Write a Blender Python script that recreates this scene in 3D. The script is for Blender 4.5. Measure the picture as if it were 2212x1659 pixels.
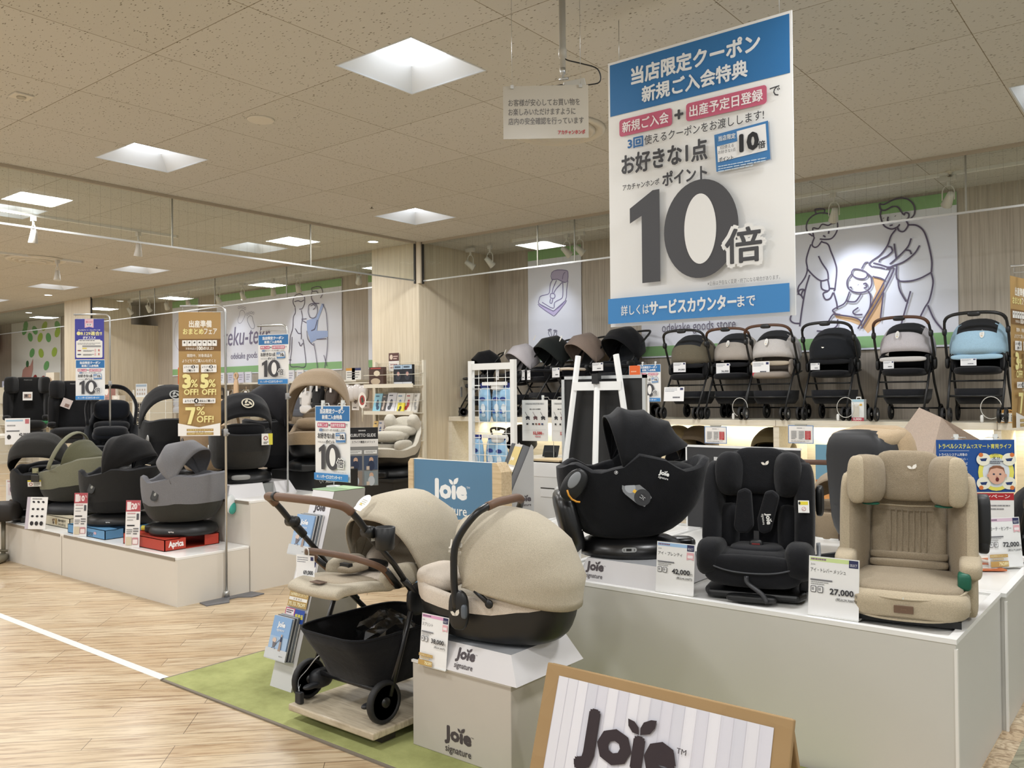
import bpy, math, random
from mathutils import Matrix, Vector
random.seed(7)
S = bpy.context.scene
COL = S.collection
for o in list(bpy.data.objects):
    bpy.data.objects.remove(o)
PI = math.pi
# ---------------------------------------------------------------- camera (frame 2212 x 1659)
FPX = 1842.3; CXP, CYP = 1106.0, 829.5; EYE = Vector((0, 0, 1.5))
CX_ = Vector((0.7807197, 0.62482109, -0.0086804))      # image right
CY_ = Vector((-0.01488984, 0.00471407, -0.99987803))   # image down
CZ_ = Vector((-0.62470396, 0.78075373, 0.01298386))    # forward
cam = bpy.data.cameras.new('camera'); camo = bpy.data.objects.new('camera', cam); COL.objects.link(camo)
cam.sensor_width = 36; cam.sensor_fit = 'HORIZONTAL'; cam.lens = FPX * 36 / 2212; cam.clip_start = 0.05; cam.clip_end = 200
R_ = Matrix((CX_, -CY_, -CZ_)).transposed().to_4x4()
camo.matrix_world = Matrix.Translation(EYE) @ R_
S.camera = camo
# ---------------------------------------------------------------- world, exposure
W = bpy.data.worlds.new('store_ambient'); S.world = W; W.use_nodes = True
W.node_tree.nodes['Background'].inputs[0].default_value = (.97, .985, 1.0, 1)
W.node_tree.nodes['Background'].inputs[1].default_value = 0.5
S.view_settings.view_transform = 'Standard'; S.view_settings.look = 'None'
S.view_settings.gamma = 1; S.view_settings.use_curve_mapping = False
S.view_settings.exposure = 0.05
S.cycles.use_denoising = True
S.cycles.max_bounces = 8; S.cycles.transparent_max_bounces = 16; S.cycles.diffuse_bounces = 3; S.cycles.glossy_bounces = 3
S.cycles.sample_clamp_indirect = 6
# ---------------------------------------------------------------- ceiling lamps
HC = 3.55                                   # ceiling height
LX = [-0.62, -3.79, -6.93, -10.05, -13.12, -16.25, -19.35, -22.4]
LY = [-2.5, 0.63, 3.76, 6.92]
LAMPS = [(x, y) for x in LX for y in LY if not (x < -17 and y < 3)] + [(2.5, 3.76), (2.5, .63), (2.5, 6.92), (-3.0, 8.9), (-7.0, 8.95)][:3]
def area(name, loc, size, power, col=(1, 1, 1), rot=(0, 0, 0), sy=None, spread=PI):
    l = bpy.data.lights.new(name, 'AREA'); l.energy = power; l.color = col; l.size = size; l.spread = spread
    if sy: l.shape = 'RECTANGLE'; l.size_y = sy
    o = bpy.data.objects.new(name, l); COL.objects.link(o); o.location = loc; o.rotation_euler = rot
    return o
for x, y in LAMPS:
    area('lamp_light', (x, y, HC - .015), .5, 40, (.985, .99, 1.0))
def spot(name, loc, tgt, power, ang, col=(1, 1, 1), blend=.6, rad=.03):
    l = bpy.data.lights.new(name, 'SPOT'); l.energy = power; l.color = col; l.spot_size = ang; l.spot_blend = blend; l.shadow_soft_size = rad
    o = bpy.data.objects.new(name, l); COL.objects.link(o); o.location = loc
    o.rotation_euler = (Vector(tgt) - Vector(loc)).to_track_quat('-Z', 'Y').to_euler()
    return o
# ---------------------------------------------------------------- helpers
def at(u, v, X=None, Y=None, Z=None):
    """a measured point: where the sight line of photo pixel (u, v) meets a known plane"""
    r = CX_ * ((u - CXP) / FPX) + CY_ * ((v - CYP) / FPX) + CZ_
    t = (X / r.x) if X is not None else (Y / r.y) if Y is not None else (Z - EYE.z) / r.z
    return EYE + r * t
def lin(h):
    h = h.lstrip('#'); c = [int(h[i:i + 2], 16) / 255 for i in (0, 2, 4)]
    return tuple(x / 12.92 if x <= .04045 else ((x + .055) / 1.055) ** 2.4 for x in c) + (1,)
_M = {}
def M(hexc, rough=.5, metal=0, spec=.5, emit=0, kind=None):
    k = (hexc, rough, metal, spec, emit, kind)
    if k in _M: return _M[k]
    m = bpy.data.materials.new('%s_%s' % (kind or 'paint', hexc.strip('#'))); m.use_nodes = True
    nt = m.node_tree; p = nt.nodes['Principled BSDF']; L = nt.links.new
    c = lin(hexc)
    p.inputs['Base Color'].default_value = c; p.inputs['Roughness'].default_value = rough
    p.inputs['Metallic'].default_value = metal; p.inputs['Specular IOR Level'].default_value = spec
    if emit: p.inputs['Emission Color'].default_value = c; p.inputs['Emission Strength'].default_value = emit
    N = nt.nodes.new
    if kind in ('fabric', 'melange', 'mesh'):
        tc = N('ShaderNodeTexCoord'); n = N('ShaderNodeTexNoise')
        n.inputs['Scale'].default_value = {'fabric': 260, 'melange': 420, 'mesh': 300}[kind]; n.inputs['Detail'].default_value = 3
        L(tc.outputs['Object'], n.inputs['Vector'])
        r = N('ShaderNodeValToRGB'); a = {'fabric': .86, 'melange': .74, 'mesh': .80}[kind]
        r.color_ramp.elements[0].position = .3; r.color_ramp.elements[1].position = .7
        r.color_ramp.elements[0].color = (c[0] * a, c[1] * a, c[2] * a, 1); b = 1.0 + (1 - a) * .7
        r.color_ramp.elements[1].color = (min(1, c[0] * b), min(1, c[1] * b), min(1, c[2] * b), 1)
        L(n.outputs['Fac'], r.inputs['Fac']); L(r.outputs['Color'], p.inputs['Base Color'])
        n2 = N('ShaderNodeTexNoise'); n2.inputs['Scale'].default_value = 14; n2.inputs['Detail'].default_value = 2; L(tc.outputs['Object'], n2.inputs['Vector'])
        ad = N('ShaderNodeMath'); ad.operation = 'MULTIPLY_ADD'; ad.inputs[1].default_value = 3.0; L(n2.outputs['Fac'], ad.inputs[0]); L(n.outputs['Fac'], ad.inputs[2])
        bp = N('ShaderNodeBump'); bp.inputs['Strength'].default_value = .35; bp.inputs['Distance'].default_value = .004
        L(ad.outputs[0], bp.inputs['Height']); L(bp.outputs['Normal'], p.inputs['Normal'])
        p.inputs['Sheen Weight'].default_value = .12; p.inputs['Sheen Roughness'].default_value = .5
    _M[k] = m
    return m
def fab(h): return M(h, .88, 0, .25, 0, 'fabric')
def mel(h): return M(h, .9, 0, .25, 0, 'melange')
def wood(name, hexes, sc=(3, 3, .35), rough=.45):
    if name in _M: return _M[name]
    m = bpy.data.materials.new(name); m.use_nodes = True; nt = m.node_tree; L = nt.links.new; N = nt.nodes.new; p = nt.nodes['Principled BSDF']
    tc = N('ShaderNodeTexCoord'); mp = N('ShaderNodeMapping'); mp.inputs['Scale'].default_value = sc; L(tc.outputs['Object'], mp.inputs['Vector'])
    n = N('ShaderNodeTexNoise'); n.inputs['Scale'].default_value = 6; n.inputs['Detail'].default_value = 8; n.inputs['Roughness'].default_value = .62; n.inputs['Distortion'].default_value = .25
    L(mp.outputs[0], n.inputs['Vector'])
    r = N('ShaderNodeValToRGB'); e = r.color_ramp.elements
    e[0].position = .3; e[0].color = lin(hexes[0]); e[1].position = .72; e[1].color = lin(hexes[2])
    x = e.new(.5); x.color = lin(hexes[1])
    L(n.outputs['Fac'], r.inputs['Fac']); L(r.outputs['Color'], p.inputs['Base Color']); p.inputs['Roughness'].default_value = rough
    _M[name] = m
    return m
def sp(pts, n=6, closed=False):
    """Catmull-Rom through pts"""
    P = [Vector(p) for p in pts]; out = []; N = len(P)
    rng = range(N if closed else N - 1)
    for i in rng:
        a = P[(i - 1) % N] if closed or i else P[0] * 2 - P[1]
        b = P[i]; c = P[(i + 1) % N]
        d = P[(i + 2) % N] if closed or i + 2 < N else P[-1] * 2 - P[-2]
        for k in range(n):
            t = k / n
            out.append(.5 * ((2 * b) + (c - a) * t + (2 * a - 5 * b + 4 * c - d) * t * t + (3 * b - a - 3 * c + d) * t ** 3))
    if not closed: out.append(P[-1])
    return out
def rot(ax, deg): return Matrix.Rotation(math.radians(deg), 4, ax)
def se(c, e): return math.copysign(abs(c) ** e, c)
class MB:
    """collects shapes into ONE mesh"""
    def __init__(s): s.V = []; s.F = []; s.I = []; s.S = []; s.m = 0; s.X = Matrix.Identity(4)
    def add(s, vs, fs, smooth=False):
        b = len(s.V); s.V += [tuple(s.X @ Vector(v)) for v in vs]
        s.F += [tuple(b + i for i in f) for f in fs]; s.I += [s.m] * len(fs); s.S += [smooth] * len(fs)
    def box(s, x0, x1, y0, y1, z0, z1):
        s.add([(x, y, z) for x in (x0, x1) for y in (y0, y1) for z in (z0, z1)],
              [(0, 1, 3, 2), (4, 6, 7, 5), (0, 4, 5, 1), (2, 3, 7, 6), (0, 2, 6, 4), (1, 5, 7, 3)])
    def prism(s, pts, a, b, pl='xz', smooth=False):
        f = {'xz': lambda p, t: (p[0], t, p[1]), 'yz': lambda p, t: (t, p[0], p[1]), 'xy': lambda p, t: (p[0], p[1], t)}[pl]
        n = len(pts); V = [f(p, a) for p in pts] + [f(p, b) for p in pts]
        s.add(V, [tuple(range(n))[::-1], tuple(range(n, 2 * n))])
        b0 = len(s.V) - 2 * n
        s.F += [(b0 + i, b0 + (i + 1) % n, b0 + n + (i + 1) % n, b0 + n + i) for i in range(n)]; s.I += [s.m] * n; s.S += [smooth] * n
    def grid(s, rows, cu=False, cv=False, cap=False, smooth=True):
        nu = len(rows); nv = len(rows[0]); V = [p for r in rows for p in r]; F = []
        for i in range(nu if cu else nu - 1):
            for j in range(nv if cv else nv - 1):
                i2 = (i + 1) % nu; j2 = (j + 1) % nv
                F.append((i * nv + j, i * nv + j2, i2 * nv + j2, i2 * nv + j))
        if cap: F += [tuple(range(nv))[::-1], tuple((nu - 1) * nv + j for j in range(nv))]
        s.add(V, F, smooth)
    def tube(s, pts, r, n=8, closed=False, fl=1.0, up=None):
        P = [Vector(p) for p in pts]; N = len(P)
        R = r if isinstance(r, (list, tuple)) else [r] * N
        T = [((P[(i + 1) % N] if closed or i + 1 < N else P[i]) - (P[i - 1] if closed or i else P[i])).normalized() for i in range(N)]
        u = Vector(up) if up else (Vector((0, 0, 1)) if abs(T[0].z) < .9 else Vector((1, 0, 0)))
        rows = []
        for i in range(N):
            u = (u - T[i] * u.dot(T[i]));
            u = u.normalized() if u.length > 1e-6 else T[i].orthogonal().normalized()
            w = T[i].cross(u)
            rows.append([P[i] + (u * math.cos(2 * PI * k / n) * fl + w * math.sin(2 * PI * k / n)) * R[i] for k in range(n)])
        s.grid(rows, closed, True, not closed)
    def bar(s, a, b, r, n=8, fl=1.0, up=None): s.tube([a, b], r, n, False, fl, up)
    def lathe(s, prof, c=(0, 0, 0), n=24, X=None):
        X = X or Matrix.Identity(4); c = Vector(c)
        rows = [[c + (X.to_3x3() @ Vector((r * math.cos(2 * PI * k / n), r * math.sin(2 * PI * k / n), z))) for k in range(n)] for r, z in prof]
        s.grid(rows, False, True, True)
    def ell(s, c, r, e=1.0, X=None, nu=10, nv=20, ez=None):
        """super-ellipsoid cushion: e<1 squarer"""
        X3 = (X or Matrix.Identity(4)).to_3x3(); c = Vector(c); rows = []; ez = ez or e
        for i in range(nu + 1):
            a = -PI / 2 + PI * (i + (.02 if i == 0 else -.02 if i == nu else 0)) / nu
            rows.append([c + X3 @ Vector((r[0] * se(math.cos(a), ez) * se(math.cos(2 * PI * k / nv), e), r[1] * se(math.cos(a), ez) * se(math.sin(2 * PI * k / nv), e), r[2] * se(math.sin(a), ez))) for k in range(nv)])
        s.grid(rows, False, True, True)
    def build(s, name, mats, par=None, loc=None, rz=0, sub=0, bev=0, solid=0, label=None, off=-1):
        me = bpy.data.meshes.new(name); me.from_pydata(s.V, [], s.F)
        for m in (mats if isinstance(mats, (list, tuple)) else [mats]): me.materials.append(m)
        me.polygons.foreach_set('material_index', s.I); me.polygons.foreach_set('use_smooth', s.S); me.update()
        o = bpy.data.objects.new(name, me); COL.objects.link(o)
        if par: o.parent = par
        if loc: o.location = loc
        if rz: o.rotation_euler = (0, 0, math.radians(rz))
        if solid: d = o.modifiers.new('thick', 'SOLIDIFY'); d.thickness = solid; d.offset = off
        if bev: d = o.modifiers.new('edge', 'BEVEL'); d.width = bev; d.segments = 2; d.limit_method = 'ANGLE'
        if sub: d = o.modifiers.new('smooth', 'SUBSURF'); d.levels = sub; d.render_levels = sub
        if label: o['label'] = label
        return o
def T(name, label, cat, loc, rz=0, group=None):
    o = bpy.data.objects.new(name, None); COL.objects.link(o); o.empty_display_size = .1
    o.location = loc; o.rotation_euler = (0, 0, math.radians(rz)); o['label'] = label; o['category'] = cat
    if group: o['group'] = group
    return o
def tag(o, label, cat, group=None, kind=None):
    o['label'] = label; o['category'] = cat
    if group: o['group'] = group
    if kind: o['kind'] = kind
    return o
def struct(o): o['kind'] = 'structure'; return o
def dup(root, loc, rz=None, label=None, group=None, scale=None):
    """a copy of a thing with copies of its parts and sub-parts"""
    r = root.copy(); COL.objects.link(r); r.location = loc
    if rz is not None: r.rotation_euler = (0, 0, math.radians(rz))
    if scale: r.scale = scale
    if label: r['label'] = label
    if group: r['group'] = group
    for ch in list(root.children):
        c = ch.copy(); COL.objects.link(c); c.parent = r
        for g in list(ch.children):
            d = g.copy(); COL.objects.link(d); d.parent = c
    return r
# ---- lettering
_TX = {}
def glyphs(s):
    if s in _TX: return _TX[s]
    c = bpy.data.curves.new('t', 'FONT'); c.body = s; c.resolution_u = 2
    o = bpy.data.objects.new('t', c); COL.objects.link(o)
    dg = bpy.context.evaluated_depsgraph_get()
    me = bpy.data.meshes.new_from_object(o.evaluated_get(dg))
    V = [(v.co.x, v.co.y) for v in me.vertices]; F = [tuple(p.vertices) for p in me.polygons]
    bpy.data.objects.remove(o); bpy.data.curves.remove(c); bpy.data.meshes.remove(me)
    xs = [v[0] for v in V] or [0, 1]; ys = [v[1] for v in V] or [0, 1]
    _TX[s] = (V, F, min(xs), max(xs), min(ys), max(ys))
    return _TX[s]
class Pg:
    """a printed sheet: page units, origin top left, y down; local X right, Z up, printed side facing -Y, base at z=0"""
    def __init__(s, pw, ph, W, H, t=.003, paper='#f4f4f2', rough=.45, edge=True):
        s.b = MB(); s.kx = W / pw; s.kz = H / ph; s.pw = pw; s.H = H; s.W = W; s.cols = [paper]; s.n = 0; s.eps = .0004; s.rough = rough
        if edge: s.b.box(-W / 2, W / 2, 0, t, 0, H)
    def P(s, x, y): return ((x - s.pw / 2) * s.kx, -s.eps * s.n, s.H - y * s.kz)
    def c(s, col):
        if col not in s.cols: s.cols.append(col)
        s.b.m = s.cols.index(col); s.n += 1
    def poly(s, pts, col): s.c(col); s.b.add([s.P(*p) for p in pts], [tuple(range(len(pts)))])
    def rect(s, x, y, w, h, col): s.poly([(x, y), (x, y + h), (x + w, y + h), (x + w, y)], col)
    def rr(s, x, y, w, h, r, col):
        pts = []
        for cx, cy, a in ((x + w - r, y + r, -90), (x + w - r, y + h - r, 0), (x + r, y + h - r, 90), (x + r, y + r, 180)):
            pts += [(cx + r * math.cos(math.radians(a + k * 22.5)), cy + r * math.sin(math.radians(a + k * 22.5))) for k in range(5)]
        s.poly(pts[::-1], col)
    def oval(s, x, y, rx, ry, col, rotd=0, n=24):
        a = math.radians(rotd); pts = []
        for k in range(n):
            t = -2 * PI * k / n; u, v = rx * math.cos(t), ry * math.sin(t)
            pts.append((x + u * math.cos(a) - v * math.sin(a), y + u * math.sin(a) + v * math.cos(a)))
        s.poly(pts, col)
    def text(s, tx, x, y, w, h, col, b=0, skew=0):
        """lettering fitted into the box x, y, w, h; b = stroke thickening in em"""
        V, F, x0, x1, y0, y1 = glyphs(tx)
        kx = w / max(1e-6, x1 - x0); ky = h / max(1e-6, y1 - y0); s.c(col)
        offs = [(0, 0)] if not b else [(b * math.cos(k * PI / 4), b * math.sin(k * PI / 4)) for k in range(8)]
        for q, (dx, dy) in enumerate(offs):
            n_ = s.n; s.n += q * .07
            s.b.add([s.P(x + (vx - x0) * kx + dx * ky + skew * (vy - y0) * ky, y + (y1 - vy) * ky + dy * ky) for vx, vy in V], F)
            s.n = n_
    def line(s, pts, wd, col, closed=False, n=0):
        P = [Vector((p[0], p[1], 0)) for p in pts]
        if n: P = sp(P, n, closed)
        s.c(col); N = len(P); A = []
        for i in range(N):
            d = (P[(i + 1) % N] if closed or i + 1 < N else P[i]) - (P[i - 1] if closed or i else P[i])
            if d.length < 1e-9: d = Vector((1, 0, 0))
            d.normalize(); q = Vector((-d.y, d.x, 0)) * wd / 2
            A += [P[i] + q, P[i] - q]
        s.b.add([s.P(a.x, a.y) for a in A], [(2 * i, 2 * i + 1, (2 * i + 3) % (2 * N), (2 * i + 2) % (2 * N)) for i in range(N if closed else N - 1)])
    def lines(s, x, y, w, n, dy, h, col, seed=1):
        """a block of small print"""
        r = random.Random(seed)
        for k in range(n):
            xx = x
            while xx < x + w - 1e-6:
                ww = min(x + w - xx, w * r.uniform(.04, .16)); s.rect(xx, y + k * dy, ww * .86, h, col); s.n -= 1; xx += ww
                if k == n - 1 and xx > x + w * .7: break
        s.n += 1
    def mats(s): return [M(c, s.rough) for c in s.cols]
    def obj(s, name, label=None, cat=None, loc=(0, 0, 0), rz=0, par=None, group=None, tilt=0):
        o = s.b.build(name, s.mats(), par, loc); o.rotation_euler = (math.radians(tilt), 0, math.radians(rz))
        if cat: tag(o, label, cat, group)
        return o
def logo(p, x, y, w, h, col, tm=True):
    """the leaf-dotted Joie signature mark"""
    p.text('Jo\u0131e', x, y + h * .10, w * .96, h * .56, col, b=.055)
    lx, ly = x + w * .60, y + h * .20; k = h * .135
    p.poly([(lx + k * a, ly + k * b) for a, b in ((0, 0), (-.55, -.05), (-.95, -.45), (-1.05, -.95), (-.5, -.85), (-.1, -.5))], col)
    p.poly([(lx + k * a, ly + k * b) for a, b in ((.1, 0), (.05, -.5), (.25, -.95), (.8, -1.25), (1.25, -1.3), (1.2, -.75), (.85, -.25))], col)
    if tm: p.text('TM', x + w * .98, y + h * .22, w * .09, h * .05, col)
    p.text('signature', x + w * .01, y + h * .71, w * .97, h * .29, col, b=.008)
# ================================================================ THE SETTING
def nodes(m): return m.node_tree, m.node_tree.nodes.new, m.node_tree.links.new, m.node_tree.nodes['Principled BSDF']
def planks(name, w, l, ang, c1, c2, cg, rough, offs=(0, 0, 0)):
    m = bpy.data.materials.new(name); m.use_nodes = True; nt, N, L, p = nodes(m)
    tc = N('ShaderNodeTexCoord'); mp = N('ShaderNodeMapping'); mp.inputs['Rotation'].default_value = (0, 0, -ang); mp.inputs['Location'].default_value = offs
    L(tc.outputs['Object'], mp.inputs['Vector'])
    b = N('ShaderNodeTexBrick'); b.inputs['Scale'].default_value = 1; b.inputs['Brick Width'].default_value = l; b.inputs['Row Height'].default_value = w
    b.inputs['Mortar Size'].default_value = .0016; b.inputs['Mortar Smooth'].default_value = .3; b.offset = .37; b.offset_frequency = 3; b.squash = 1
    b.inputs['Color1'].default_value = lin(c1); b.inputs['Color2'].default_value = lin(c2); b.inputs['Mortar'].default_value = lin('#5a4630')
    L(mp.outputs[0], b.inputs['Vector'])
    m2 = N('ShaderNodeMapping'); m2.inputs['Scale'].default_value = (1.6, 16, 1); L(mp.outputs[0], m2.inputs['Vector'])
    n = N('ShaderNodeTexNoise'); n.inputs['Scale'].default_value = 2.2; n.inputs['Detail'].default_value = 7; n.inputs['Roughness'].default_value = .65; n.inputs['Distortion'].default_value = .4
    L(m2.outputs[0], n.inputs['Vector'])
    r = N('ShaderNodeValToRGB'); e = r.color_ramp.elements; e[0].position = .33; e[0].color = lin(cg); e[1].position = .55; e[1].color = (1, 1, 1, 1)
    L(n.outputs['Fac'], r.inputs['Fac'])
    mx = N('ShaderNodeMix'); mx.data_type = 'RGBA'; mx.blend_type = 'MULTIPLY'; mx.inputs['Factor'].default_value = .75
    L(b.outputs['Color'], mx.inputs['A']); L(r.outputs['Color'], mx.inputs['B']); L(mx.outputs['Result'], p.inputs['Base Color'])
    p.inputs['Roughness'].default_value = rough
    n3 = N('ShaderNodeTexNoise'); n3.inputs['Scale'].default_value = 1.3; n3.inputs['Detail'].default_value = 3; L(mp.outputs[0], n3.inputs['Vector'])
    ma = N('ShaderNodeMapRange'); ma.inputs['To Min'].default_value = rough - .06; ma.inputs['To Max'].default_value = rough + .12; L(n3.outputs['Fac'], ma.inputs['Value']); L(ma.outputs[0], p.inputs['Roughness'])
    return m
FLOORM = planks('maple_planks', .128, 1.05, math.radians(45), '#d3c0a0', '#c6ae8b', '#ab8c6a', .28)
b = MB(); b.box(-32, -.68, -4, 11, -.05, 0); struct(b.build('floor', FLOORM))
b = MB(); b.box(-.60, 6, -4, 11, -.05, 0); struct(b.build('floor', planks('grey_walkway', .15, .9, math.radians(45), '#9d9a82', '#93907a', '#86836d', .4)))
def stone():
    m = bpy.data.materials.new('border_stone'); m.use_nodes = True; nt, N, L, p = nodes(m)
    tc = N('ShaderNodeTexCoord'); br = N('ShaderNodeTexBrick'); br.inputs['Scale'].default_value = 1; br.inputs['Brick Width'].default_value = .4; br.inputs['Row Height'].default_value = .12; br.offset = 0
    br.inputs['Mortar Size'].default_value = .002; br.inputs['Color1'].default_value = lin('#d2c2a6'); br.inputs['Color2'].default_value = lin('#bfa888'); br.inputs['Mortar'].default_value = lin('#6b5a44')
    L(tc.outputs['Object'], br.inputs['Vector']); n = N('ShaderNodeTexNoise'); n.inputs['Scale'].default_value = 26; n.inputs['Detail'].default_value = 6; n.inputs['Distortion'].default_value = 1.2; L(tc.outputs['Object'], n.inputs['Vector'])
    r = N('ShaderNodeValToRGB'); r.color_ramp.elements[0].position = .35; r.color_ramp.elements[0].color = lin('#9a8365'); r.color_ramp.elements[1].position = .6; r.color_ramp.elements[1].color = (1, 1, 1, 1); L(n.outputs['Fac'], r.inputs['Fac'])
    mx = N('ShaderNodeMix'); mx.data_type = 'RGBA'; mx.blend_type = 'MULTIPLY'; mx.inputs['Factor'].default_value = .7; L(br.outputs['Color'], mx.inputs['A']); L(r.outputs['Color'], mx.inputs['B']); L(mx.outputs['Result'], p.inputs['Base Color'])
    p.inputs['Roughness'].default_value = .35
    return m
b = MB(); b.box(-.68, -.60, -4, 11, -.05, .0005); struct(b.build('trim_1', stone()))
b = MB(); b.box(-14, -4.27, 2.385, 2.437, 0, .0012); o = b.build('trim_2', M('#e4e7e2', .4)); struct(o); o['label'] = 'white floor marking line'
# ceiling with lamp openings
def ceilm():
    m = bpy.data.materials.new('fissured_tile'); m.use_nodes = True; nt, N, L, p = nodes(m)
    tc = N('ShaderNodeTexCoord'); mp = N('ShaderNodeMapping'); mp.inputs['Location'].default_value = (4.805 + .9595 * 30, -2.62 + .949 * 10, 0); L(tc.outputs['Object'], mp.inputs['Vector'])
    b = N('ShaderNodeTexBrick'); b.inputs['Scale'].default_value = 1; b.inputs['Brick Width'].default_value = .9595; b.inputs['Row Height'].default_value = .949; b.offset = 0
    b.inputs['Mortar Size'].default_value = .0028; b.inputs['Color1'].default_value = lin('#cfccc4'); b.inputs['Color2'].default_value = lin('#cbc8bf'); b.inputs['Mortar'].default_value = lin('#8c826f')
    L(mp.outputs[0], b.inputs['Vector'])
    m2 = N('ShaderNodeMapping'); m2.inputs['Scale'].default_value = (26, 62, 1); m2.inputs['Rotation'].default_value = (0, 0, .12); L(tc.outputs['Object'], m2.inputs['Vector'])
    v = N('ShaderNodeTexVoronoi'); v.inputs['Scale'].default_value = 1; v.inputs['Randomness'].default_value = 1; L(m2.outputs[0], v.inputs['Vector'])
    n = N('ShaderNodeTexNoise'); n.inputs['Scale'].default_value = 30; n.inputs['Detail'].default_value = 2; L(tc.outputs['Object'], n.inputs['Vector'])
    s = N('ShaderNodeMath'); s.operation = 'MULTIPLY_ADD'; s.inputs[1].default_value = .55; L(n.outputs['Fac'], s.inputs[0]); L(v.outputs['Distance'], s.inputs[2])
    r = N('ShaderNodeValToRGB'); e = r.color_ramp.elements; e[0].position = .40; e[0].color = lin('#857c6b'); e[1].position = .48; e[1].color = (1, 1, 1, 1); L(s.outputs[0], r.inputs['Fac'])
    mx = N('ShaderNodeMix'); mx.data_type = 'RGBA'; mx.blend_type = 'MULTIPLY'; mx.inputs['Factor'].default_value = .8; L(b.outputs['Color'], mx.inputs['A']); L(r.outputs['Color'], mx.inputs['B']); L(mx.outputs['Result'], p.inputs['Base Color'])
    p.inputs['Roughness'].default_value = .85; p.inputs['Specular IOR Level'].default_value = .1
    bp = N('ShaderNodeBump'); bp.inputs['Strength'].default_value = .3; bp.inputs['Distance'].default_value = .003; L(r.outputs['Color'], bp.inputs['Height']); L(bp.outputs[0], p.inputs['Normal'])
    return m
HL = .325
LPS = set((round(x, 2), round(y, 2)) for x, y in LAMPS)
xs = sorted(set([-32, 6] + [x + d for x, _ in LPS for d in (-HL, HL)])); ys = sorted(set([-4, 9.56] + [y + d for _, y in LPS for d in (-HL, HL)]))
b = MB()
for i in range(len(xs) - 1):
    for j in range(len(ys) - 1):
        cx, cy = (xs[i] + xs[i + 1]) / 2, (ys[j] + ys[j + 1]) / 2
        if any(abs(cx - x) < .01 and abs(cy - y) < .01 for x, y in LPS): continue
        b.add([(xs[i], ys[j], HC), (xs[i], ys[j + 1], HC), (xs[i + 1], ys[j + 1], HC), (xs[i + 1], ys[j], HC)], [(0, 1, 2, 3)])
struct(b.build('ceiling', ceilm()))
WHITE = M('#ecebe6', .5); LAMPM = M('#ffffff', .5, emit=9)
def lamp_part():
    r = MB(); a, c, h = HL, .185, .115
    q = lambda s, z: [(-s, -s, z), (s, -s, z), (s, s, z), (-s, s, z)]
    r.add(q(a, 0) + q(c, h), [(0, 1, 5, 4), (1, 2, 6, 5), (2, 3, 7, 6), (3, 0, 4, 7)])
    r.add(q(a + .008, -.002) + q(a - .004, -.002), [(0, 1, 5, 4), (1, 2, 6, 5), (2, 3, 7, 6), (3, 0, 4, 7)])
    d = MB(); d.add(q(c, h - .001), [(3, 2, 1, 0)])
    return r, d
LN = {0: 'nearest the right edge', 1: 'above the customer notice', 2: 'above the left display', 3: 'beyond the left glass'}
first = None; k = 0
for x, y in sorted(LPS, reverse=True):
    lab = 'square recessed white ceiling lamp, lit'
    if first is None:
        t = T('ceiling_lamp', lab, 'ceiling lamp', (x, y, HC), 0, 'recessed square ceiling lamps'); r, d = lamp_part()
        r.build('reflector', M('#dfe6ee', .35), t); d.build('diffuser', LAMPM, t); first = t
    else: t = dup(first, (x, y, HC))
    t['label'] = {(-3.79, 3.76): 'square recessed ceiling lamp nearest the camera, left of the hanging camera', (-6.93, 3.76): 'square recessed ceiling lamp right in front of the left glass pane', (-6.93, 6.92): 'small looking square lamp just before the corner of the glass panes', (-.62, 6.92): 'ceiling lamp cut off by the right edge of the photo'}.get((x, y), 'square ceiling lamp far off, beyond the left glass pane')
# walls
WALLM = wood('ash_wall', ('#b3a68f', '#c9bda6', '#d8cdb8'), (9, 9, .22), .5)
WALLD = wood('grey_ash_wall', ('#a3988a', '#b8ad9d', '#c8bfb0'), (9, 9, .22), .5)
COLM = wood('column_ash', ('#c5b79c', '#d6c9af', '#e0d5bf'), (7, 7, .2), .5)
b = MB(); b.box(-32, 6, 9.55, 9.75, 0, HC); struct(b.build('wall_back', WALLD))
b = MB(); b.box(-32.2, -32, -4, 9.75, 0, HC); struct(b.build('wall_left', WALLM))
b = MB(); b.box(-8.98, -8.06, 8.10, 9.55, 0, HC); b.box(-18.5, -17.36, 8.10, 8.95, 0, HC); b.box(-18.5, -17.36, 8.95, 9.55, 0, 3.05)
struct(b.build('wall_columns', COLM))
b = MB(); b.box(-8.075, -8.02, 8.085, 8.14, 3.0, HC); struct(b.build('trim_3', M('#d8cbb2', .5)))
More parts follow.
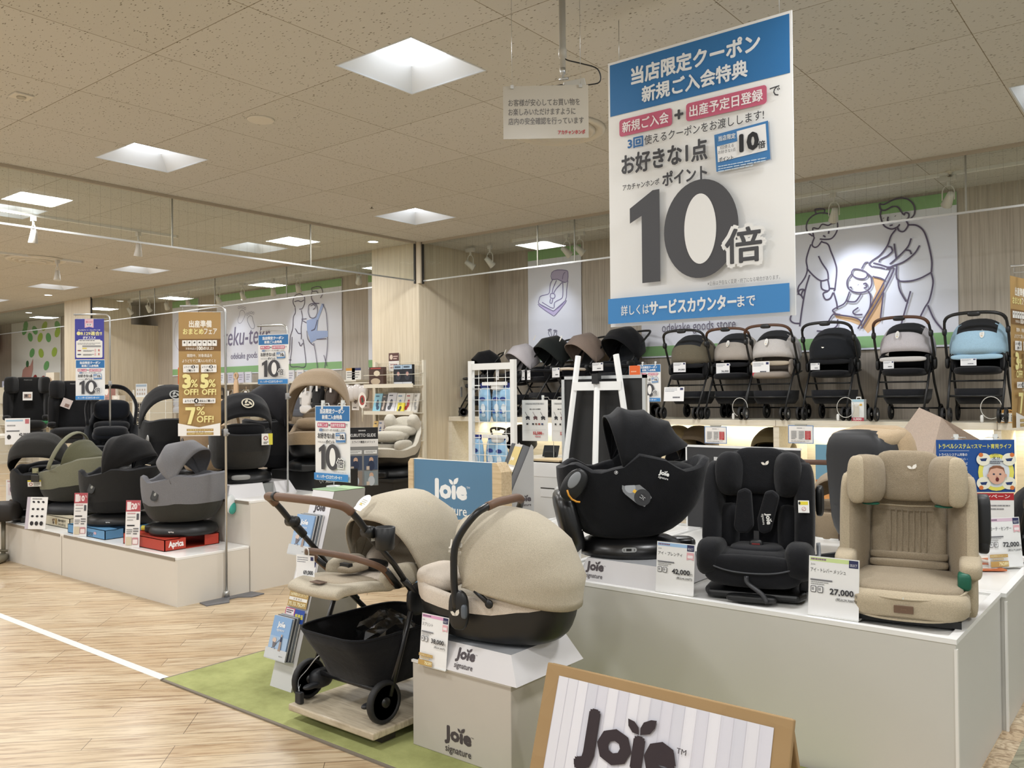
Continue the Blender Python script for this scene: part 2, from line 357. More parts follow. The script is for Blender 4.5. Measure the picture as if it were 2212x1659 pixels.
# glass smoke curtains
def glassm():
    m = bpy.data.materials.new('wired_glass'); m.use_nodes = True; nt, N, L, p = nodes(m); nt.nodes.remove(p)
    tr = N('ShaderNodeBsdfTransparent'); tr.inputs[0].default_value = (.90, .93, .89, 1); gl = N('ShaderNodeBsdfGlossy'); gl.inputs['Roughness'].default_value = .01; gl.inputs[0].default_value = (.9, .95, .92, 1)
    f = N('ShaderNodeFresnel'); f.inputs[0].default_value = 1.5; mx = N('ShaderNodeMixShader')
    L(f.outputs[0], mx.inputs[0]); L(tr.outputs[0], mx.inputs[1]); L(gl.outputs[0], mx.inputs[2])
    tc = N('ShaderNodeTexCoord'); sx = N('ShaderNodeSeparateXYZ'); L(tc.outputs['Object'], sx.inputs[0]); a = N('ShaderNodeMath'); a.operation = 'ADD'; L(sx.outputs[0], a.inputs[0]); L(sx.outputs[1], a.inputs[1])
    w = N('ShaderNodeMath'); w.operation = 'PINGPONG'; w.inputs[1].default_value = .05; L(a.outputs[0], w.inputs[0]); c = N('ShaderNodeMath'); c.operation = 'LESS_THAN'; c.inputs[1].default_value = .0012; L(w.outputs[0], c.inputs[0])
    c2 = N('ShaderNodeMath'); c2.operation = 'MULTIPLY'; c2.inputs[1].default_value = .35; L(c.outputs[0], c2.inputs[0])
    df = N('ShaderNodeBsdfDiffuse'); df.inputs[0].default_value = lin('#77786e'); m2 = N('ShaderNodeMixShader'); L(c2.outputs[0], m2.inputs[0]); L(mx.outputs[0], m2.inputs[1]); L(df.outputs[0], m2.inputs[2])
    L(m2.outputs[0], nt.nodes['Material Output'].inputs[0])
    return m
GLASS = glassm(); RAIL = M('#b7ab97', .45); STEEL = M('#c9cac8', .28, .9); DARKM = M('#2a2722', .5)
def curtain(n, a0, a1, fix, along, joints, end=None):
    t = T('window_%d' % n, 'wired glass smoke curtain under the ceiling', 'glass curtain', (0, 0, 0)); struct(t); del t['label']; del t['category']
    def bx(m, p0, p1, h, z0, z1, name, mat):
        g = MB(); (g.box(p0, p1, fix - h, fix + h, z0, z1) if along == 'x' else g.box(fix - h, fix + h, p0, p1, z0, z1)); struct(g.build(name, mat, t))
    g = MB(); g.add([(a0, fix, 3.03), (a1, fix, 3.03), (a1, fix, HC), (a0, fix, HC)] if along == 'x' else [(fix, a0, 3.03), (fix, a1, 3.03), (fix, a1, HC), (fix, a0, HC)], [(0, 1, 2, 3)])
    struct(g.build('pane', GLASS, t)); bx(0, a0, a1, .016, HC - .03, HC, 'top_rail', RAIL); bx(0, a0, a1, .008, 3.02, 3.038, 'bottom_rail', STEEL)
    for j in joints: bx(0, j - .007, j + .007, .005, 3.03, HC - .02, 'joint_strip', M('#8d8b80', .4, .6))
    if end: bx(0, end - .012, end + .012, .012, 2.99, HC, 'end_strip', DARKM)
curtain(1, -3, 8.03, -8.06, 'y', (2.0, 4.587, 6.319), 8.03)
curtain(2, -8.0, 5, 8.12, 'x', (-6.089, -5.555, -3.2, -1.503), -8.0)
curtain(3, -17.3, -8.98, 8.12, 'x', (-10.95, -12.92, -14.885, -15.42), -17.34)
curtain(4, -28, -18.5, 8.12, 'x', (-22.3,))
# ---------------------------------------------------------------- wall murals (flat printed hangings)
VIO = '#5b5168'; GRN = '#8fbb80'; PAP = '#e9ebf3'
def mural(name, X0, X1, label, draw, z0=1.955, z1=3.52, group=None):
    w, h = X1 - X0, z1 - z0
    p = Pg(w, h, w, h, .012, PAP, .55)
    p.rect(0, 0, w, .135, GRN); p.rect(0, h - .145, w, .125, GRN)
    P = lambda u, v: (at(u, v, Y=9.53).x - X0, z1 - at(u, v, Y=9.53).z)
    if draw: draw(p, P)
    o = p.obj(name, label, 'mural', ((X0 + X1) / 2, 9.53, z0)); return o
def tr(p, P, pts, ox, oy, k, wd=.016, col=VIO, closed=False, n=5):
    p.line([P(ox + x * k, oy + y * k) for x, y in pts], wd, col, closed, n)
def fill(p, P, pts, ox, oy, k, col): p.poly([P(ox + x * k, oy + y * k) for x, y in pts], col)
def foot(p, P, u, v, s, fl=1):
    for dx, dy, r in ((0, 0, 1),):
        p.line([(P(u + fl * a * s, v + b * s)) for a, b in ((-4, -8), (-6, -2), (-3, 6), (2, 14), (7, 14), (8, 7), (5, -1), (4, -8), (0, -11))], .008, '#7d7a90', True, 4)
    for a, b in ((-6, -14), (-2, -16), (2, -17), (6, -16)): p.line([P(u + fl * a * s + 1.6 * s * math.cos(q), v + b * s + 2.4 * s * math.sin(q)) for q in (0, 1.26, 2.5, 3.8, 5)], .006, '#7d7a90', True, 3)
def draw_big(p, P):
    o = (1700, 300, .2532)
    fill(p, P, [(730, 1175), (835, 1200), (800, 1560), (690, 1659), (640, 1600), (760, 1300)], *o, '#e2b98a')
    fill(p, P, [(395, 1480), (560, 1520), (640, 1560), (640, 1600), (540, 1560), (420, 1530)], *o, '#e2b98a')
    L = [  # standing woman
        [(250, 640), (240, 610), (250, 598), (310, 598), (322, 615), (310, 640)],
        [(220, 830), (180, 800), (165, 750), (185, 690), (240, 645), (310, 632), (380, 650), (425, 700), (432, 760), (415, 810), (380, 850), (330, 858), (280, 855)],
        [(220, 780), (225, 760), (270, 765), (300, 730), (350, 738), (380, 725), (415, 720)], [(230, 840), (222, 800), (225, 780)],
        [(235, 840), (215, 900), (235, 925), (265, 915), (300, 870)], [(205, 900), (180, 970), (165, 1040), (175, 1110), (160, 1170), (130, 1220), (100, 1260), (95, 1310), (125, 1340)],
        [(300, 880), (350, 900), (375, 960), (410, 1050), (425, 1130), (410, 1280)], [(270, 1000), (300, 1060), (345, 1130), (355, 1200)],
        [(170, 1105), (230, 1170), (290, 1210), (350, 1200)], [(290, 1210), (300, 1280), (360, 1290), (350, 1200)], [(360, 1275), (410, 1280), (400, 1300)],
        [(350, 1300), (310, 1320), (330, 1370), (370, 1360), (395, 1310)], [(195, 1160), (160, 1280), (130, 1450), (110, 1600)], [(400, 1310), (425, 1400), (430, 1450)],
        [(50, 1470), (30, 1540), (60, 1570), (110, 1575)], [(95, 1330), (110, 1290), (145, 1285), (150, 1300)], [(140, 1290), (125, 1330), (140, 1365)],
        [(360, 785), (355, 810)], [(310, 825), (330, 838)], [(388, 775), (392, 779)],
        # pushing man
        [(790, 555), (830, 560), (900, 525), (970, 505), (1040, 520), (1085, 570), (1090, 640), (1050, 690)], [(790, 555), (800, 600), (840, 610), (900, 580), (950, 585), (990, 640), (1010, 650)],
        [(1000, 650), (1015, 630), (1040, 640), (1040, 670), (1020, 690)], [(805, 610), (800, 660), (830, 740), (890, 770), (940, 755), (965, 730)], [(865, 665), (860, 700), (872, 700)], [(825, 676), (829, 680)], [(925, 658), (929, 662)], [(878, 742), (905, 735)],
        [(945, 755), (960, 785), (1000, 790), (1035, 740), (1020, 700)], [(935, 770), (890, 830), (860, 910), (800, 990), (730, 1040), (705, 1070), (730, 1095)], [(1040, 735), (1110, 740), (1170, 790), (1210, 900), (1238, 1040), (1235, 1140)],
        [(1062, 850), (1035, 920), (960, 1000), (880, 1070)], [(1135, 910), (1090, 980), (1000, 1050), (905, 1085), (850, 1115)], [(918, 895), (925, 950), (935, 1020)], [(865, 920), (890, 925), (905, 960)], [(1015, 950), (1050, 955), (1065, 985)],
        [(905, 960), (860, 1000), (800, 1030), (790, 1055)], [(740, 1060), (800, 1075), (860, 1095)], [(735, 1090), (800, 1100), (840, 1112)],
        [(940, 1080), (945, 1200), (1040, 1215), (1140, 1190), (1235, 1140)], [(950, 1200), (965, 1290), (1020, 1390)], [(1058, 1300), (1030, 1400), (985, 1560), (965, 1659)], [(1235, 1145), (1250, 1230), (1220, 1370), (1180, 1440), (1140, 1520)], [(1205, 1420), (1260, 1540), (1340, 1640)],
        # pushchair and child
        [(700, 1055), (670, 1060), (640, 1110)], [(860, 1095), (905, 1100), (912, 1130), (850, 1260), (760, 1420), (640, 1620)], [(860, 1110), (885, 1120), (830, 1230), (720, 1430), (610, 1620)], [(735, 1175), (800, 1190), (835, 1210), (830, 1240)], [(828, 1310), (800, 1560)],
        [(560, 1130), (580, 1112), (630, 1118), (680, 1140), (690, 1170), (660, 1195), (600, 1190), (560, 1160), (558, 1130)], [(555, 1155), (520, 1210), (525, 1270), (570, 1305), (640, 1312), (700, 1290), (728, 1240), (720, 1180), (690, 1150)],
        [(655, 1240), (680, 1235), (685, 1265), (660, 1275)], [(540, 1265), (560, 1272)], [(545, 1210), (548, 1213)], [(612, 1245), (615, 1248)],
        [(540, 1305), (500, 1400), (430, 1440), (395, 1465), (420, 1490)], [(520, 1360), (520, 1385), (570, 1392), (600, 1380), (640, 1320)], [(700, 1300), (720, 1350), (715, 1430), (690, 1490)], [(615, 1440), (570, 1475), (590, 1500), (650, 1500)], [(420, 1500), (560, 1520), (630, 1550), (640, 1590)], [(360, 1560), (400, 1500), (460, 1500)], [(440, 1540), (430, 1600), (350, 1640), (260, 1640)]]
    for l in L: tr(p, P, l, *o)
    p.text('odekake goods store', *(lambda a, b: (a[0], a[1], b[0] - a[0], b[1] - a[1]))(P(1432, 698), P(1591, 716)), '#6b6578')
def draw_seat(p, P):
    o = (880, 460, .208)
    fill(p, P, [(1500, 620), (1560, 592), (1650, 598), (1668, 620), (1665, 700), (1630, 722), (1560, 688), (1500, 690)], *o, '#bdb4cf')
    fill(p, P, [(1372, 945), (1372, 968), (1500, 1058), (1540, 1058), (1640, 935), (1640, 912), (1530, 1010), (1500, 1012)], *o, '#cbbfe2')
    for l in ([(1500, 620), (1560, 592), (1650, 598), (1668, 620), (1665, 700), (1630, 722), (1560, 688), (1500, 690)], [(1372, 945), (1372, 968), (1500, 1058), (1540, 1058), (1640, 935), (1640, 912), (1530, 1010), (1500, 1012)]): tr(p, P, l, *o, wd=.012, col='#857da0', closed=True, n=2)
    for l in ([(1510, 692), (1485, 740), (1475, 830), (1440, 850), (1385, 865), (1370, 900), (1372, 945), (1500, 1012), (1540, 1005), (1640, 912), (1655, 800), (1668, 705)], [(1615, 722), (1615, 850), (1600, 890), (1530, 930), (1515, 992), (1400, 928)], [(1640, 615), (1620, 640), (1612, 690)], [(1550, 700), (1515, 780), (1505, 835)], [(1610, 720), (1545, 790), (1520, 835)], [(1485, 870), (1490, 840), (1525, 840), (1535, 865), (1525, 885), (1495, 885), (1485, 870)], [(1488, 890), (1482, 930), (1500, 938), (1512, 890)]): tr(p, P, l, *o, wd=.012, col='#857da0', n=3)
    foot(p, P, 1188, 720, .5); foot(p, P, 1200, 722, .5, -1)
def draw_left(p, P):
    for u, v, f in ((523, 682, -1), (541, 694, 1)): foot(p, P, u, v, 1.1, f)
    tb = lambda a, b, s, c, **k: p.text(s, *(lambda q, r: (q[0], q[1], r[0] - q[0], r[1] - q[1]))(P(*a), P(*b)), c, **k)
    tb((482, 709), (582, 741), 'teku-tekr', '#7d7690', skew=.15); tb((499, 763), (580, 776), 'odekake goods store', '#7d7690')
    o = (360, 560, .2622)
    fill(p, P, [(1155, 505), (1235, 480), (1280, 365), (1300, 370), (1250, 500), (1240, 590), (1330, 590), (1330, 640), (1240, 660), (1190, 690), (1160, 590)], *o, '#a9bde6')
    for l in ([(1070, 280), (1085, 245), (1100, 262), (1095, 282)], [(1060, 395), (1042, 350), (1060, 300), (1100, 285), (1135, 310), (1138, 360), (1120, 405), (1095, 412)], [(1055, 350), (1085, 342), (1110, 350), (1135, 335)], [(1060, 400), (1062, 440), (1045, 480), (1040, 570), (1020, 640), (1015, 740), (1000, 820), (1030, 830)], [(1110, 420), (1120, 480), (1110, 560), (1110, 620)], [(1060, 570), (1085, 610), (1110, 615), (1110, 660)], [(1035, 640), (1030, 760), (1020, 875), (1080, 885), (1145, 880), (1140, 760), (1125, 660)], [(1090, 680), (1105, 715), (1125, 690)],
              [(1195, 240), (1240, 225), (1275, 235), (1288, 280), (1270, 320)], [(1195, 240), (1205, 265), (1240, 265), (1255, 295)], [(1200, 265), (1195, 320), (1220, 360), (1260, 365)], [(1170, 420), (1175, 380), (1205, 365), (1235, 375), (1245, 430), (1225, 480), (1185, 480), (1170, 440), (1170, 420)], [(1190, 385), (1215, 375), (1230, 395), (1210, 415)], [(1115, 495), (1155, 490)], [(1120, 505), (1155, 525)], [(1290, 370), (1315, 430), (1325, 520), (1330, 590)], [(1245, 500), (1225, 570), (1195, 590)], [(1330, 640), (1325, 760), (1300, 930)], [(1215, 690), (1235, 800), (1250, 930)], [(1240, 660), (1320, 655)], [(1160, 590), (1165, 650), (1190, 690), (1215, 710)], [(1300, 790), (1325, 880)]): tr(p, P, l, *o, wd=.014, n=4)
mural('wall_mural', -5.5, -1.85, 'large white mural behind the pushchairs with a line-drawn couple pushing a pram', draw_big)
mural('wall_mural', -7.32, -6.42, 'narrow white mural with a line-drawn lilac child seat', draw_seat)
mural('wall_mural', -15.1, -11.33, 'large left mural with a couple and a baby in a blue carrier', draw_left)
def draw_oval(p, P): tr(p, P, [(0, 0), (-6, 12), (-8, 40), (-3, 60), (6, 70)], 385, 690, 1, .008, '#a5a2b5', n=4)
mural('wall_mural', -16.75, -15.77, 'narrow white mural left of the gold banner', draw_oval)
mural('wall_mural', -10.66, -9.2, 'sliver of white and green mural beside the corner column', None)
# far left: leaf mural, pink sign
p = Pg(104, 128, 2.95, 1.62, .012, '#f1efe6', .6)
for x, y, r, c in ((32, -2, 5, 'c'), (30, 12, 20, 'a'), (52, 14, -20, 'a'), (72, 8, 18, 'b'), (98, 10, -15, 'a'), (42, 27, -12, 'a'), (63, 30, 12, 'b'), (80, 32, -8, 'a'), (98, 24, 12, 'b'), (46, 60, 12, 'a'), (65, 62, -10, 'b'), (92, 62, 8, 'b'), (76, 88, 14, 'a')):
    p.oval(x, max(8, y + 6), 5.2, 9.5, {'a': '#7bb972', 'b': '#b4d05a', 'c': '#7bb972'}[c], r)
p.poly([(36, 128), (22, 128), (26, 100), (34, 92), (42, 92), (48, 78), (48, 100), (42, 128)], '#cf9b8e'); p.oval(36, 88, 3, 7, '#46774a'); p.oval(52, 120, 4.5, 9, '#a63b35', 10); p.oval(70, 121, 5, 7, '#a63b35')
p.obj('leaf_mural', 'far wall mural with scattered green leaves at the left edge', 'mural', (-23.45, 9.53, 1.92))
p = Pg(10, 6, 1.3, .62, .03, '#c04b96', .5); p.obj('pink_sign', 'plain magenta sign board at the far left edge', 'sign', (-26.2, 9.3, 2.75))
# ================================================================ CEILING FITTINGS
def disc(name, label, x, y, r, rings, mat, cat, grp=None):
    t = T(name, label, cat, (x, y, HC), 0, grp); b = MB()
    b.lathe([(r, 0), (r * .98, -.02), (r * .9, -.03), (r * .86, -.012), (.01, -.008)], n=40); b.build('rim', mat, t)
    for k, q in enumerate(rings):
        c = MB(); c.lathe([(r * q, -.004), (r * q, -.028 - .012 * k), (r * q - .03, -.034 - .012 * k), (r * q - .045, -.006)], n=40); c.build('cone_ring', mat, t)
    return t
CREAM = M('#dad4c6', .45)
disc('air_diffuser', 'round ceiling air diffuser behind the hanging customer notice', -3.815, 5.363, .37, (.78, .56, .34), CREAM, 'air diffuser')
disc('air_diffuser', 'round ceiling air diffuser beyond the left glass pane', -13.2, 5.38, .40, (.78, .56, .34), CREAM, 'air diffuser')
def ceiling_speaker(x, y, label):
    t = T('ceiling_speaker', label, 'speaker', (x, y, HC)); b = MB(); b.lathe([(.10, 0), (.098, -.008), (.085, -.01)], n=28); b.build('rim', CREAM, t)
    b = MB(); b.lathe([(.085, -.006), (.05, -.009), (.002, -.009)], n=28); b.build('grille', M('#8d8573', .7), t)
ceiling_speaker(-5.351, 3.746, 'small round ceiling speaker between two square lamps')
ceiling_speaker(-9.3, 7.35, 'faint round ceiling speaker seen through the left glass near the column')
def downlight(x, y, label):
    t = T('downlight', label, 'downlight', (x, y, HC), 0, 'small round downlights'); b = MB(); b.lathe([(.085, -.001), (.08, -.006), (.065, -.004)], n=24); b.build('rim', WHITE, t)
    b = MB(); b.lathe([(.066, -.004), (.002, -.0042)], n=24); b.build('lens', LAMPM, t)
for q in ((-8.474, 7.669, 'small round downlight right of the far square lamps, next to the column'), (-17.6, 7.4, 'small round downlight above the far left column'), (-21.5, 8.6, 'small round downlight behind the far left glass')): downlight(*q)
def sprinkler(x, y, label):
    t = T('sprinkler', label, 'sprinkler', (x, y, HC)); b = MB(); b.lathe([(.04, 0), (.036, -.006), (.016, -.009), (.014, -.03)], n=16); b.build('rosette', CREAM, t)
    b = MB(); b.lathe([(.006, -.03), (.006, -.044), (.022, -.046), (.002, -.05)], n=12); b.build('deflector', M('#6b6252', .5), t)
sprinkler(-6.825, 6.161, 'ceiling sprinkler left of the corner lamp'); sprinkler(-13.142, 6.237, 'ceiling sprinkler beyond the left glass'); sprinkler(-1.75, 8.75, 'ceiling sprinkler behind the right glass')
t = T('smoke_sensor', 'small square ceiling sensor at the far left', 'sensor', (-6.149, 2.414, HC)); b = MB(); b.box(-.06, .06, -.06, .06, -.012, 0); b.build('plate', CREAM, t, bev=.003)
b = MB(); b.lathe([(.03, -.012), (.028, -.02), (.002, -.022)], n=16); b.build('dome', M('#b9b1a0', .4), t)
# hanging track rails and spots
def track(x0, y0, x1, y1, label):
    d = Vector((x1 - x0, y1 - y0, 0)); L_ = d.length; t = T('track_rail', label, 'track rail', (x0, y0, HC), math.degrees(math.atan2(d.y, d.x)))
    b = MB(); b.box(0, L_, -.018, .018, -.03, 0); b.build('rail', WHITE, t)
    for e in (0, L_): b = MB(); b.box(e - .012, e + .012, -.021, .021, -.034, 0); b.build('end_cap', CREAM, t)
HEADM = M('#d5d2ca', .4); HOTM = M('#ffffff', .4, emit=14)
def spothead(x, y, tgt, label, lit=False, box=False):
    t = T('track_spotlight', label, 'spotlight', (x, y, HC - .03), 0, 'track spotlights')
    d = (Vector(tgt) - Vector((x, y, HC - .26))).normalized(); q = d.to_track_quat('-Z', 'Y').to_matrix().to_4x4()
    b = MB(); b.box(-.07 if box else -.03, .07 if box else .03, -.022, .022, -.05, 0); b.bar((0, 0, -.05), (0, 0, -.1), .014, 8); b.build('adapter', HEADM, t, bev=.003)
    b = MB(); pts = [(.052 * math.cos(a), 0, -.16 + .07 * math.sin(a)) for a in [PI * k / 10 for k in range(11)]]; pts = [(.052, 0, -.23)] + pts + [(-.052, 0, -.23)]; b.tube(pts, .006, 6); b.build('yoke', HEADM, t)
    b = MB(); b.X = Matrix.Translation((0, 0, -.23)) @ q; b.lathe([(.012, .085), (.03, .08), (.036, .03), (.05, -.06), (.047, -.065)], n=20); b.build('lamp_head', HEADM, t)
    b = MB(); b.X = Matrix.Translation((0, 0, -.23)) @ q; b.lathe([(.046, -.055), (.002, -.055)], n=20); b.build('lens', HOTM if lit else M('#f3f1ea', .3, emit=.4), t)

track(-7.0, 8.78, 3.0, 8.78, 'white track rail along the right glass'); track(-17, 8.78, -9.3, 8.78, 'white track rail along the rear left glass')
track(-10.0, 2.0, -10.0, 5.75, 'short white track rail behind the left glass'); track(-12.9, 3.0, -12.9, 5.9, 'white track rail over the far left aisle')
def px_on(u, v, Y): p = at(u, v, Y=Y); return p.x
for u, v, tx, lit, bx, lab in ((1016, 548, -6.9, 0, 1, 'leftmost spotlight behind the right glass, turned sideways'), (1058, 536, -7, 0, 0, 'spotlight second from the left behind the right glass'), (1224, 508, -5.6, 0, 0, 'spotlight behind the right glass just left of the big poster'), (1252, 515, -5.2, 0, 1, 'spotlight touching the left edge of the big poster'), (1801, 418, -3.2, 0, 0, 'spotlight above the drawn woman with the bun'), (2048, 388, -2.3, 0, 1, 'spotlight above the drawn man, right end')):
    spothead(px_on(u, v, 8.78), 8.78, (tx, 9.5, 2.5), lab, lit, bx)
for u, v, tx, lit, bx, lab in ((281, 657, -17.2, 1, 1, 'lit spotlight furthest left behind the rear glass'), (321, 648, -16.5, 0, 0, 'unlit spotlight right of the lit furthest left one'), (360, 645, -16.2, 1, 1, 'second lit spotlight behind the rear glass'), (406, 632, -15.6, 0, 0, 'spotlight left of the gold banner pole'), (471, 622, -14, 0, 0, 'spotlight above the footprints mural'), (524, 618, -13.5, 0, 1, 'spotlight between two glass joints, rear left'), (590, 600, -13, 0, 0, 'thin spotlight near the middle of the left mural'), (644, 598, -12, 0, 1, 'large spotlight right of the middle glass joint'), (775, 574, -11, 0, 0, 'spotlight next to the corner column')):
    spothead(px_on(u, v, 8.78), 8.78, (tx, 9.5, 2.4), lab, lit, bx)
for y, lab in ((3.13, 'spotlight in front of the bright lamp behind the left glass'), (4.05, 'middle spotlight behind the left glass'), (5.25, 'right spotlight behind the left glass'),): spothead(-10.0, y, (-10.6, y, 0), lab)
spothead(-12.9, 5.55, (-12.6, 5.3, 0), 'lit spotlight over the far left aisle', True)
BLU = (.80, .86, 1.0)
for x, tx, pw, z in ((-6.9, -6.87, 20, 2.5), (-4.6, -4.7, 14, 2.6), (-3.1, -2.75, 42, 2.55), (-2.2, -3.0, 20, 2.5), (-14.6, -14.2, 20, 2.5), (-13.2, -12.0, 26, 2.4), (-16.3, -16.2, 20, 2.4)):
    spot('mural_spot_light', (x, 8.70, 3.22), (tx, 9.53, z), pw, math.radians(62), BLU, .9)
spot('column_spot_light', (-9.4, 6.9, 3.3), (-8.5, 8.1, 2.3), 22, math.radians(70), (1, .93, .82), .9)
# ================================================================ WHITE DISPLAY PLATFORMS
PLAT = M('#e6e2da', .42); PLATF = M('#dcd6cb', .5); EDGE = M('#8d8375', .45); WTOP = M('#f0efeb', .22)
def platform(name, label, x0, x1, y0, y1, h, joints=(), strips=(), cat='display platform'):
    t = T(name, label, cat, ((x0 + x1) / 2, (y0 + y1) / 2, 0)); cx, cy = (x0 + x1) / 2, (y0 + y1) / 2
    b = MB(); b.box(x0 - cx, x1 - cx, y0 - cy, y1 - cy, 0, h - .02); b.build('body', PLATF, t)
    b = MB(); b.box(x0 - cx - .001, x1 - cx + .001, y0 - cy - .001, y1 - cy + .001, h - .02, h); b.build('top', WTOP, t, bev=.003)
    for j in joints: b = MB(); b.box(j - cx - .0015, j - cx + .0015, y0 - cy - .002, y0 - cy, 0, h - .022); b.build('panel_joint', EDGE, t)
    for a, c in strips: b = MB(); b.box(a - cx, c - cx, y0 - cy - .006, y0 - cy + .004, h - .028, h - .006); b.build('price_rail', EDGE, t)
    return t
platform('display_platform', 'low white display step in front of the left car seats', -9.5, -5.71, 3.28, 3.875, .355, (-7.545,), ((-9.4, -7.58), (-7.5, -5.74)))
platform('display_platform', 'tall white display step behind the low left step', -9.5, -5.70, 3.88, 5.02, .70, (), ((-6.6, -5.72),))

def tray(name, label, x0, x1, y0, y1, h):
    cx, cy = (x0 + x1) / 2, (y0 + y1) / 2; t = T(name, label, 'display platform', (cx, cy, 0)); X0, X1, Y0, Y1 = x0 - cx, x1 - cx, y0 - cy, y1 - cy
    b = MB(); b.box(X0, X1, Y0, Y1, 0, h - .012); b.build('body', M('#d3d1ca', .45), t)
    b = MB(); b.box(X0 + .03, X1 - .03, Y0 + .03, Y1 - .03, h - .012, h - .004); b.build('top', WTOP, t)
    b = MB(); w = .03
    b.box(X0 - .004, X1 + .004, Y0 - .004, Y0 + w, h - .012, h + .006); b.box(X0 - .004, X1 + .004, Y1 - w, Y1 + .004, h - .012, h + .006)
    b.box(X0 - .004, X0 + w, Y0 + w, Y1 - w, h - .012, h + .006); b.box(X1 - w, X1 + .004, Y0 + w, Y1 - w, h - .012, h + .006)
    b.build('rim', M('#f6f6f4', .25), t)
    b = MB(); b.box(X1 - .004, X1 + .006, Y0 - .006, Y0 + .012, 0, h - .03); b.build('corner_trim', M('#f1efea', .3), t)
    return t
tray('display_platform', 'wide white display plinth carrying the black and beige child seats', -2.62, -.685, 3.40, 4.295, .60)
tray('display_platform', 'second white plinth behind the front one, under leaflets and price card', -2.62, -.665, 4.305, 5.33, .60)
tray('display_platform', 'white plinth under the easel', -3.65, -2.63, 4.305, 5.33, .60) if True else None
# green rug, raised board
b = MB(); b.box(-4.3, -1.2, 2.42, 4.6, 0, .008); RUGM = M('#a3a768', .95, 0, .1, 0, 'fabric')
def rugm():
    m = bpy.data.materials.new('short_pile'); m.use_nodes = True; nt, N, L, p = nodes(m); tc = N('ShaderNodeTexCoord'); n = N('ShaderNodeTexNoise'); n.inputs['Scale'].default_value = 4; n.inputs['Detail'].default_value = 8; n.inputs['Roughness'].default_value = .7; L(tc.outputs['Object'], n.inputs['Vector'])
    r = N('ShaderNodeValToRGB'); r.color_ramp.elements[0].position = .3; r.color_ramp.elements[0].color = lin('#8b8f55'); r.color_ramp.elements[1].position = .65; r.color_ramp.elements[1].color = lin('#aeb273'); L(n.outputs['Fac'], r.inputs['Fac']); L(r.outputs['Color'], p.inputs['Base Color'])
    n2 = N('ShaderNodeTexNoise'); n2.inputs['Scale'].default_value = 500; L(tc.outputs['Object'], n2.inputs['Vector']); bp = N('ShaderNodeBump'); bp.inputs['Strength'].default_value = .5; bp.inputs['Distance'].default_value = .003; L(n2.outputs['Fac'], bp.inputs['Height']); L(bp.outputs[0], p.inputs['Normal']); p.inputs['Roughness'].default_value = .95
    return m
t = T('rug', 'moss green rug under the beige pushchair and grey box', 'rug', (-2.75, 3.5, 0)); b = MB(); b.box(-1.55, 1.75, -1.11, -.11, .001, .009); b.build('pile', rugm(), t, bev=.003)
b = MB(); b.box(-1.56, 1.76, -1.124, -1.108, .001, .008); b.box(-1.562, -1.548, -1.12, -.11, .001, .008); b.build('binding', M('#7d7466', .9), t)
OAK = wood('oak_board', ('#a99a82', '#c9bba2', '#d9cdb6'), (1.2, 9, 3), .4); OAKE = wood('oak_edge', ('#c2a983', '#d6be98', '#e0cba8'), (.8, 8, 12), .5)
t = T('raised_board', 'pale oak board raised off the rug under the beige pushchair', 'board', (-2.99, 3.06, 0)); b = MB(); b.box(-.305, .275, -.62, .62, .05, .082); b.build('board', OAK, t, bev=.006)
for x in (-.22, .2):
    for y in (-.5, .5): b = MB(); b.box(x - .04, x + .04, y - .04, y + .04, .009, .05); b.build('foot', M('#3a342c', .6), t)
# grey cardboard box, cap
CARD = M('#c3bcb1', .6); CAPM = M('#dcdadb', .45); INK = '#4a4246'
t = T('cardboard_box', 'large grey cardboard box printed with a dark logo, on the rug', 'box', (-2.365, 2.8, .009))
b = MB(); b.box(-.27, .27, -.205, .205, 0, .355); b.build('carton', CARD, t, bev=.003)
p = Pg(200, 137, .54, .355, 0, edge=False); logo(p, 70, 84, 54, 48, INK); p.obj('printed_logo', loc=(0, -.2055, 0), par=t)
b = MB(); b.box(-.275, .272, -.208, -.196, .352, .362); b.build('folded_lip', M('#dedbd5', .5), t)
def plinth(name, label, x, y, z, W_, D_, h, inset, rz=0, lg=(.2,)):
    t = T(name, label, 'plinth', (x, y, z), rz); b = MB(); w, d = W_ / 2, D_ / 2; i = inset; tz = h
    B = [(-w, -d, 0), (w, -d, 0), (w, d, 0), (-w, d, 0)]; U = [(-w + i, -d + i * .7, tz), (w - i, -d + i * .7, tz), (w - i, d - i * .7, tz), (-w + i, d - i * .7, tz)]
    b.add(B + U, [(0, 1, 5, 4), (1, 2, 6, 5), (2, 3, 7, 6), (3, 0, 4, 7), (3, 2, 1, 0)]); b.build('sloped_sides', CAPM, t)
    b = MB(); b.add(U, [(0, 1, 2, 3)]); b.build('top', M('#aeb0b3', .25), t)
    s = math.hypot(tz, i * .7); p = Pg(100, 100 * s / W_, W_, s, 0, edge=False); H_ = 100 * s / W_
    logo(p, 100 * lg[0], H_ * .08, H_ * .9, H_ * .82, INK) if lg else None
    o = p.obj('printed_logo', loc=(0, -d - .0006, 0), par=t); o.rotation_euler = (-math.atan2(i * .7, tz), 0, 0)
    return t
plinth('cap_plinth', 'white sloped cap on the grey box, carrying the beige infant seat', -2.315, 2.81, .372, .52, .46, .105, .06, 0, (.36,))

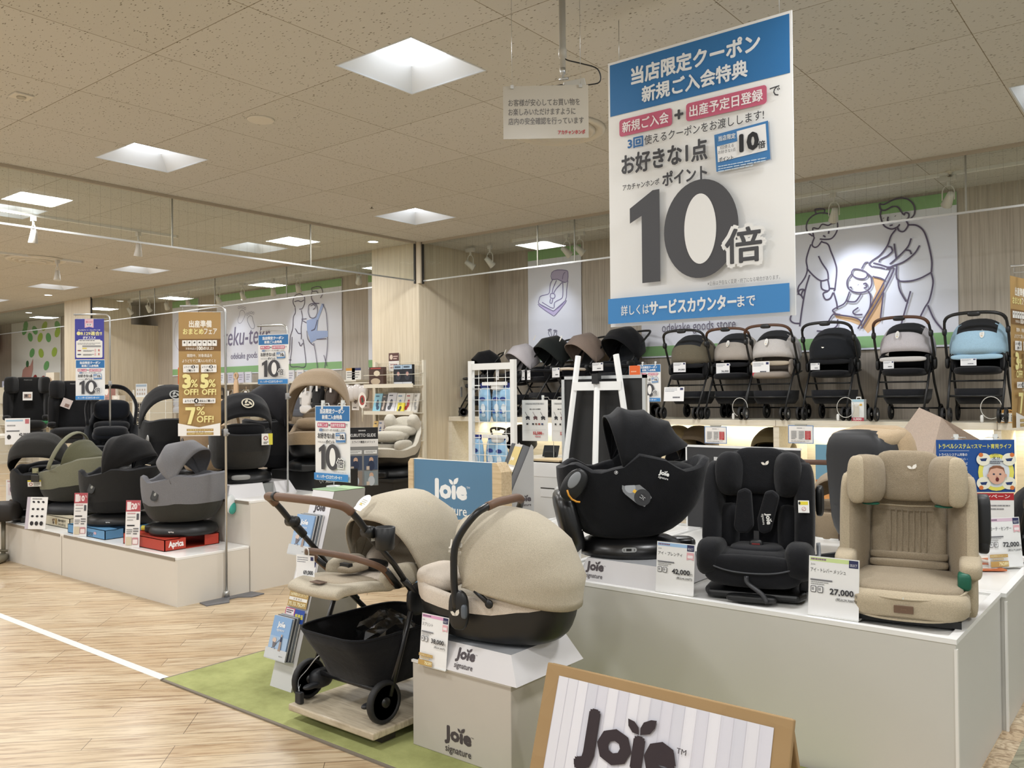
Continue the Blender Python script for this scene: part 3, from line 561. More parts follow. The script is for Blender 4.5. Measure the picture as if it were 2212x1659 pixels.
# ================================================================ SHEETS, CARDS, BANNERS
def coupon_mesh():
    p = Pg(1030, 1456, .297, .42, .0015, '#f3f3f1', .5)
    p.rect(12, 14, 1006, 284, '#2f74b0'); w = '#f1f4f6'; k = '#46464a'; pk = '#c8607c'
    p.text('当店限定クーポン', 150, 62, 720, 92, w, .035); p.text('新規ご入会特典', 215, 180, 590, 84, w, .03)
    p.rr(72, 330, 320, 92, 16, pk); p.text('新規ご入会', 92, 346, 280, 58, '#fdf3f5', .02); p.text('+', 410, 352, 46, 46, k, .03)
    p.rr(475, 330, 430, 92, 16, pk); p.text('出産予定日登録', 495, 346, 390, 58, '#fdf3f5', .02); p.text('で', 922, 350, 50, 48, k, .01)
    p.text('3回', 130, 446, 92, 54, '#2f6fb0', .035); p.text('使えるクーポンをお渡しします!', 232, 448, 660, 50, k, .006)
    p.text('お好きな1点', 92, 530, 500, 106, k, .028); p.text('ポイント', 340, 664, 250, 72, k, .03); p.text('アカチャンホンポ', 98, 690, 222, 34, k, .015)
    a = math.radians(-3); R = lambda x, y: (780 + x * math.cos(a) - y * math.sin(a), 616 + x * math.sin(a) + y * math.cos(a))
    q = lambda x0, y0, x1, y1, c: p.poly([R(x0, y0), R(x0, y1), R(x1, y1), R(x1, y0)], c)
    q(-134, -92, 146, 96, '#b9bec6'); q(-140, -98, 140, 90, '#3f7fba'); q(-128, -86, 128, 44, '#f4f4f4'); q(-128, -86, -20, -36, '#3f7fba')
    p.text('当店限定', 660, 538, 90, 26, w, .02); p.text('10', 775, 556, 90, 80, '#222226', .05); p.text('倍', 866, 604, 36, 36, '#222226', .02)
    p.text('3回使える', 668, 590, 74, 18, k); p.text('お好きな1点', 660, 612, 92, 18, k); p.text('ポイント', 664, 648, 76, 20, k, .02); p.lines(660, 690, 250, 3, 12, 5, '#c8dbea', 4)
    g = '#47474b'; p.poly([(150, 830), (290, 752), (330, 752), (330, 1236), (222, 1236), (222, 878), (150, 910)], g)
    p.oval(560, 990, 205, 250, g, 0, 48); p.oval(560, 990, 88, 178, '#f3f3f1', 0, 48)
    p.text('倍', 690, 1010, 200, 180, '#f3f3f1', .09); p.text('倍', 698, 1016, 184, 168, g, .02)
    p.text('※企画は予告なく変更・終了になる場合があります。', 600, 1262, 372, 22, '#77777a')
    p.rect(12, 1306, 1006, 136, '#3f8ccf'); p.text('詳しくは', 96, 1348, 170, 54, w, .012); p.text('サービスカウンター', 272, 1338, 480, 70, w, .035); p.text('まで', 760, 1348, 90, 54, w, .02)
    return p
CP = coupon_mesh(); CPO = CP.b.build('coupon_poster', CP.mats())
def clipm(b, x, z):
    b.box(x - .008, x + .008, -.008, .008, z - .02, z + .012); b.box(x - .012, x + .012, -.004, .004, z + .012, z + .03)
CLIPM = M('#e3e6e4', .15, 0, .6)
def coupon(loc, rz, s, label, name='coupon_poster', first=[1]):
    if first: o = CPO; first.pop()
    else: o = CPO.copy(); COL.objects.link(o)
    o.location = loc; o.rotation_euler = (0, 0, math.radians(rz)); o.scale = (s, s, s); tag(o, label, 'poster', 'blue and white ten-times coupon posters'); return o
BP = coupon((-1.987, 4.0, 1.868), 0, 1030 / 297, 'huge blue and white ten-times coupon poster hanging from the ceiling')
t = T('ceiling_hanger', 'thin wires holding the huge coupon poster', 'hanger', (-1.987, 4.01, 3.30)); b = MB()
for x in (-.45, .45): b.bar((x, 0, 0), (x, 0, .25), .002, 6)
b.build('wire', STEEL, t)
def bracket_stand(label, base, h, armv, plate=True, bars=True):
    """chrome pole with a bent arm"""
    x, y, z = base; t = T('banner_stand', label, 'banner stand', base); a = Vector((armv[0], armv[1], 0)); L_ = a.length; d = a / L_
    b = MB(); b.tube([(0, 0, .01), (0, 0, h - .06)] + [tuple(d * (.05 - .05 * math.cos(q)) + Vector((0, 0, h - .06 + .05 * math.sin(q)))) for q in (.4, .8, 1.2, 1.57)] + [tuple(d * L_ + Vector((0, 0, h - .01)))], .009, 10); b.build('pole', STEEL, t)
    b = MB(); b.tube([tuple(d * (L_ - .02) + Vector((0, 0, h - .01))), tuple(d * (L_ - .02) + Vector((0, 0, h - .055))), tuple(d * .02 + Vector((0, 0, h - .055)))], .0035, 6); b.build('wire_hanger', STEEL, t)
    b = MB(); b.lathe([(.014, h * .55), (.017, h * .55 + .005), (.017, h * .55 + .05), (.013, h * .55 + .055)], n=14); b.bar((.016, 0, h * .55 + .02), (.04, 0, h * .55 + .02), .008); b.build('height_collar', M('#9b9b9b', .4), t)
    if plate:
        b = MB(); b.prism([(-.002, -.22), (.12, -.24), (.16, -.08), (.07, -.02), (.07, .05), (.15, .12), (.13, .24), (-.002, .22)], 0, .008, 'xy'); b.build('base_plate', M('#6f6f72', .5), t)
        b = MB(); b.lathe([(.022, .008), (.022, .05), (.013, .055)], n=14); b.build('socket', STEEL, t)
    return t
bracket_stand('chrome floor stand carrying the gold banner, at the corner of the low step', (-5.685, 3.66, 0), 2.2, (-.27, -.21))
# gold banner
p = Pg(300, 900, .31, .93, .002, '#b2905a', .5)
w = '#f6f1e6'; ye = '#f3e9a0'; dk = '#7d5c33'
p.text('出産準備', 75, 62, 160, 50, w, .03); p.text('おまとめ', 32, 122, 145, 40, ye, .03); p.text('フェア', 182, 122, 92, 40, w, .02)
p.rect(0, 196, 300, 88, dk)
for k in range(7): p.rect(26 + k * 36, 206, 33, 42, '#f4f2ee'); p.oval(42 + k * 36, 222, 6, 8, '#5c5348', k * 25, 8)
p.text('対象商品は', 52, 258, 76, 18, w); p.text('100', 134, 252, 40, 26, w, .04); p.text('点以上!', 176, 254, 74, 22, w, .03)
p.text('期間中、対象商品を', 62, 306, 180, 24, w, .01); p.text('よりどりでご購入いただくと', 28, 344, 240, 24, w, .01)
for x, n, pc in ((34, '2', '3'), (162, '3', '5')):
    p.rr(x, 384, 112, 56, 5, '#f4f2ee'); p.text('よりどり', x + 8, 394, 48, 14, '#2b2622', .01); p.oval(x + 72, 400, 13, 13, '#15120f'); p.text(n, x + 67, 392, 10, 16, '#ffffff', .05); p.text('点', x + 90, 394, 14, 14, '#2b2622'); p.text('ご購入で', x + 26, 418, 60, 15, '#2b2622', .02)
    p.text(pc, x + 2, 458, 48, 92, ye, .06); p.text('%', x + 56, 492, 48, 54, ye, .02); p.text('OFF!', x + 8, 562, 100, 40, ye, .03)
p.rect(152, 384, 2, 210, '#8d6c3f'); p.rr(34, 628, 232, 36, 5, '#f4f2ee'); p.text('よりどり', 48, 638, 62, 17, '#2b2622', .02); p.oval(130, 646, 17, 17, '#15120f'); p.text('4', 123, 636, 13, 20, '#ffffff', .05); p.text('点以上ご購入で', 152, 638, 104, 17, '#2b2622', .02)
p.text('税抜価格より', 118, 670, 70, 12, w)
p.poly([(52, 692), (122, 692), (122, 712), (92, 815), (66, 815), (94, 714), (52, 714)], ye); p.text('%', 132, 690, 58, 58, ye, .01); p.text('OFF!', 134, 756, 118, 46, ye, .02)
p.poly([(0, 808), (0, 900), (300, 900), (300, 808), (150, 838)], '#f2f0ec'); p.rect(62, 848, 190, 18, '#b2905a'); p.rect(62, 874, 190, 20, '#b2905a'); p.text('出産準備おまとめフェア', 70, 851, 174, 12, ye); p.text('対 象 商 品', 120, 867, 70, 7, '#7a6a55'); p.text('3%OFF! 5%OFF! 7%OFF!', 70, 877, 170, 13, ye)
p.obj('gold_banner', 'gold cloth banner offering 3, 5 and 7 percent off, on the chrome stand', 'banner', (-5.83, 3.535, 1.215), 42); GB = bpy.data.objects['gold_banner']
o = GB.copy(); COL.objects.link(o); o.location = (-.925, 6.72, 1.25); o.rotation_euler = (0, 0, math.radians(80)); o.scale = (1.1, 1.1, 1.1); tag(o, 'gold banner cut off by the right edge of the photo', 'banner')
bracket_stand('chrome stand at the right edge, behind the platform', (-.69, 6.72, 0), 2.36, (-.28, -.04), False)
for o_, l_ in ((GB, None), (o, None)): pass
# blue R129 poster and coupons on poles
p = Pg(297, 420, .297, .42, .0015, '#4446a0', .5)
p.poly([(100, 0), (100, 92), (145, 82), (190, 92), (190, 0)], '#eac3cd'); p.oval(122, 30, 9, 9, '#c24a66'); p.oval(122, 30, 4, 4, '#eac3cd'); p.text('安全基準', 136, 24, 46, 12, '#c24a66'); p.rr(114, 48, 62, 26, 10, '#f4f0f2'); p.text('R129', 124, 52, 42, 17, '#4c4c55', .02)
p.text('チャイルドシート・ジュニアシートは', 36, 108, 222, 16, '#f3f3f7', .02); p.oval(40, 150, 20, 20, '#efe9a4'); p.text('R129適合!!', 64, 130, 212, 42, '#efe9a4', .03); p.text('がオススメ', 84, 180, 128, 28, '#f6f6fa', .03)
p.rr(14, 226, 268, 178, 12, '#f3f1ea'); p.rr(36, 214, 226, 24, 8, '#f3f1ea'); p.lines(48, 222, 200, 1, 10, 8, '#6a6a72', 2); p.lines(30, 250, 236, 2, 12, 5, '#8d8d92', 3); p.rect(78, 276, 190, 18, '#9b9b9b'); p.rect(78, 300, 46, 14, '#e8d66a')
for y, c in ((326, '#8a2f3d'), (366, '#3a3f6f')): p.oval(48, y + 4, 20, 6, c, 0, 14); p.lines(88, y, 110, 2, 9, 5, '#88868a', y); p.rect(204, y - 14, 12, 30, '#e5b9bb'); p.rect(240, y - 10, 14, 22, '#c47a74')
p.obj('blue_poster', 'deep blue R129 safety poster on a chrome stand at the far left', 'poster', (-8.992, 4.19, 1.912), 42)
coupon((-8.987, 4.195, 1.487), 42, 1, 'coupon poster hung under the deep blue R129 poster')
bracket_stand('chrome stand of the deep blue R129 poster', (-8.84, 4.33, .70), 1.69, (-.28, -.24), False)
coupon((-6.03, 4.335, 1.607), 20, 1, 'coupon poster on the chrome pole in front of the footprints mural')
bracket_stand('chrome pole among the left car seats, carrying a coupon poster', (-5.93, 4.40, .70), 1.415, (-.27, -.1), False)
coupon((-3.747, 3.08, 1.03), 0, 1, 'coupon poster clipped on the stand above the leaning info totem')
coupon((-4.94, 8.72, 1.408), 0, 1.03, 'small coupon poster standing on the pushchair shelf right of the easel')
coupon((-1.52, 5.20, .772), 0, 1, 'coupon poster half hidden behind the cream seat with a black shell')
def clip_stand(label, x, y, z, h, w=.14, rz=0):
    t = T('poster_clip_stand', label, 'clip stand', (x, y, z), rz); b = MB(); b.bar((0, .004, 0), (0, .004, h - .01), .0025, 6); b.tube([(-w / 2 - .02, .004, h + .012), (-w / 4, .004, h + .012), (-w / 5, .004, h - .01), (w / 5, .004, h - .01), (w / 4, .004, h + .012), (w / 2 + .02, .004, h + .012)], .0025, 6); b.build('wire', STEEL, t)
    for s in (-1, 1): b = MB(); clipm(b, s * w / 2, h); b.build('clip', CLIPM, t)
    b = MB(); b.lathe([(.04, 0), (.038, .006), (.004, .008)], n=20); b.build('foot', CLIPM, t)
clip_stand('wire clip stand holding the coupon above the leaning info totem', -3.747, 3.085, 1.0, .45, .17)
clip_stand('wire clip stand of the small coupon on the shelf', -4.94, 8.725, 1.215, .63, .17)
clip_stand('wire clip stand of the half hidden coupon', -1.52, 5.205, .60, .59, .17)
# acrylic notice and camera
p = Pg(420, 262, .42, .262, .004, '#bdb6a8', .25)
k = '#6a6560'
for i, s in enumerate(('お客様が安心してお買い物を', 'お楽しみいただけますように', '店内の安全確認を行っています')): p.text(s, 26, 66 + i * 46, (352, 330, 370)[i], 34, k, .012)
p.text('アカチャンホンポ', 270, 222, 132, 22, '#b23a3f', .035)
NZ = Vector((-2.475, 3.378, 2.762)); NR = 38.7 - 2
p.obj('hanging_notice', 'pale translucent safety notice hanging on wires left of the huge poster', 'sign', tuple(NZ), NR)
t = T('notice_wires', 'two thin wires holding the safety notice', 'hanger', tuple(NZ + Vector((0, 0, .26))), NR); b = MB()
for x in (-.165, .172): b.bar((x, .002, 0), (x, .002, .527), .0012, 6); b.box(x - .008, x + .008, -.006, .008, -.012, .006)
b.build('wire', STEEL, t)
cp = Vector((-2.47, 3.52, HC)); t = T('security_camera', 'box security camera on a pole from the ceiling', 'camera', tuple(cp)); GR = M('#b9b4a8', .4); BK = M('#1b1a19', .45)
b = MB(); b.lathe([(.017, 0), (.017, -.30), (.021, -.302), (.021, -.345), (.0145, -.347), (.0145, -.40)], n=14); b.build('pole', GR, t)
b = MB(); b.lathe([(.015, -.40), (.013, -.43), (.006, -.432), (.006, -.455)], n=12); b.bar((-.02, 0, -.452), (.03, 0, -.458), .008, 6); b.build('ball_mount', STEEL, t)
dv = Vector((-.72, -.66, -.22)).normalized(); X3 = dv.to_track_quat('Y', 'Z').to_matrix().to_4x4(); b = MB(); b.X = Matrix.Translation((.035, .045, -.49)) @ X3
b.box(-.026, .026, -.06, .05, -.024, .028); b.build('housing', GR, t, bev=.005)
b = MB(); b.X = Matrix.Translation((.035, .045, -.49)) @ X3 @ rot('X', -90); b.lathe([(.02, .05), (.026, .06), (.026, .1), (.03, .105), (.03, .135), (.022, .136), (.018, .12)], n=18); b.build('lens', BK, t)
b = MB(); b.tube(sp([(.07, .1, -.475), (.13, .14, -.46), (.13, .12, -.40), (.07, .06, -.375), (.02, .01, -.36), (.005, 0, -.34)], 5), .0035, 6); b.build('cable', BK, t)
# price cards
def card(name, label, x, y, z, rz, W_, H_, strip, title, price, tax, sale=False, extra=True, rx=-6):
    p = Pg(100, 100 * H_ / W_, W_, H_, .002, '#f4f4f3', .35); h = 100 * H_ / W_
    p.rect(2, 2, 96, 8, strip); p.lines(4, 4, 44, 1, 5, 3.5, '#8a6f86', 1); p.rect(80, 2, 18, 15, '#2c2f58'); p.text('SELECT', 82, 9, 14, 5, '#e9e9ee')
    p.text('Joie', 4, 14, 9, 5, '#8a8a8a'); p.text(title, 4, 23, min(70, 8 * len(title)), 9, '#3f3f42')
    if extra: p.poly([(80, 20), (80, 38), (89, 35), (98, 38), (98, 20)], '#eab3bb'); p.rr(82, 26, 14, 7, 2, '#f7eef0')
    p.rect(4, 46, 44, 3, '#77777c'); p.lines(5, 51, 36, 2, 4, 1.8, '#aaaaaa', 3)
    for q in range(2): p.rr(5 + q * 14, 60, 11, 13, 2, '#55555a'); p.rr(6.2 + q * 14, 61.2, 8.6, 10.6, 1.5, '#f4f4f3'); p.rect(7 + q * 14, 63, 5, 6, '#a5a5a8')
    p.text(price, 44, 62, 46, 13, '#3c3c40', .035); p.text('円', 91, 69, 6, 6, '#3c3c40'); p.text('(税込' + tax + '円)', 56, 79, 41, 7, '#3c3c40', .01)
    if sale: p.rect(2, h - 34, 52, 8, '#c3a05c'); p.text('出産準備おまとめフェア', 4, h - 32.5, 48, 5, '#f7edc4'); p.lines(8, h - 24, 40, 1, 4, 4, '#c9b68e', 6); p.rect(2, h - 17, 52, 14, '#c3a05c'); p.text('7%OFF!', 26, h - 14, 26, 8, '#fbf2c4', .03)
    t = T(name, label, 'price card', (x, y, z), rz); p.obj('printed_card', par=t, tilt=rx)
    b = MB(); b.box(-W_ / 2, W_ / 2, -.004, .05, 0, .003); b.build('acrylic_foot', M('#d8d8d2', .2), t)
    return t
card('price_card', 'price card reading 38,000 with a gold sale corner, on the grey box', -2.50, 2.575, .365, 0, .155, .215, '#e5a9cf', 'スプリント', '38,000', '41,800', True)
card('price_card', 'price card reading 74,000 partly hidden by the beige infant seat hood', -2.445, 3.445, .607, 0, .20, .235, '#e3a8cc', 'アイ・ハーバー', '74,000', '81,400', True)
card('price_card', 'price card reading 42,000 left of the black upright seat', -1.825, 3.425, .607, 2, .185, .225, '#a5c9ee', 'アイ・プレンティ', '42,000', '46,200')
card('price_card', 'price card reading 27,000 in front of the beige booster seat', -1.13, 3.43, .607, 2, .195, .235, '#d3e6a0', 'アイ・トレバー メッシュ', '27,000', '29,700', False, False)
card('price_card', 'clear-stand price card reading 72,000 near the right edge', -.755, 4.93, .607, 50, .20, .25, '#e0c4d6', 'リローテ・センサー', '72,000', '79,200', True)
# ================================================================ SEAT AND PUSHCHAIR BUILDERS
BLK = fab('#101115'); BLK2 = fab('#17181c'); PLB = M('#191a1b', .42); PLB2 = M('#26272a', .5); SATIN = M('#141415', .32, 0, .6)
BEI = mel('#bfb5a1'); BEI2 = mel('#a99c87'); SAND = fab('#b9ab92'); LINING = fab('#8c7f6c'); CRM = fab('#d6cabb'); LEATH = M('#6d5240', .5)
TYRE = M('#1c1c1d', .6); CHR = M('#b9bbbd', .25, .9)
def hood(mb, piv, hoops, nphi=20, nsub=4, sag=.03, a0=0.0):
    """fabric hood over hoops (tilt from vertical towards +y, height, half width, squareness) turning about a side pivot"""
    K_ = []
    for i in range(len(hoops) - 1):
        a, b = hoops[i], hoops[i + 1]
        for k in range(nsub):
            t = k / nsub; f = 1 - sag * math.sin(PI * t); K_.append([a[j] + (b[j] - a[j]) * t for j in range(4)] + [f])
    K_.append(list(hoops[-1]) + [1]); rows = []
    for th, L_, w, e, f in K_:
        s, c = math.sin(math.radians(th)), math.cos(math.radians(th)); r = []
        for k in range(nphi + 1):
            ph = a0 + (PI - 2 * a0) * k / nphi; x = w * se(math.cos(ph), e) ; y = L_ * f * se(math.sin(ph), e)
            r.append((piv[0] + x, piv[1] + y * s, piv[2] + y * c))
        rows.append(r)
    mb.grid(rows, False, False)
    return rows
def hoop_tubes(rows, idx, r, name, mat, par):
    for i in idx: b = MB(); b.tube(rows[i], r, 6); b.build(name, mat, par)
def prof(pts):
    def f(y):
        if y <= pts[0][0]: return pts[0][1]
        for (a, za), (b, zb) in zip(pts, pts[1:]):
            if y <= b: t = (y - a) / (b - a); t = t * t * (3 - 2 * t); return za + (zb - za) * t
        return pts[-1][1]
    return f
def bucket(par, a, b, yc, side, bot, rb, e=.75, th=.035, cav=.16, outer=BLK, inner=BLK2, lower=None, split=.55, ex=.8, n=44):
    """padded tub: rim half length a, half width b, side = rim heights along y, bot = (y, z) of the underside, rb its radius"""
    f = prof(side); ring = [(b * se(math.sin(2 * PI * k / n), ex), yc + a * se(math.cos(2 * PI * k / n), ex)) for k in range(n)]
    rim = [(x, y, f(y)) for x, y in ring]
    def row(al, s0=0):
        r = []
        for (x, y, z) in rim:
            dx, dy = x, y - bot[0]; l = math.hypot(dx / b, dy / a) or 1; tx, ty = dx / l / b * rb, dy / l / a * rb + bot[0]
            c = math.cos(al) ** e; r.append((tx + (x - tx) * c, ty + (y - ty) * c, z - (z - bot[1]) * math.sin(al)))
        return r
    A = [k * PI / 2 / 10 for k in range(11)]; ks = int(10 * split)
    o = MB(); o.grid([row(x) for x in A[:ks + 1]], False, True); o.build('outer_cover', outer, par)
    o = MB(); R_ = [row(x) for x in A[ks:]]; o.grid(R_, False, True); o.add(R_[-1], [tuple(range(n))]); o.build('lower_shell', lower or outer, par)
    i = MB(); k1, k2 = 1 - th * .5 / b, 1 - th / b; q1, q2 = 1 - th * .5 / a, 1 - th / a
    sc = lambda kx, ky, dz: [(x * kx, yc + (y - yc) * ky, z + dz) for x, y, z in rim]
    deep = lambda kx, ky, g: [(x * kx, yc + (y - yc) * ky, z - min(cav, max(.02, z - bot[1] - .03)) * g) for x, y, z in rim]
    rows = [sc(1.0, 1.0, 0), sc(k1, q1, .012), sc(k2, q2, .002), deep(k2 * .96, q2 * .96, .5), deep(k2 * .85, q2 * .86, .9), deep(k2 * .5, q2 * .55, 1.0)]
    i.grid(rows, False, True); i.add(rows[-1], [tuple(range(n))]); i.build('padded_liner', inner, par)
    return f
def swivel_base(par, r, h, mat=PLB, sx=1.0, foot=True, badge=None):
    b = MB(); b.X = Matrix.Diagonal((1, sx, 1, 1)); b.lathe([(r * 1.05, 0), (r * 1.08, h * .25), (r * 1.02, h * .7), (r * .85, h * .92), (r * .62, h), (r * .6, h + .03)], n=36); b.build('swivel_base', mat, par)
    if foot: b = MB(); b.ell((0, -r * 1.25, h * .75), (.16, .06, h * .75), .5); b.build('rebound_stop', mat, par)
def wheel(name, par, c, r, w, spokes=10, hub=PLB2, rimc=None, n=26):
    """axle along x"""
    b = MB(); b.X = Matrix.Translation(c) @ rot('Y', 90); b.lathe([(r * .80, -w / 2), (r * .95, -w / 2), (r, -w * .25), (r, w * .25), (r * .95, w / 2), (r * .80, w / 2), (r * .80, -w / 2)], n=n); o = b.build(name, TYRE, par)
    b = MB(); b.X = Matrix.Translation(c) @ rot('Y', 90); b.lathe([(r * .22, -w * .55), (r * .24, w * .55), (.001, w * .55)], n=14)
    b.lathe([(r * .82, -w * .3), (r * .72, -w * .3), (r * .72, w * .3), (r * .82, w * .3)], n=n)
    for k in range(spokes):
        q = 2 * PI * k / spokes; b.bar((r * .2 * math.cos(q), r * .2 * math.sin(q), 0), (r * .76 * math.cos(q), r * .76 * math.sin(q), 0), w * .22, 5)
    b.build('wheel_hub', rimc or hub, o)
    return o
def hangtag(par, c, w, h, rz, name='hang_tag', price=None, tilt=0, band=None, paper='#f3f4f5'):
    p = Pg(100, 100 * h / w, w, h, .0012, paper, .4); H_ = 100 * h / w
    if band: p.rect(0, H_ * .78, 100, H_ * .22, band); p.text('展示品限り', 20, H_ * .82, 60, H_ * .12, '#f7e9e9', .02)
    p.lines(6, H_ * .1, 60, 3, H_ * .09, H_ * .035, '#8b9099', 3)
    if price: p.text(price, 40, H_ * .66, 52, H_ * .2, '#3f4148', .03)
    else: p.lines(45, H_ * .68, 45, 1, 4, H_ * .1, '#4a4c55', 5)
    p.rect(80, H_ * .06, 15, H_ * .16, '#2d3260')
    return p.obj(name, loc=c, rz=rz, par=par, tilt=tilt)
def leaf_mark(par, c, s, X, mat=M('#ded8cc', .4), name='leaf_badge'):
    b = MB(); b.X = Matrix.Translation(c) @ X
    b.add([(s * x, 0, s * z) for x, z in ((0, -.5), (-.6, -.45), (-1, 0), (-1.05, .3), (-.5, .35), (-.1, 0))], [(5, 4, 3, 2, 1, 0)])
    b.add([(s * x, 0, s * z) for x, z in ((.1, -.5), (0, 0), (.3, .55), (.9, .85), (1.0, .2), (.7, -.3))], [(0, 5, 4, 3, 2, 1)]); return b.build(name, mat, par)
def logo_on(par, c, w, rz, X=None, col='#d9d9d6'):
    p = Pg(60, 54, w, w * .9, 0, edge=False); logo(p, 1, 1, 58, 52, col, False); o = p.obj('printed_logo', par=par)
    o.matrix_local = Matrix.Translation(c) @ (X or Matrix.Identity(4)) @ Matrix.Translation((0, 0, -w * .45)); return o
# ---------------------------------------------------------------- beige pushchair in front
t = T('pushchair', 'beige melange pushchair with brown leather handle on the oak board', 'pushchair', (-3.02, 2.545, .083))
def leg(n, pts, r, mat=SATIN, fl=1.0): b = MB(); b.tube(pts, r, 10, False, fl); return b.build(n, mat, t)
for s in (-1, 1):
    leg('push_arm', [(s * .262, -.10, .848), (s * .262, .06, .68), (s * .262, .20, .50)], .0125)
    b = MB(); b.tube([(s * .262, -.09, .84), (s * .262, -.02, .768)], .019, 12); b.bar((s * .235, -.085, .84), (s * .289, -.085, .84), .026, 14); b.build('handle_joint', PLB, t)
    leg('front_leg', [(s * .262, .20, .50), (s * .25, .58, .13)], .013); leg('rear_leg', [(s * .262, .19, .52), (s * .262, .03, .11)], .0125)
    b = MB(); b.ell((s * .262, .215, .50), (.022, .075, .075), .8); b.bar((s * .262, .12, .60), (s * .262, .30, .41), .022, 10, .6); b.build('frame_hinge', PLB, t)
    wheel('rear_wheel', t, (s * .258, 0, .092), .092, .03, 12, SATIN); b = MB(); b.ell((s * .225, .045, .09), (.035, .06, .045), .7); b.ell((s * .2, -.03, .075), (.02, .045, .012), .8); b.build('brake_pedal', PLB2, t)
    for d in (-.022, .022): wheel('front_wheel', t, (s * .235 + d, .6, .07), .07, .022, 6, SATIN)
HP = sp([(-.262, -.10, .848), (-.262, -.15, .905), (-.255, -.205, .955), (-.215, -.25, .975), (-.1, -.27, .982), (.1, -.27, .982), (.215, -.25, .975), (.255, -.205, .955), (.262, -.15, .905), (.262, -.10, .848)], 6)
b = MB(); b.tube(HP, .0145, 12); b.build('handlebar', PLB, t)
b = MB(); b.tube(HP[9:46], .0185, 14); b.build('leather_grip', LEATH, t); b = MB(); b.tube(HP[22:24], .021, 14); b.build('grip_collar', PLB, t)
p = Pg(10, 24, .018, .05, .0, edge=False); p.rect(0, 0, 10, 8, '#e3cf3a'); p.rect(0, 8, 10, 16, '#d9d9d2'); o = p.obj('warning_sticker', par=t, label='small yellow and white sticker'); o.matrix_local = Matrix.Translation((.2775, -.075, .80)) @ rot('Z', 75) @ rot('X', 0)
b = MB(); b.tube([(-.262, .03, .12), (.262, .03, .12)], .012, 8); b.build('rear_axle', SATIN, t)
b = MB(); b.tube(sp([(-.22, .10, .585), (-.235, .02, .66), (-.2, -.05, .70), (-.1, -.075, .715), (.1, -.075, .715), (.2, -.05, .70), (.235, .02, .66), (.22, .10, .585)], 5), .0145, 12); b.build('bumper_bar', LEATH, t)
for s in (-1, 1): b = MB(); b.bar((s * .238, .03, .655), (s * .22, .125, .565), .021, 10, .7); b.build('bumper_joint', PLB, t)
# seat: foot board towards the handle, reclined back
def slab(name, rows, th, mat, par, sub=1):
    b = MB(); b.grid(rows); o = b.build(name, mat, par, solid=th, sub=sub); return o
yz = [(-.20, .565), (-.17, .595), (-.05, .60), (.08, .585), (.14, .57)]
b = MB(); b.grid([[(x * (1.0 if y > -.1 else .86), y, z + (.006 if abs(x) > .15 else 0)) for x in (-.2, -.17, -.1, 0, .1, .17, .2)] for y, z in yz]); b.build('foot_pad', BEI, t, solid=.045, sub=2)
b = MB(); b.grid([[(x, y, z + .008) for x in (-.13, 0, .13)] for y, z in [(-.12, .60), (0, .60), (.12, .585), (.25, .575)]]); b.build('seat_cushion', BEI2, t, solid=.03, sub=2)
b = MB(); b.ell((0, .22, .575), (.16, .16, .035), .6); b.build('seat_pad', CRM, t)
b = MB(); b.grid([[(x, y, z + .9 * x * x) for x in (-.2, -.12, 0, .12, .2)] for y, z in [(.30, .56), (.42, .62), (.55, .70), (.66, .79)]]); b.build('backrest', BEI2, t, solid=.03, sub=2)
b = MB(); b.ell((0, .52, .715), (.13, .03, .07), .7, rot('X', 50)); b.build('head_cushion', CRM, t)
for s in (-1, 1):
    b = MB(); b.ell((s * .185, .17, .60), (.03, .12, .055), .7); b.build('side_bolster', BEI, t)
    b = MB(); b.ell((s * .17, .42, .645), (.035, .14, .06), .7, rot('X', 25)); b.build('inner_wing', CRM, t)
b = MB(); b.ell((0, .06, .632), (.045, .085, .018), .7); b.build('crotch_pad', BEI2, t); b = MB(); b.box(-.03, .03, .0, .025, .63, .66); b.ell((.02, .16, .635), (.07, .05, .02), .6); b.build('harness', PLB, t)
b = MB(); b.box(-.035, .035, -.165, -.125, .601, .6045); b.build('leather_patch', M('#6b5648', .6), t)
b = MB(); HR = hood(b, (0, .29, .545), [(-27, .335, .235, .72), (-3, .395, .25, .72), (22, .44, .255, .74), (46, .455, .25, .76), (70, .44, .235, .8), (88, .37, .215, .85)], 24, 4, .02); b.build('canopy', BEI, t, solid=.006)
hoop_tubes(HR, (0, 4, 8, 12), .0045, 'canopy_seam', BEI2, t)
b = MB(); b.grid([[(p_[0] * .9, p_[1], p_[2] - .02) for p_ in HR[i][3:22]] for i in (1, 4, 8, 12)]); b.build('canopy_lining', LINING, t)
o = logo_on(t, (.165, .36, .90), .05, 0, rot('Z', 70) @ rot('X', -35), '#c6b99f')
p = Pg(30, 60, .05, .10, .001); p.n = 1; p = Pg(30, 60, .055, .11, .0, edge=False); p.oval(15, 30, 14, 29, '#f1f0ec'); p.lines(8, 20, 14, 4, 6, 2, '#b9b4a6', 9); p.rr(4, 46, 22, 12, 3, '#f4f4f2'); p.rect(10, 34, 5, 5, '#e6cf6a'); o = p.obj('paper_hang_tag', par=t); o.matrix_local = Matrix.Translation((-.035, .105, .885)) @ rot('Z', 38) @ rot('X', -48) @ rot('Y', 28)
hangtag(t, (-.16, -.092, .59), .105, .105, 12, 'price_tag', '69,000'); b = MB(); b.tube([(-.16 + .018 * math.cos(q), -.085, .705 + .022 * math.sin(q)) for q in [PI * k / 6 for k in range(12)]], .003, 5, True); b.build('tag_loop', M('#f2f2f0', .4), t)
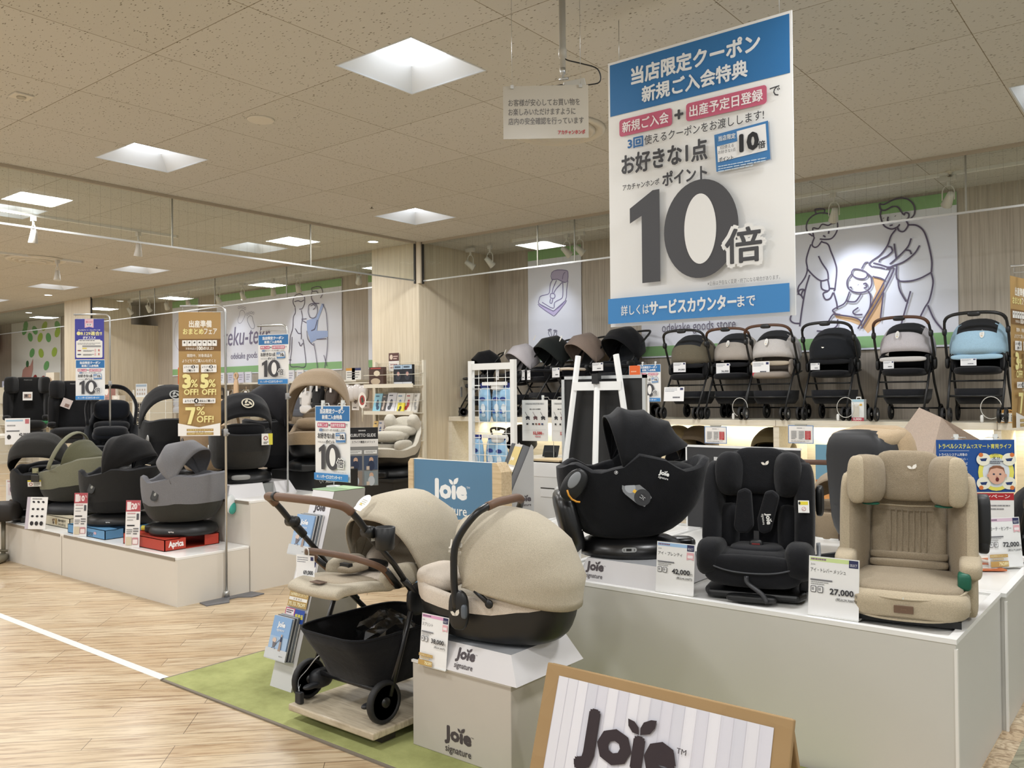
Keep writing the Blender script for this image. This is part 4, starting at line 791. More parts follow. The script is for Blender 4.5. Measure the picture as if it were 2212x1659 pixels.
# basket
ring = lambda z, xw, y0, y1, d=0: [(xw, y0, z + d), (xw, y1, z), (-xw, y1, z), (-xw, y0, z + d)]
def rring(z, xw, y0, y1, dz=0, n=28):
    return [(xw * se(math.cos(2 * PI * k / n), .4), (y0 + y1) / 2 + (y1 - y0) / 2 * se(math.sin(2 * PI * k / n), .4), z + dz * max(0, -math.sin(2 * PI * k / n))) for k in range(n)]
b = MB(); b.grid([rring(.36, .235, -.12, .52, .0), rring(.30, .225, -.085, .52), rring(.2, .215, -.01, .52), rring(.13, .20, .02, .50), rring(.12, .17, .06, .46)], False, True); b.add(rring(.12, .17, .06, .46), [tuple(range(28))]); b.build('basket', fab('#131315'), t, solid=.004)
b = MB(); b.tube(rring(.362, .236, -.121, .522), .006, 6, True); b.build('basket_rim', BLK, t)
t2 = T('cup_holder', 'black cup holder clipped to the near arm of the beige pushchair', 'cup holder', (-2.70, 2.50, .848)); b = MB(); b.lathe([(.036, 0), (.04, .004), (.0445, .094), (.041, .096), (.037, .01), (.001, .01)], n=28); b.build('cup', PLB, t2)
b = MB(); b.box(-.055, -.038, -.012, .012, .02, .05); b.build('clip', PLB, t2)
t2 = T('plastic_bag', 'crumpled clear plastic bag in the pushchair basket', 'bag', (-3.0, 2.78, .23)); b = MB(); rnd = random.Random(3); rows = []
for i in range(13):
    a_ = -PI / 2 + PI * (i + .02) / 12.04; rows.append([((.15 + rnd.uniform(-.02, .02)) * math.cos(a_) * math.cos(q), (.16 + rnd.uniform(-.025, .025)) * math.cos(a_) * math.sin(q), .13 + (.12 + rnd.uniform(-.02, .02)) * math.sin(a_)) for q in [2 * PI * k / 18 for k in range(18)]])
m = bpy.data.materials.new('clear_film'); m.use_nodes = True; nt, N, L, p_ = nodes(m); nt.nodes.remove(p_); q1 = N('ShaderNodeBsdfTransparent'); q1.inputs[0].default_value = (.86, .86, .86, 1); q2 = N('ShaderNodeBsdfGlossy'); q2.inputs['Roughness'].default_value = .12; mx = N('ShaderNodeMixShader'); mx.inputs[0].default_value = .14; L(q1.outputs[0], mx.inputs[1]); L(q2.outputs[0], mx.inputs[2]); L(mx.outputs[0], nt.nodes['Material Output'].inputs[0]); FILM = m
b.grid(rows, False, True, False, False); b.build('film', FILM, t2)
t2 = T('wheel_lock', 'black cable lock on the left rear wheel of the beige pushchair', 'lock', (-3.25, 2.47, .083)); b = MB(); b.box(-.02, .02, -.012, .012, .003, .055); b.build('lock_body', PLB2, t2, bev=.004)
b = MB(); b.tube(sp([(.0, 0, .05), (-.02, .01, .10), (-.01, .05, .14), (.03, .08, .20), (.08, .11, .24)], 5), .003, 6); b.tube(sp([(-.012, 0, .05), (-.025, .03, .09)], 3), .003, 6); b.build('cable', CHR, t2)
# ---------------------------------------------------------------- beige infant carrier on the grey box
t = T('infant_carrier', 'beige infant car seat with black carry handle and puffed hood, on the grey box', 'infant seat', (-2.33, 2.80, .477), -80)
t.scale = (.92, .92, .95)
side = [(-.42, .27), (-.3, .22), (-.12, .20), (.05, .20), (.25, .24), (.42, .30)]
f = prof(side); n = 40
def sect(al, a=.40, bb=.205, yc=0.0, e=.55, zb=.012, rb=.13):
    r = []
    for k in range(n):
        q = 2 * PI * k / n; x, y = bb * se(math.sin(q), .75), yc + a * se(math.cos(q), .85); z = f(y); c = math.cos(al) ** e; l = math.hypot(x / bb, (y - yc) / a) or 1; tx, ty = x * .62, .03 + (y - yc) * .48
        r.append((tx + (x - tx) * c, ty + (y - ty) * c, z - (z - zb) * math.sin(al)))
    return r
b = MB(); R_ = [sect(PI / 2 * k / 9) for k in range(10)]; b.grid(R_, False, True); b.add(R_[-1], [tuple(range(n))]); b.build('plastic_shell', PLB, t)
b = MB(); sc = lambda kx, ky, dz: [(x * kx, y * ky, z + dz) for x, y, z in R_[0]]; low = sect(PI / 2 * .2)
b.grid([[(x * 1.015, y * 1.01, z) for x, y, z in low], sc(1.02, 1.02, -.005), sc(.98, .985, .012), sc(.86, .92, .006), sc(.75, .85, -.06), sc(.45, .6, -.13)], False, True); b.add(sc(.45, .6, -.13), [tuple(range(n))]); b.build('fabric_cover', CRM, t)
b = MB(); b.ell((0, -.28, .245), (.15, .11, .04), .6, rot('X', -12)); b.build('leg_cushion', CRM, t); b = MB(); b.ell((0, -.05, .19), (.13, .16, .04), .6); b.ell((0, .16, .24), (.13, .08, .05), .6, rot('X', 30)); b.build('seat_insert', mel('#bfb7a8'), t)
b = MB(); b.box(-.035, .035, -.16, -.10, .235, .262); b.bar((.03, -.12, .25), (.15, .02, .23), .014, 6, .35); b.build('harness', PLB, t)
b = MB(); HR = hood(b, (0, -.04, .26), [(-18, .285, .228, .72), (8, .315, .238, .74), (36, .36, .245, .76), (64, .43, .245, .8), (86, .465, .24, .84), (102, .455, .236, .86)], 24, 4, .018); b.build('hood', BEI, t, solid=.006)
hoop_tubes(HR, (0, 4, 8, 12, 16, 20), .004, 'hood_seam', BEI2, t)
b = MB(); b.grid([[(x, y, z) for x, y, z in r] for r in [[(s_ * .228, -.07 + .05 * k, .27 - .012 * k) for k in range(11)] for s_ in (1.0, 1.02)]]); 
b = MB(); HP = sp([(.262, -.06, .17), (.262, -.07, .32), (.255, -.06, .45), (.215, .01, .565), (.12, .05, .605), (0, .055, .61), (-.12, .05, .605), (-.215, .01, .565), (-.255, -.06, .45), (-.262, -.07, .32), (-.262, -.06, .17)], 6); b.tube(HP, .0155, 12, False, 1.15); b.build('carry_handle', SATIN, t)
b = MB(); b.tube(HP[22:40], .0195, 12); b.build('leather_grip', LEATH, t)
for s in (-1, 1): b = MB(); b.ell((s * .255, -.05, .165), (.022, .05, .085), .75); b.build('handle_hub', PLB, t); b = MB(); b.ell((s * .232, .09, .20), (.012, .02, .02)); b.bar((s * .232, .02, .25), (s * .232, .09, .20), .011, 8); b.build('hood_arm', PLB, t)
b = MB(); b.ell((.272, -.012, .165), (.012, .013, .03), .6); b.build('release_button', M('#586068', .4), t)
leaf_mark(t, (.2785, -.055, .155), .022, rot('Z', 90))
p = Pg(120, 60, .20, .085, 0, edge=False); p.poly([(8, 8), (16, 30), (40, 50), (66, 55), (92, 46), (108, 24), (112, 8), (104, 8), (60, 14), (20, 10)], '#c9cbc8'); p.poly([(11, 11), (20, 29), (42, 46), (66, 50), (90, 42), (104, 22), (104, 12), (60, 17), (20, 13)], '#3b3d3e')
for k, (x, y) in enumerate(((24, 20), (38, 26), (48, 34), (62, 40), (74, 40), (86, 32), (98, 22))): p.oval(x, y, 5, 5.5, '#d8d4c4' if k in (3, 4) else '#e4e6e6', 10 * k)
o = p.obj('instruction_sticker', par=t); o.matrix_local = Matrix.Translation((.186, .06, .05)) @ rot('Z', 90) @ rot('X', -20)
o = logo_on(t, (.236, -.075, .43), .075, 0, rot('Z', 84) @ rot('X', -14), '#e9e4d8')
b = MB(); b.box(-.12, .12, .22, .30, .07, .13); b.build('belt_slot', M('#0b0b0b', .6), t)
# ---------------------------------------------------------------- black swivel seat seen from the side
plinth('cap_plinth', 'white sloped printed plinth under the black swivel seat', -2.12, 3.71, .6, .50, .52, .105, .045, 0, (.10,))
t = T('child_seat', 'black swivel child seat seen side-on, hood raised, on the printed plinth', 'child seat', (-2.235, 3.735, .706), -50)
side = [(-.36, .43), (-.30, .455), (-.19, .41), (-.08, .435), (.03, .50), (.12, .475), (.25, .415), (.33, .43), (.39, .47)]
bucket(t, .385, .225, .015, side, (-.05, .085), .12, 1.0, .04, .2, BLK, BLK2, BLK2, .85, .85)
swivel_base(t, .21, .085, SATIN, 1.15, False)
b = MB(); b.X = Matrix.Translation((0, -.31, .05)); b.ell((0, 0, .11), (.17, .055, .16), .55, rot('X', 14)); b.build('rebound_stop', SATIN, t)
b = MB(); HR = hood(b, (0, -.06, .44), [(-14, .25, .205, .75), (2, .285, .212, .75), (26, .30, .21, .78), (50, .33, .205, .8), (74, .36, .2, .8)], 22, 4, .06); b.build('hood', BLK, t, solid=.006)
hoop_tubes(HR, (0, 4, 8, 16), .005, 'hood_seam', BLK2, t)
b = MB(); b.ell((0, .20, .40), (.16, .12, .05), .6); b.ell((0, -.12, .36), (.15, .12, .05), .6); b.build('inner_cushion', BLK, t)
b = MB(); b.ell((.205, -.30, .36), (.02, .055, .085), .9, rot('X', -35)); b.build('release_ring', PLB, t); b = MB(); b.ell((.224, -.30, .385), (.006, .024, .045), 1, rot('X', -35)); b.build('release_plate', M('#8c8f92', .4), t)
b = MB(); b.tube([(.226, -.335 + .06 * (1 - math.cos(q)), .345 - .065 * math.sin(q)) for q in (.1, .5, .9, 1.3, 1.6)], .005, 6); b.build('arrow_mark', M('#d9962c', .5), t)
XN = rot('Z', 90) @ rot('X', -13)
p = Pg(100, 100, .16, .16, 0, edge=False); a = math.radians(40); Q = lambda x, y: (50 + x * math.cos(a) - y * math.sin(a), 50 + x * math.sin(a) + y * math.cos(a))
def cap(p, x0, x1, r, col): p.poly([Q(x0 + r * math.cos(q), r * math.sin(q)) for q in [-PI / 2 - PI * k / 8 for k in range(9)]] + [Q(x1, r), Q(x1 + r * .8, r * .7), Q(x1 + r * .8, -r * .7), Q(x1, -r)], col)
cap(p, -26, 22, 25, '#77797b'); p.oval(*Q(-26, 0), 16, 16, '#9fa2a6'); p.poly([Q(-14, -5), Q(-14, 5), Q(0, 5), Q(0, 9), Q(8, 0), Q(0, -9), Q(0, -5)], '#e6b73a'); p.oval(*Q(20, 0), 25, 25, '#242527'); p.oval(*Q(20, 0), 13, 13, '#17181a')
p.line([Q(12, -4), Q(20, -4), Q(20, 4), Q(12, 4)], 1.6, '#c9c9c9'); p.line([Q(28, -4), Q(24, -4), Q(24, 4), Q(28, 4)], 1.6, '#c9c9c9')
o = p.obj('recline_button', par=t); o.matrix_local = Matrix.Translation((.234, .0, .29)) @ XN @ Matrix.Translation((0, 0, -.05))
o = logo_on(t, (.228, .13, .405), .052, 0, rot('Z', 90) @ rot('X', -5) @ rot('Y', 16), '#f1f1ee')
p = Pg(10, 10, .019, .019, 0, edge=False); p.oval(5, 5, 4.6, 4.6, '#e8e8e8'); p.oval(5, 5, 3.7, 3.7, '#17181a'); p.oval(5.3, 4.8, 1.6, 2.6, '#e8e8e8', 30); o = p.obj('round_badge', par=t); o.matrix_local = Matrix.Translation((.229, -.10, .41)) @ rot('Z', 92)
p = Pg(100, 40, .075, .026, 0, edge=False); p.rr(2, 2, 96, 36, 17, '#a7a9a8'); p.rect(14, 12, 4, 16, '#222222'); p.rect(30, 10, 34, 18, '#222222'); p.rect(80, 12, 4, 16, '#222222'); o = p.obj('side_label', par=t); o.matrix_local = Matrix.Translation((.228, -.04, .036)) @ rot('Z', 92) @ rot('X', 2)
b = MB(); b.ell((-.05, .27, .035), (.06, .07, .03), .6); b.build('latch_arm', SATIN, t)
# ---------------------------------------------------------------- black upright seat
t = T('child_seat', 'black upright child seat with a harness and white warning tag on its side', 'child seat', (-1.57, 3.78, .606), 15)
t.scale = (.96, .96, .925)
X12 = rot('X', -13)
def pad(name, c, r, mat, e=.5, X=None, par=None, ez=None, lab=None): b = MB(); b.ell(c, r, e, X, 12, 24, ez); return b.build(name, mat, par or t, label=lab)
b = MB(); b.prism([(-.2, -.27), (.2, -.27), (.225, -.2), (.225, .1), (.2, .14), (-.2, .14), (-.225, .1), (-.225, -.2)], 0, .035, 'xy'); b.build('fixing_base', PLB, t, bev=.012)
b = MB(); b.box(-.16, .16, -.2, .1, .035, .10); b.build('base_pillar', PLB2, t, bev=.02); b = MB(); b.box(.19, .235, -.16, .17, .03, .12); b.build('side_rail', PLB2, t, bev=.008)
p = Pg(30, 40, .045, .06, 0, edge=False); p.rr(1, 1, 28, 38, 4, '#c9cbc8'); p.rect(16, 5, 9, 18, '#d7cf67'); p.lines(5, 10, 9, 4, 6, 2.5, '#777777', 2); o = p.obj('rail_sticker', par=t); o.matrix_local = Matrix.Translation((.237, -.11, .04)) @ rot('Z', 90)
pad('backrest_shell', (0, .08, .39), (.245, .11, .295), BLK, .62, X12, None, .62)
for s in (-1, 1):
    pad('back_wing', (s * .2, .0, .36), (.048, .135, .265), BLK, .6, rot('X', -11) @ rot('Z', s * 8))
    pad('head_wing', (s * .13, -.03, .565), (.06, .085, .11), BLK, .75, rot('X', -10) @ rot('Z', s * 24))
    pad('side_insert', (s * .13, -.04, .30), (.045, .06, .12), BLK, .6, rot('X', -8) @ rot('Z', s * 20))
    pad('seat_wing', (s * .195, -.16, .175), (.062, .165, .09), BLK, .62, rot('X', -6))
    pad('belt_guide', (s * .125, -.045, .475), (.03, .03, .007), M('#1f7a4c', .5), .8, rot('Z', s * 24))
pad('back_cushion', (0, .03, .36), (.17, .05, .24), BLK, .5, X12); pad('head_cushion', (0, .0, .58), (.125, .04, .115), BLK, .5, X12)
pad('seat_cushion', (0, -.13, .165), (.19, .17, .055), BLK, .55); pad('seat_front', (0, -.275, .135), (.215, .04, .075), BLK, .6); pad('inner_pad', (0, -.09, .215), (.12, .12, .022), BLK2, .6)
b = MB(); b.tube(sp([(-.245, -.2, .21), (-.225, -.29, .18), (-.12, -.325, .145), (0, -.33, .135), (.12, -.325, .145), (.225, -.29, .18), (.245, -.2, .21)], 6), .004, 6); b.build('piping', M('#3a3c40', .6), t)
b = MB(); b.prism([(-.105, .31), (-.085, .49), (-.05, .505), (-.022, .49), (-.012, .32), (-.04, .285), (-.085, .285)], -.13, -.095, 'xz'); b.build('harness_pad', BLK2, t, bev=.012)
b = MB(); b.prism([(.008, .30), (.03, .285), (.065, .30), (.105, .47), (.075, .50), (.04, .49), (.004, .36)], -.13, -.095, 'xz'); b.build('harness_pad', BLK2, t, bev=.012)
o = logo_on(t, (.048, -.133, .36), .055, 0, rot('Y', 84), '#f1f1ee')
b = MB(); b.box(-.012, .012, -.13, -.12, .22, .30); b.build('harness_strap', PLB2, t); b = MB(); b.ell((0, -.135, .235), (.032, .016, .026), .7); b.build('buckle', PLB, t); b = MB(); b.box(-.018, .018, -.154, -.15, .238, .244); b.build('red_button', M('#8b3030', .4), t); b = MB(); b.box(-.018, .018, -.154, -.15, .229, .233); b.build('green_mark', M('#5f9a3a', .4), t)
leaf_mark(t, (.035, -.068, .622), .017, X12)
p = Pg(40, 50, .048, .058, .001, '#f2f2ee'); p.rect(4, 4, 32, 14, '#e6d535'); p.oval(5, 11, 4, 6, '#222222'); p.oval(20, 34, 8, 8, '#c58a8a'); p.oval(20, 34, 6, 6, '#f2f2ee'); p.line([(15, 39), (25, 29)], 1.5, '#c58a8a'); o = p.obj('warning_tag', par=t, label='white and yellow warning tag'); o.matrix_local = Matrix.Translation((.213, -.145, .40)) @ rot('Z', 12) @ X12
p = Pg(10, 12, .02, .024, .0008, '#e9e9e9'); o = p.obj('size_tag', par=t); o.matrix_local = Matrix.Translation((-.205, -.01, .62)) @ rot('Z', -20)
b = MB(); b.tube(sp([(-.02, -.32, .12), (-.01, -.335, .09), (.05, -.35, .05), (.075, -.36, .012)], 4), .012, 6, False, .2); b.build('adjuster_strap', PLB2, t); pad('recline_handle', (.0, -.31, .018), (.11, .035, .016), PLB, .5)
pad('shield_pod', (.265, .10, .43), (.018, .05, .075), PLB, .5); b = MB(); b.tube(sp([(.24, .0, .13), (.26, .05, .16), (.255, .1, .22)], 4), .011, 6, False, .4); b.build('grey_lever', M('#8b8f93', .4), t)
# ---------------------------------------------------------------- beige booster
t = T('booster_seat', 'tall beige mesh booster seat with winged headrest and green belt guides', 'booster seat', (-.94, 3.80, .606), 11)
t.scale = (.97, .97, .885)
MS = M('#9f917b', .9, 0, .2, 0, 'mesh'); GRNM = M('#15604a', .45); X8 = rot('X', -9)
pad('backrest', (0, .13, .40), (.235, .05, .30), MS, .4, X8); pad('back_cushion', (0, .075, .33), (.15, .035, .20), MS, .45, X8)
for s in (-1, 1):
    pad('side_wing', (s * .205, .02, .37), (.038, .115, .265), MS, .5, rot('X', -9) @ rot('Z', s * 16)); pad('wing_edge', (s * .238, -.045, .37), (.028, .05, .255), SAND, .55, rot('X', -9))
    pad('headrest_wing', (s * .155, -.045, .60), (.062, .075, .115), MS, .62, rot('X', -6) @ rot('Z', s * 28)); pad('headrest_edge', (s * .19, -.095, .60), (.04, .03, .112), SAND, .7, rot('X', -6) @ rot('Z', s * 20))
    pad('belt_guide', (s * .14, -.05, .485), (.035, .035, .006), GRNM, .8); pad('armrest', (s * .235, -.11, .235), (.042, .115, .042), SAND, .55, rot('X', 6)); pad('arm_support', (s * .232, -.08, .13), (.03, .10, .12), SAND, .5)
    pad('lap_belt_guide', (s * .212, -.195, .185), (.025, .04, .04), GRNM, .5)
pad('head_cushion', (0, .055, .61), (.13, .035, .12), MS, .45, X8)
b = MB(); b.tube([(-.15, .025, .475), (0, .02, .47), (.15, .025, .475)], .004, 6); b.build('seam', SAND, t)
for k in range(7): b = MB(); x = -.07 + .0235 * k; b.tube([(x, .034, .18), (x, .0395 - .02, .33), (x, .045 - .012, .455)], .0022, 5); b.build('ribbing', MS, t)
for z in (.20, .235): pad('lumbar_roll', (0, .045 - (.235 - z) * .6, z), (.155, .028, .019), MS, .4)
pad('seat_cushion', (0, -.13, .14), (.215, .20, .04), MS, .5, rot('X', 3)); pad('front_apron', (0, -.20, .085), (.235, .165, .07), SAND, .55); pad('seat_body', (0, -.02, .075), (.24, .17, .07), SAND, .5)
b = MB(); b.tube(sp([(-.235, -.16, .15), (-.19, -.29, .135), (-.08, -.355, .122), (.08, -.355, .122), (.19, -.29, .135), (.235, -.16, .15)], 6), .005, 6); b.tube(sp([(-.23, -.22, .06), (-.15, -.33, .035), (0, -.362, .03), (.15, -.33, .035), (.23, -.22, .06)], 6), .005, 6); b.build('piping', SAND, t)
b = MB(); b.box(-.2, .2, -.3, .15, 0, .03); b.build('base_plate', PLB, t)
b = MB(); b.box(-.035, .035, -.371, -.366, .062, .095); b.build('leather_patch', M('#6f5644', .55), t, bev=.002); p = Pg(30, 16, .03, .014, 0, edge=False); p.text('Joie', 4, 2, 22, 12, '#8a6f5a'); p.obj('patch_print', loc=(0, -.3725, .072), par=t)
leaf_mark(t, (.02, .008, .655), .018, X8, M('#f3efe6', .4)); p = Pg(10, 10, .012, .012, 0, edge=False); p.text('i', 2, 1, 4, 8, '#dfe6e2'); p.obj('small_mark', loc=(.0, -.368, .12), par=t)
b = MB(); b.box(-.003, .003, -.01, .012, 0, .03); o = b.build('fabric_label', PLB, t, loc=(-.21, -.10, .61))
b = MB(); b.ell((.285, .10, .41), (.03, .065, .12), .4); b.ell((.285, .09, .31), (.024, .05, .05), .5); b.build('side_pod', PLB2, t)
# ================================================================ PUSHCHAIR SHELF ALONG THE BACK WALL
SHW = wood('pale_shelf', ('#d5ccb6', '#e0d8c5', '#e8e2d2'), (.5, 6, 9), .45)
t = T('display_shelf', 'long pale wood shelf along the back wall carrying a row of pushchairs', 'shelf', (-3.5, 9.08, 0))
SX0, SX1 = -8.05, 3.0; DIV = (-8.03, -5.72, -3.41, -1.38, .65)
b = MB(); b.box(SX0 + 3.5, SX1 + 3.5, -.43, .44, 1.15, 1.213); b.build('shelf_top', SHW, t, bev=.003)
b = MB(); b.box(SX0 + 3.5, SX1 + 3.5, .40, .45, 0, 1.15); b.build('back_panel', SHW, t); b = MB(); b.box(SX0 + 3.5, SX1 + 3.5, -.40, .40, 0, .08); b.build('plinth_board', SHW, t)
for x in DIV: b = MB(); b.box(x + 3.5 - .03, x + 3.5 + .03, -.42, .41, .08, 1.15); b.build('divider', SHW, t)
for x in (-3.41, -1.38): b = MB(); b.box(x + 3.5 - .002, x + 3.5 + .002, -.432, -.42, 1.15, 1.2135); b.build('shelf_joint', EDGE, t)
for a, c in zip(DIV, DIV[1:]):
    t2 = T('led_strip', 'warm white light strip under the long shelf', 'light strip', ((a + c) / 2, 9.35, 1.15), 0, 'light strips under the shelf'); w = (c - a) / 2 - .08
    b = MB(); b.box(-w, w, -.012, .012, -.022, 0); b.build('channel', WHITE, t2); b = MB(); b.box(-w, w, -.010, .010, -.0245, -.0222); b.build('diffuser', M('#fff3d8', .5, emit=10), t2)
    area('shelf_strip_light', ((a + c) / 2, 9.35, 1.12), 2 * w, 9, (1, .92, .74), (math.radians(12), 0, 0), .03)
def pushchair(label, loc, rz, hoodc, seatc=BLK, grip=PLB, front=True, tagc=True, barc=None, rimc=None, hoodk=0, fa=92, group='pushchairs on the long shelf', low=False, sc=1):
    t = T('pushchair', label, 'pushchair', loc, rz, group); t.scale = (sc, sc, sc)
    def tb(n, pts, r, m=PLB, fl=1.0): b = MB(); b.tube(pts, r, 8, False, fl); return b.build(n, m, t)
    w = .225
    for s in (-1, 1):
        tb('front_leg', [(s * w, .0, .60), (s * w, -.16, .36), (s * (w - .005), -.30, .12)], .011); tb('rear_leg', [(s * w, -.02, .62), (s * w, .12, .36), (s * (w + .01), .30, .11)], .011)
        b = MB(); b.ell((s * w, 0, .60), (.022, .06, .05), .7); b.build('frame_hinge', PLB, t)
        tb('side_frame', [(s * w, -.06, .47), (s * w, .18, .52)], .008)
        for d in (-.028, .028): wheel('front_wheel', t, (s * w + d, -.33, .068), .068, .024, 6, PLB2, rimc, 20)
        for d in ((-.024, .024) if not front else (0,)): wheel('rear_wheel', t, (s * (w + .01) + d, .32, .082), .082, .024, 8 if rimc is None else 3, PLB2, rimc, 20)
    for y_, z_, r_ in ((-.13, .38, .008), (.31, .12, .008), (-.22, .24, .011)): tb('cross_bar', [(-w, y_, z_), (w, y_, z_)], r_)
    if front:
        H = sp([(-.262, -.02, .56), (-.262, -.10, .72), (-.258, -.17, .86), (-.245, -.215, .945), (-.19, -.245, .985), (-.08, -.255, 1.0), (.08, -.255, 1.0), (.19, -.245, .985), (.245, -.215, .945), (.258, -.17, .86), (.262, -.10, .72), (.262, -.02, .56)], 5)
        tb('handlebar', H, .0125); tb('handle_grip', H[14:42], .0155, grip)
        b = MB(); b.ell((0, -.256, .99), (.055, .02, .024), .6)
        b.build('fold_button', PLB, t)
        for s in (-1, 1):
            for c_, r_ in (((s * .26, -.16, .84), (.02, .03, .035)), ((s * .262, -.02, .56), (.02, .03, .06))): b = MB(); b.ell(c_, r_, .7); b.build('handle_joint', PLB, t)
    else:
        H = sp([(-.21, .02, .62), (-.21, .18, .84), (-.19, .32, .97), (-.1, .35, .995), (.1, .35, .995), (.19, .32, .97), (.21, .18, .84), (.21, .02, .62)], 5); tb('handlebar', H, .0125, grip)
    # seat and back
    b = MB(); b.ell((0, -.06, .475), (.195, .19, .04), .55); b.build('seat', seatc, t)
    b = MB(); b.grid([[(x, y - 1.0 * x * x * .9, z) for x in (-.2, -.13, 0, .13, .2)] for y, z in ((.08, .48), (.14, .62), (.20, .76), (.23, .86))]); b.build('backrest', seatc, t, solid=.035, sub=1)
    for s in (-1, 1): b = MB(); b.ell((s * .2, .02, .56), (.02, .15, .09), .6); b.build('side_panel', seatc, t)
    b = MB(); b.grid([rring(.31, .195, -.2, .26), rring(.22, .185, -.2, .25), rring(.17, .16, -.17, .22)], False, True); b.add(rring(.17, .16, -.17, .22), [tuple(range(28))]); b.build('basket', BLK2, t, solid=.004)
    # hood
    b = MB()
    if hoodk == 0: hp = [(-fa, .225, .235, .75), (-fa * .5, .29, .245, .75), (-2, .325, .25, .76), (36, .335, .245, .8), (70, .29, .235, .85)]; pv = (0, .06, .635)
    else: hp = [(-46, .34, .235, .72), (-22, .37, .245, .74), (4, .38, .245, .76), (34, .33, .235, .8), (60, .26, .225, .85)]; pv = (0, .10, .66)
    R_ = hood(b, pv, hp, 20, 3, .03); b.build('canopy', hoodc, t, solid=.006)
    hoop_tubes(R_, (0, 3, 6), .004, 'canopy_seam', hoodc, t)
    if hoodk == 0:
        b = MB(); b.grid([[(p_[0], p_[1] - .004, p_[2] + .006) for p_ in R_[i][6:15]] for i in (3, 4, 5, 6)]); b.build('mesh_window', M('#24262a', .8), t)
        b = MB(); b.ell((0, -.145, .60), (.215, .022, .026), .55); b.build('bumper_bar', barc or BLK2, t)
    else: b = MB(); b.tube(sp([(-.225, -.02, .58), (-.225, -.2, .585), (-.15, -.255, .59), (.15, -.255, .59), (.225, -.2, .585), (.225, -.02, .58)], 4), .017, 8); b.build('bumper_bar', barc or BLK2, t)
    return t
def stitag(t, x, z, y=-.17, k=1): p = Pg(30, 60, .042 * k, .085 * k, 0, edge=False); p.oval(15, 30, 14, 29, '#efeee9'); p.lines(8, 22, 14, 4, 6, 2, '#b8b0a0', 9); p.rect(9, 44, 12, 4, '#d9b56a'); o = p.obj('paper_hang_tag', par=t); o.matrix_local = Matrix.Translation((x, y, z)) @ rot('X', -24); return o
OLV = fab('#6d6656'); GRB = fab('#b9b1a8'); LGR = fab('#cdc9c6'); NAV = fab('#1e2126'); SKY = fab('#a9cce2'); TAU = fab('#8f7f74'); WGR = fab('#c9c5c9'); BRN = M('#5a3d2c', .5)
def shx(u, Y=8.98): return at(u, 905, Y=Y).x
t = pushchair('pushchair with an olive brown hood, first of the handled row on the shelf', (shx(1496), 8.98, 1.215), 0, OLV); stitag(t, -.05, .745, -.175); hangtag(t, (-.06, -.19, .53), .155, .11, 0, price='39,000'); hangtag(t, (-.05, -.36, .20), .26, .16, -4, 'info_sheet', tilt=-6)
t = pushchair('pushchair with a grey beige hood and brown grip, second of the handled row', (shx(1590, 9.1), 9.1, 1.215), 0, GRB, BLK, BRN, fa=84); stitag(t, -.02, .80, -.17); hangtag(t, (-.06, -.2, .50), .16, .12, 0, price='36,000'); hangtag(t, (.0, -.17, .592), .03, .02, 0, 'grip_band')
t = pushchair('pushchair with a pale grey hood and red-banded price sheet, third of the handled row', (shx(1676), 8.98, 1.215), 0, LGR, fab('#9a9086'), BRN, barc=fab('#b9ad9a'), rimc=M('#b9b9b6', .4, .3), fa=80); stitag(t, -.03, .79, -.185); hangtag(t, (-.07, -.22, .47), .19, .15, 0, band='#b63a46')
t = pushchair('all black pushchair with a paper tag on its hood, beside the boxed item', (shx(1802, 9.08), 9.08, 1.215), 0, NAV); stitag(t, -.05, .74, -.18); hangtag(t, (-.13, -.18, .52), .095, .07, 0)
t = pushchair('pushchair with a silvery grey hood, second from the right end of the shelf', (shx(1960), 8.98, 1.215), 0, WGR, BLK, BRN, barc=fab('#d3d0cd'), rimc=M('#a9a9a8', .4, .3), fa=78); stitag(t, -.04, .80, -.18); hangtag(t, (-.12, -.18, .51), .095, .075, 8)
t = pushchair('pushchair with a light blue hood at the right end of the shelf', (shx(2118), 8.95, 1.215), 2, SKY, BLK, PLB, barc=SKY); stitag(t, .05, .77, -.18); hangtag(t, (-.06, -.185, .52), .13, .065, 4)
def lx(u, Y): return at(u, 900, Y=Y).x
t = pushchair('small black pushchair at the far left of the shelf, behind the wire rack', (lx(1040, 9.0), 9.0, 1.215), -38, BLK, BLK, PLB, False, hoodk=1, sc=.88); hangtag(t, (-.1, -.3, .30), .17, .16, -20, price='10,000', band='#b03a3f')
t = pushchair('pushchair with a shiny pale grey hood left of the dark hooded one', (lx(1118, 9.0), 9.0, 1.215), -30, fab('#c5c0c4'), BLK, PLB, False, hoodk=1, sc=.94); stitag(t, .0, .88, -.2); hangtag(t, (-.05, -.285, .52), .16, .16, -5)
t = pushchair('pushchair with a dark green-black hood and two hanging price sheets', (lx(1182, 9.02), 9.02, 1.215), -30, fab('#1d2221'), BLK, PLB, False, hoodk=1, sc=1.02); stitag(t, -.1, .98, -.14); hangtag(t, (-.12, -.285, .47), .2, .13, -8); hangtag(t, (.08, -.285, .47), .09, .12, 4)
t = pushchair('pushchair with a taupe hood and cream bumper, left of the easel tops', (lx(1252, 9.02), 9.02, 1.215), -26, TAU, BLK, PLB, False, hoodk=1, barc=CRM, sc=1.03); stitag(t, -.06, .93, -.24); hangtag(t, (-.08, -.285, .49), .19, .12, 0)
t = pushchair('large black pushchair at the bottom left corner of the huge poster', (lx(1336, 9.05), 9.05, 1.215), -20, BLK, NAV, PLB, False, hoodk=1, sc=1.08); hangtag(t, (-.0, -.29, .53), .2, .09, 0)
